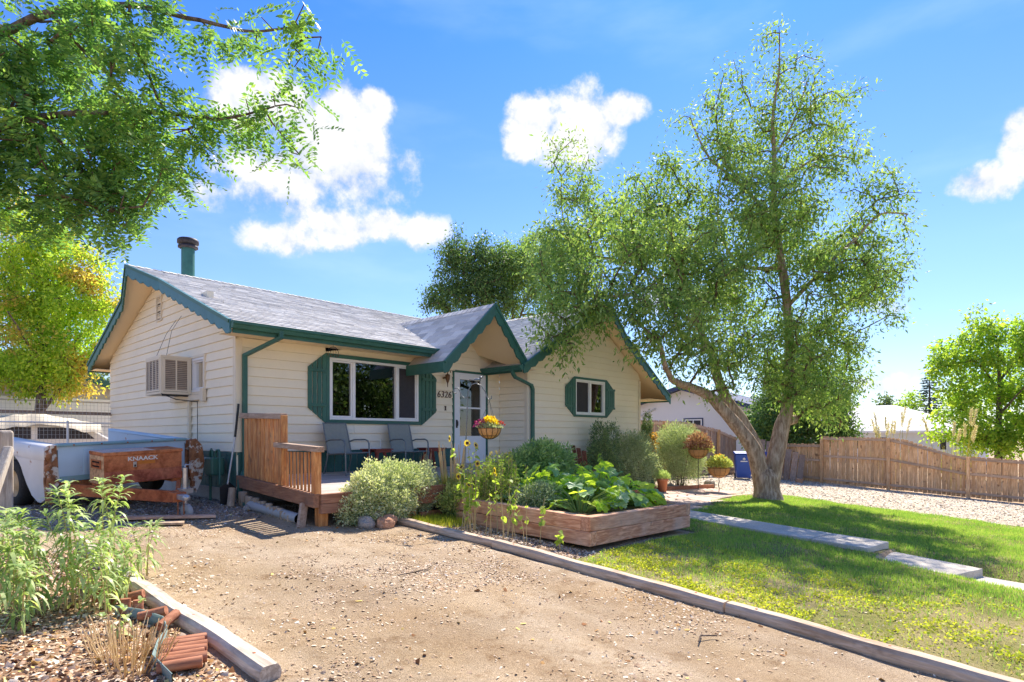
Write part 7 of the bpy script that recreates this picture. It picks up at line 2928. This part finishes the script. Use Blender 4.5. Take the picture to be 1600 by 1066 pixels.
V, F = frusta(c, e, np.full(n, .011), np.full(n, .004), 6)
np_object('dry_stalks', V, F, LM['dry'], og, kind='stuff')
og2 = thing('ornamental_grass', 'sparse tan grass stems beside the sling chair behind the shrub', 'grass clump', (2.42, -1.95, gz(2.4, -2)))
n = 18
c = np.stack([RNG.normal(0, .05, n), RNG.normal(0, .05, n), np.zeros(n)], 1)
e = c + np.stack([RNG.normal(0, .05, n), RNG.normal(0, .05, n), RNG.uniform(.8, 1.12, n)], 1)
V, F = frusta(c, e, np.full(n, .006), np.full(n, .002), 6)
np_object('stalks', V, F, LM['dry'], og2, kind='stuff')


# ---- sunflowers
def leaf_mesh(name, pts, mat, cup=.12, crease=.06):
    """heart or lobed outline in x (across) and y (along), cupped"""
    vs = [(0, 0, 0)] + [(x, y, cup * (x * x) - crease * y * y) for x, y in pts]
    mid = [(0, .35, .0), (0, .7, -.03)]
    n = len(pts)
    fs = [(0, i, i + 1) for i in range(1, n)]
    me = bpy.data.meshes.new(name)
    me.from_pydata(vs, [], fs)
    me.materials.append(mat)
    me.update()
    return me


heart = [(.0, -.02), (.22, -.12), (.42, .0), (.48, .22), (.38, .5), (.2, .78), (0, 1.0), (-.2, .78), (-.38, .5), (-.48, .22), (-.42, .0), (-.22, -.12), (0, -.02)]
heart_me = leaf_mesh('heart_leaf', heart, LM['sunfl'])
petal_mb = MB()
for k in range(14):
    a = 2 * math.pi * k / 14
    ca, sa = math.cos(a), math.sin(a)
    for r0_, r1_, w_ in ((.022, .062, .011),):
        petal_mb.add([(ca * r0_, sa * r0_, 0), (ca * (r0_ + r1_) / 2 - sa * w_, sa * (r0_ + r1_) / 2 + ca * w_, .006), (ca * r1_, sa * r1_, .002), (ca * (r0_ + r1_) / 2 + sa * w_, sa * (r0_ + r1_) / 2 - ca * w_, .006)], [(0, 3, 2, 1)])
petal_me = petal_mb.mesh('petals', LM['petal'])
M['seed'] = paint('brown seed disc', (.10, .045, .02), .9, .3, 0)
disc_mb = MB()
disc_mb.sphere((0, 0, 0), (.027, .027, .012), 12, 6)
disc_me = disc_mb.mesh('seed_disc', M['seed'])
rs = random.Random(77)


def sunflower(label, base, tips, bloom=True, leaves=7, h=None, r=.007):
    t = thing('sunflower', label, 'sunflower', (base[0], base[1], gz(*base)), 0, 'sunflowers between the raised bed and the log')
    m = MB()
    for tip in tips:
        m.tube([(0, 0, -.02), (tip[0] * .25, tip[1] * .25, tip[2] * .4), (tip[0] * .7, tip[1] * .7, tip[2] * .8), tip], [r, r * .9, r * .7, r * .45], 6)
    m.build('stem', M['stem_tan'], t)
    for tip in tips:
        for k in range(leaves):
            f = rs.uniform(.42, .97)
            p = (tip[0] * (f * .75 if f < .8 else f * .9), tip[1] * (f * .75 if f < .8 else f * .9), tip[2] * f)
            s = rs.uniform(.05, .11) * (1.15 - .4 * f)
            inst('leaf', heart_me, t, p, (rs.uniform(-1.1, -.3), rs.uniform(-.4, .4), rs.uniform(0, 6.28)), (s, s, s))
        if bloom:
            fh = inst('flower_head', disc_me, t, tip, (rs.uniform(.2, 1.6), rs.uniform(-.5, .5), rs.uniform(-3.1, 3.1)), (.9,) * 3)
            inst('petals', petal_me, fh, (0, 0, 0), (0, 0, 0), (1, 1, 1))
    return t


sunflower('tallest sunflower, its brown head standing before the house number wall', (1.80, -3.62), [(-.04, .34, 1.33)], leaves=13)
sunflower('sunflower with two open yellow heads in front of the white door', (1.88, -3.72), [(.02, .20, 1.27), (.10, .10, 1.24)], leaves=13)
sunflower('sunflower with a low open head below the door glass', (1.72, -3.86), [(-.02, .25, .93), (.12, .06, .98)], leaves=15)
sunflower('sunflower with drooping head beside the shepherds hook pole', (2.0, -4.05), [(.04, .10, .90)], leaves=13)
sunflower('bushy sunflower nearest the left corner of the raised bed', (1.66, -3.85), [(-.10, .15, .80), (-.02, .02, .68)], leaves=15)
sunflower('two stemmed sunflower over the middle of the bed side', (1.90, -4.34), [(.15, .08, .85), (.24, .0, .74)], bloom=False, leaves=13)
sunflower('bare stalked sunflower in front of the bed side timbers', (1.84, -4.48), [(.08, -.02, .62)], bloom=False, leaves=6)
sunflower('leaning yellowing sunflower against the bed front timber', (1.98, -4.86), [(.10, .0, .60)], bloom=False, leaves=11)
sunflower('small young sunflower seedling by the near bed corner', (1.88, -5.28), [(.0, .0, .30), (.06, .02, .24), (-.05, .02, .22)], bloom=False, leaves=4, r=.004)
for k in range(12):
    b = (1.62 + rs.uniform(-.1, .34), -3.55 - k * .12)
    sunflower('thin dry sunflower stalks standing between the log and bed', b, [(rs.uniform(-.08, .12), rs.uniform(-.06, .1), rs.uniform(.45, .75))], bloom=False, leaves=3, r=.005)

fl_ = thing('coneflower_patch', 'low patch of small yellow flowers on thin stems between shrub and raised bed', 'flowers', (2.62, -3.42, BEDZ - .04))
n = 140
a = RNG.uniform(0, 6.283, n)
b = np.stack([RNG.normal(0, .22, n), RNG.normal(0, .24, n), np.zeros(n)], 1)
e = b + np.stack([RNG.normal(0, .05, n), RNG.normal(0, .05, n), RNG.uniform(.45, .92, n)], 1)
V, F = frusta(b, e, np.full(n, .0035), np.full(n, .002), 5)
np_object('stems', V, F, M['stem_tan'], fl_, kind='stuff')
k = RNG.integers(0, n, 2600)
f = RNG.uniform(.15, .95, (2600, 1))
V, F = leaf_quads(b[k] * (1 - f) + e[k] * f + RNG.normal(size=(2600, 3)) * .02, rnd_dirs(2600) + np.array([0, 0, .2]), .06, .026)
np_object('foliage', V, F, LM['sunfl'], fl_, kind='stuff')
for q in range(16):
    inst('flower', petal_me, fl_, tuple(e[q * 5]), (rs.uniform(.2, 1.4), rs.uniform(-.4, .4), rs.uniform(-3, 3)), (.55,) * 3)

# ---- vegetables in the raised bed
lobes = []
for i in range(41):
    a = -math.pi * .93 + i * (math.pi * 1.86) / 40
    rr_ = .50 * (1 + .30 * abs(math.cos(2.5 * a)) ** 1.5 - .12) * (1 + .06 * math.sin(a * 17))
    lobes.append((rr_ * math.sin(a), .30 + rr_ * math.cos(a)))


def lobed_mesh(mat):
    vs = [(0, .18, -.03)] + [(x, y, .10 * abs(math.sin(2.5 * math.atan2(x, y - .3))) - .16 * ((x * x) + (y - .3) ** 2)) for x, y in lobes]
    fs = [(0, i, i + 1) for i in range(1, len(lobes))]
    me = bpy.data.meshes.new('lobed_leaf')
    me.from_pydata(vs, [], fs)
    me.materials.append(mat)
    me.update()
    return me


lob = [lobed_mesh(LM['squash']), lobed_mesh(LM['squash_b'])]


def squash(label, x, y, n, spread_, hmin, hmax, seed):
    rs_ = random.Random(seed)
    t = thing('squash_plant', label, 'vegetable plant', (x, y, BEDZ - .05), 0, 'squash plants in the raised bed')
    pm = MB()
    for k in range(n):
        a = rs_.uniform(0, 6.283)
        f = math.sqrt(rs_.uniform(.02, 1))
        p = Vector((math.cos(a) * spread_ * f, math.sin(a) * spread_ * f, rs_.uniform(hmin, hmax) * (1.05 - .45 * f)))
        pm.tube([(p.x * .15, p.y * .15, 0), (p.x * .5, p.y * .5, p.z * .65), p], [.009, .008, .005], 6)
        s = rs_.uniform(.14, .26)
        inst('leaf', lob[0 if rs_.random() < .66 else 1], t, p, (rs_.uniform(-.9, .5), rs_.uniform(-.6, .6), a - math.pi / 2 + rs_.uniform(-.9, .9)), (s, s, s))
    M.setdefault('petiole', paint('pale green petiole', (.36, .46, .14), .5, .15))
    pm.build('stems', M['petiole'], t)
    return t


squash('big leaved squash plant at the near corner of the raised bed', 3.05, -4.75, 75, .62, .18, .60, 1)
squash('squash plant with upright bright leaves in the middle of the bed', 3.80, -4.55, 80, .60, .25, .78, 2)
squash('squash plant spreading over the right side of the bed', 4.45, -4.75, 45, .45, .12, .42, 3)
squash('squash plant with pale petioles behind the sunflower stalks', 3.10, -3.95, 75, .58, .25, .74, 4)
squash('squash plant at the far right corner of the bed', 4.3, -3.85, 55, .50, .22, .66, 5)
bush('tomato_plant', 'tall pale green tomato plant at the back of the raised bed', (3.95, -3.35, BEDZ - .05), [(0, 0, .55, .50, .42, 1, .4), (-.3, 0, .75, .32, .32, 1, .3), (.35, 0, .60, .38, .38, 1, .3), (0, 0, .9, .25, .2, .8, .2)], 8500, .075, .026, LM['tomato'], 'vegetable plant', 60, up=.1, stem_mat='stem_green')
bush('tomato_plant', 'second tomato plant with scattered orange leaves behind the hanging basket', (3.1, -3.25, BEDZ - .05), [(0, 0, .42, .42, .36, 1, .35), (.2, 0, .62, .3, .28, 1, .3)], 5500, .075, .026, LM['tomato'], 'vegetable plant', 40, up=.1, stem_mat='stem_green')
bush('herb_clump', 'yellow green herb clump at the left end of the raised bed', (2.62, -3.55, BEDZ - .05), [(0, 0, .26, .32, .28, 1, .34), (.05, .25, .40, .25, .26, 1, .25)], 6500, .045, .020, LM['herb'], 'herb', 50, up=.5, stem_mat='stem_green')
bush('herb_clump', 'grey green herb clump along the bed side behind the dry stalks', (2.60, -4.20, BEDZ - .05), [(0, 0, .20, .28, .24, 1, .38), (.1, -.1, .28, .22, .2, 1, .25)], 5200, .042, .018, LM['silver'], 'herb', 40, up=.5, stem_mat='stem_green')
bush('herb_clump', 'tall mixed flower clump between the grass clump and the bed corner', (2.35, -2.85, gz(2.3, -2.8)), [(0, 0, .30, .40, .30, 1, .26), (.2, .1, .45, .3, .3, 1, .25)], 7000, .045, .020, LM['herb'], 'herb', 50, up=.5, stem_mat='stem_green')
bush('herb_clump', 'bushy green flower clump beyond the bed in front of the door', (3.3, -2.55, gz(3.3, -2.5)), [(0, 0, .35, .7, .35, 1, .2), (.6, 0, .42, .5, .36, 1, .2)], 8000, .050, .022, LM['herb'], 'herb', 60, up=.5, stem_mat='stem_green')
bush('herb_clump', 'long low green planting in front of the porch deck end', (5.0, -2.62, gz(5, -2.6)), [(0, 0, .35, .9, .38, 1, .2), (-.8, 0, .35, .5, .36, 1, .2), (1.0, 0, .4, .5, .42, 1, .25)], 9000, .055, .022, LM['shrub'], 'plant', 60, up=.5, stem_mat='stem_green')
ss = thing('garden_sprout', 'single upright pale green leafy stem rising from the squash leaves', 'plant', (4.45, -4.15, BEDZ - .05))
MB().tube([(0, 0, 0), (.02, 0, .4), (.0, .02, .86)], [.009, .008, .004], 6).build('stem', M['stem_green'], ss)
for k in range(14):
    z = .42 + k * .033
    s = .17 - k * .006
    inst('leaf', heart_me, ss, (0, 0, z), (-.75, 0, k * 2.4), (s * .8, s, s))

# ---- tall grass plumes beyond the fence
for (x, y, n, lab) in ((26.8, -4.3, 11, 'pale feathery grass plumes rising beyond the high part of the fence'), (27.6, -6.6, 8, 'second clump of pale grass plumes beyond the sloping fence top')):
    pg = thing('plume_grass', lab, 'grass clump', (x, y, gz(x, y)))
    b = np.stack([RNG.normal(0, .25, n), RNG.normal(0, .25, n), np.zeros(n)], 1)
    e = b + np.stack([RNG.normal(.1, .45, n), RNG.normal(-.1, .45, n), RNG.uniform(2.5, 3.5, n)], 1)
    V, F = frusta(b, e, np.full(n, .014), np.full(n, .006), 5)
    np_object('stalks', V, F, LM['blade'], pg, kind='stuff')
    k = RNG.integers(0, n, 1500)
    f = RNG.uniform(.80, 1.0, (1500, 1))
    c = b[k] * (1 - f) + e[k] * f + RNG.normal(size=(1500, 3)) * .025
    V, F = leaf_quads(c, unit(e[k] - b[k]) + RNG.normal(size=(1500, 3)) * .35, .10, .022)
    np_object('plumes', V, F, LM['plume'], pg, kind='stuff')
    nb = 200
    a = RNG.uniform(0, 6.283, nb)
    V, F = leaf_strips(np.stack([.2 * np.cos(a), .2 * np.sin(a), np.zeros(nb)], 1), np.stack([np.cos(a) * .3, np.sin(a) * .3, np.ones(nb)], 1), RNG.uniform(1.4, 2.3, nb), .02, .35, 5)
    np_object('blades', V, F, LM['blade'], pg, kind='stuff')

# ---- lawn blades
def blades(name, n, xr, yr, keepf, densf, h, w, mat, off=.0, lean=.35):
    x = RNG.uniform(*xr, n)
    y = RNG.uniform(*yr, n)
    k = keepf(x, y)
    x, y = x[k], y[k]
    k = RNG.uniform(0, 1, len(x)) < densf(x, y)
    x, y = x[k], y[k]
    z = relief(x, y) + off
    m_ = len(x)
    a = RNG.uniform(0, 6.283, m_)
    hh = h * RNG.uniform(.5, 1.25, m_)
    l = lean * RNG.uniform(0, 1, m_)
    b = RNG.uniform(0, 6.283, m_)
    p = np.stack([x, y, z], 1)
    s = np.stack([np.cos(a), np.sin(a), np.zeros(m_)], 1) * (w * RNG.uniform(.6, 1.3, m_) / 2)[:, None]
    t_ = p + np.stack([np.cos(b) * hh * l, np.sin(b) * hh * l, hh], 1)
    V = np.stack([p - s, p + s, t_], 1).reshape(-1, 3)
    F = np.arange(3 * m_).reshape(m_, 3)
    return np_object(name, V, F, mat, kind='stuff')


def patch_noise(x, y):
    return (np.sin(x * 1.9 + 1.3 * np.sin(y * 1.1)) * np.cos(y * 2.3 + .7 * np.sin(x * 1.7)) + .6 * np.sin(x * 5.1 + y * 3.3) * np.cos(y * 6.7 - x * 2.1) + .4 * np.sin(x * 11 + 2 * y) * np.sin(y * 13 - x))


def dens_lawn(x, y):
    d = 1.0 - np.clip((3.6 - x) / 2.2, 0, 1) * .80
    d = d * np.where(patch_noise(x, y) < -.35, .35, 1)
    bare = np.exp(-(((x - 2.1) / 1.1) ** 2 + ((y + 8.9) / 1.3) ** 2))
    bare2 = np.exp(-(((x - 2.7) / 1.1) ** 2 + ((y + 10.0) / .7) ** 2))
    bare3 = np.exp(-(((x - 2.6) / .5) ** 2 + ((y + 6.3) / .4) ** 2))
    spots = np.clip(.9 * patch_noise(x * 2.1 + 1, y * 2.1 + 4) - .25, 0, 1) * np.clip((4.6 - x) / 1.5, 0, 1)
    return d * (1 - .9 * np.clip(bare + bare2 + bare3 + spots, 0, 1))


def walk_off(x, y):
    cx = np.interp(-y, [3.9, 7.1, 8.0, 9.1, 10.7, 12.4, 14.6], [7.05, 6.50, 6.38, 6.0, 5.72, 5.4, 5.0])
    return x - cx


def lawn_only(x, y):
    w = walk_off(x, y)
    return lawn_keep(x, y) & ~((w > -.47) & (w < .45))


blades('lawn_grass', 330000, (1.3, 14.4), (-11.5, -3.3), lawn_only, dens_lawn, .060, .011, LM['grass'])
blades('lawn_grass_far_side', 60000, (1.3, 14.4), (-24, -11.5), lawn_only, dens_lawn, .07, .022, LM['grass'])


def dens_weed(x, y):
    d = np.clip((4.2 - x) / 2.6, 0, 1) * np.where(patch_noise(x * 1.9 + 2, y * 1.9) > .10, .85, .06)
    return d * (1 - .75 * np.exp(-(((x - 1.9) / .8) ** 2 + ((y + 8.9) / 1.0) ** 2)))


def low_leaves(name, n, xr, yr, keepf, densf, size, mat, hmax=.05):
    x = RNG.uniform(*xr, n)
    y = RNG.uniform(*yr, n)
    k = keepf(x, y)
    x, y = x[k], y[k]
    k = RNG.uniform(0, 1, len(x)) < densf(x, y)
    x, y = x[k], y[k]
    z = relief(x, y) + RNG.uniform(.01, hmax, len(x))
    d = rnd_dirs(len(x))
    d[:, 2] = np.abs(d[:, 2]) * .6
    V, F = leaf_quads(np.stack([x, y, z], 1), d, size * RNG.uniform(.6, 1.3, len(x)), size * .6)
    return np_object(name, V, F, mat, kind='stuff')


blades('dry_grass', 34000, (1.3, 14.4), (-11.5, -3.3), lawn_only, lambda x, y: np.where(patch_noise(x * 1.1 + 5, y * 1.1) > .35, 1, .22), .055, .010, LM['dry_blade'], .0, .9)
low_leaves('lawn_weeds', 60000, (1.3, 4.6), (-10.5, -5.7), lawn_only, dens_weed, .032, LM['grass_y'])
blades('grass_tuft', 5000, (1.3, 2.15), (-3.5, -2.5), lambda x, y: (x > 1.35) & (y < -2.6), lambda x, y: np.exp(-(((x - 1.8) / .35) ** 2 + ((y + 3.0) / .35) ** 2)), .09, .008, LM['grass_y'], .01)
low_leaves('bed_weeds', 3500, (4.3, 4.9), (-5.3, -3.2), lambda x, y: x > 4.3, lambda x, y: .8 + 0 * x, .03, LM['herb'], .05)
bpy.data.objects['bed_weeds'].location.z = .36

# ---- loose chips, stones and litter
def chips(name, n, xr, yr, keepf, densf, smin, smax, mat, flat=.35, power=2.2, off=.003, thick=.25):
    x = RNG.uniform(*xr, n)
    y = RNG.uniform(*yr, n)
    k = keepf(x, y)
    x, y = x[k], y[k]
    k = RNG.uniform(0, 1, len(x)) < densf(x, y)
    x, y = x[k], y[k]
    m_ = len(x)
    s = smin + (smax - smin) * RNG.uniform(0, 1, m_) ** power
    z = relief(x, y) + off + s * .08
    nrm = unit(np.array([0, 0, 1.0]) + flat * RNG.normal(size=(m_, 3)))
    u = unit(np.cross(nrm, rnd_dirs(m_)))
    v = np.cross(nrm, u)
    asp = RNG.uniform(.3, .9, m_)
    U = u * (s / 2)[:, None]
    Wv = v * (s * asp / 2)[:, None]
    T = nrm * (s * thick * RNG.uniform(.5, 1, m_))[:, None]
    p = np.stack([x, y, z], 1)
    j = lambda: (1 + .25 * RNG.normal(size=(m_, 1)))
    V = np.stack([p - U * j() - Wv * j(), p + U * j() - Wv * j(), p + U * j() + Wv * j(), p - U * j() + Wv * j(), p + T], 1).reshape(-1, 3)
    b = (np.arange(m_) * 5)[:, None]
    F = np.concatenate([b + np.array([[0, 1, 4]]), b + np.array([[1, 2, 4]]), b + np.array([[2, 3, 4]]), b + np.array([[3, 0, 4]])], 0)
    return np_object(name, V, F, mat, kind='stuff')


M['chip'] = island_mat('driveway chips', [(0, (.30, .19, .12)), (.25, (.48, .34, .23)), (.6, (.62, .48, .35)), (.85, (.74, .62, .48)), (1, (.88, .82, .72))], big=((.85, .82, .8), (1.1, 1.08, 1.05)))
M['pebble'] = island_mat('grey gravel', [(0, (.16, .14, .13)), (.4, (.32, .28, .26)), (.75, (.50, .45, .40)), (1, (.70, .65, .58))])
M['mulch'] = island_mat('mulch chips', [(0, (.13, .06, .035)), (.3, (.34, .19, .10)), (.6, (.58, .40, .26)), (.85, (.76, .60, .44)), (1, (.86, .76, .62))])
M['pale_stone'] = island_mat('pale drive gravel', [(0, (.40, .32, .24)), (.4, (.58, .49, .38)), (.8, (.74, .66, .54)), (1, (.84, .78, .68))])
M['litter'] = island_mat('fallen leaves', [(0, (.30, .13, .05)), (.5, (.50, .28, .10)), (.8, (.68, .48, .15)), (1, (.75, .62, .25))], .8)

drive_keep = lambda x, y: (x > -2.55) & (x < 1.12)
cl_ = lambda x, y: np.clip(.12 + .42 * patch_noise(x * .8, y * .8 + 3), .06, .8)
chips('driveway_chips', 62000, (-2.6, 1.15), (-10.2, -4.5), drive_keep, cl_, .006, .030, M['chip'], power=3.0)
chips('driveway_chips', 60000, (-3.2, 1.15), (-6.0, -.6), lambda x, y: (x < 1.1) & (x > -2.5), cl_, .008, .030, M['chip'], power=2.8)
chips('trailer_gravel', 26000, (-5.0, .0), (-1.6, 3.2), lambda x, y: (x < -.0), lambda x, y: np.clip((y + 1.75) * 1.3, 0, 1), .014, .040, M['pebble'])
chips('mulch_chips', 48000, (-5.2, -2.72), (-8.0, -2.6), lambda x, y: x < -2.72, lambda x, y: .95 + 0 * x, .012, .046, M['mulch'], flat=.6, power=1.8)
chips('gravel_stones', 40000, (13, 23), (-12, 1.0), lambda x, y: gravel_keep(x, y), lambda x, y: .9 + 0 * x, .03, .075, M['pale_stone'])
chips('bed_litter', 9000, (1.2, 2.2), (-5.7, -2.4), lambda x, y: (x > 1.22) & (x < 2.15), lambda x, y: .8 + 0 * x, .012, .05, M['chip'], flat=.6)
chips('lawn_litter', 12000, (1.3, 3.6), (-10.4, -5.8), lambda x, y: x > 1.3, lambda x, y: np.clip((3.4 - x) / 1.6, 0, 1) * .8, .010, .035, M['chip'], flat=.6)
chips('fallen_leaves', 700, (-2.4, 3.0), (-9.5, -.8), lambda x, y: (x > -2.5), lambda x, y: .35 + 0 * x, .02, .05, M['litter'], flat=.5, thick=.12, power=1.2)
chips('fallen_leaves', 420, (-3.8, -2.72), (-7, -5), lambda x, y: x < -2.7, lambda x, y: .8 + 0 * x, .03, .06, M['litter'], flat=.5, thick=.12, power=1.2)

for pts, lab in [([(-.62, -5.22), (-.42, -5.24), (-.22, -5.18), (-.10, -5.12)], 'dark forked twig lying on the middle of the dirt drive'), ([(.10, -8.0), (.22, -7.96), (.36, -8.03)], 'short thin twig near the bottom centre of the dirt drive')]:
    tw = thing('fallen_twig', lab, 'twig')
    m = MB()
    m.tube([(x, y, gz(x, y) + .018 + .01 * (k % 2)) for k, (x, y) in enumerate(pts)], [.005, .007, .006, .003][:len(pts)], 6)
    x, y = pts[1]
    m.tube([(x, y, gz(x, y) + .02), (x + .09, y + .03, gz(x, y) + .03)], [.005, .002], 6)
    m.build('twig', M['bark_dark'], tw)
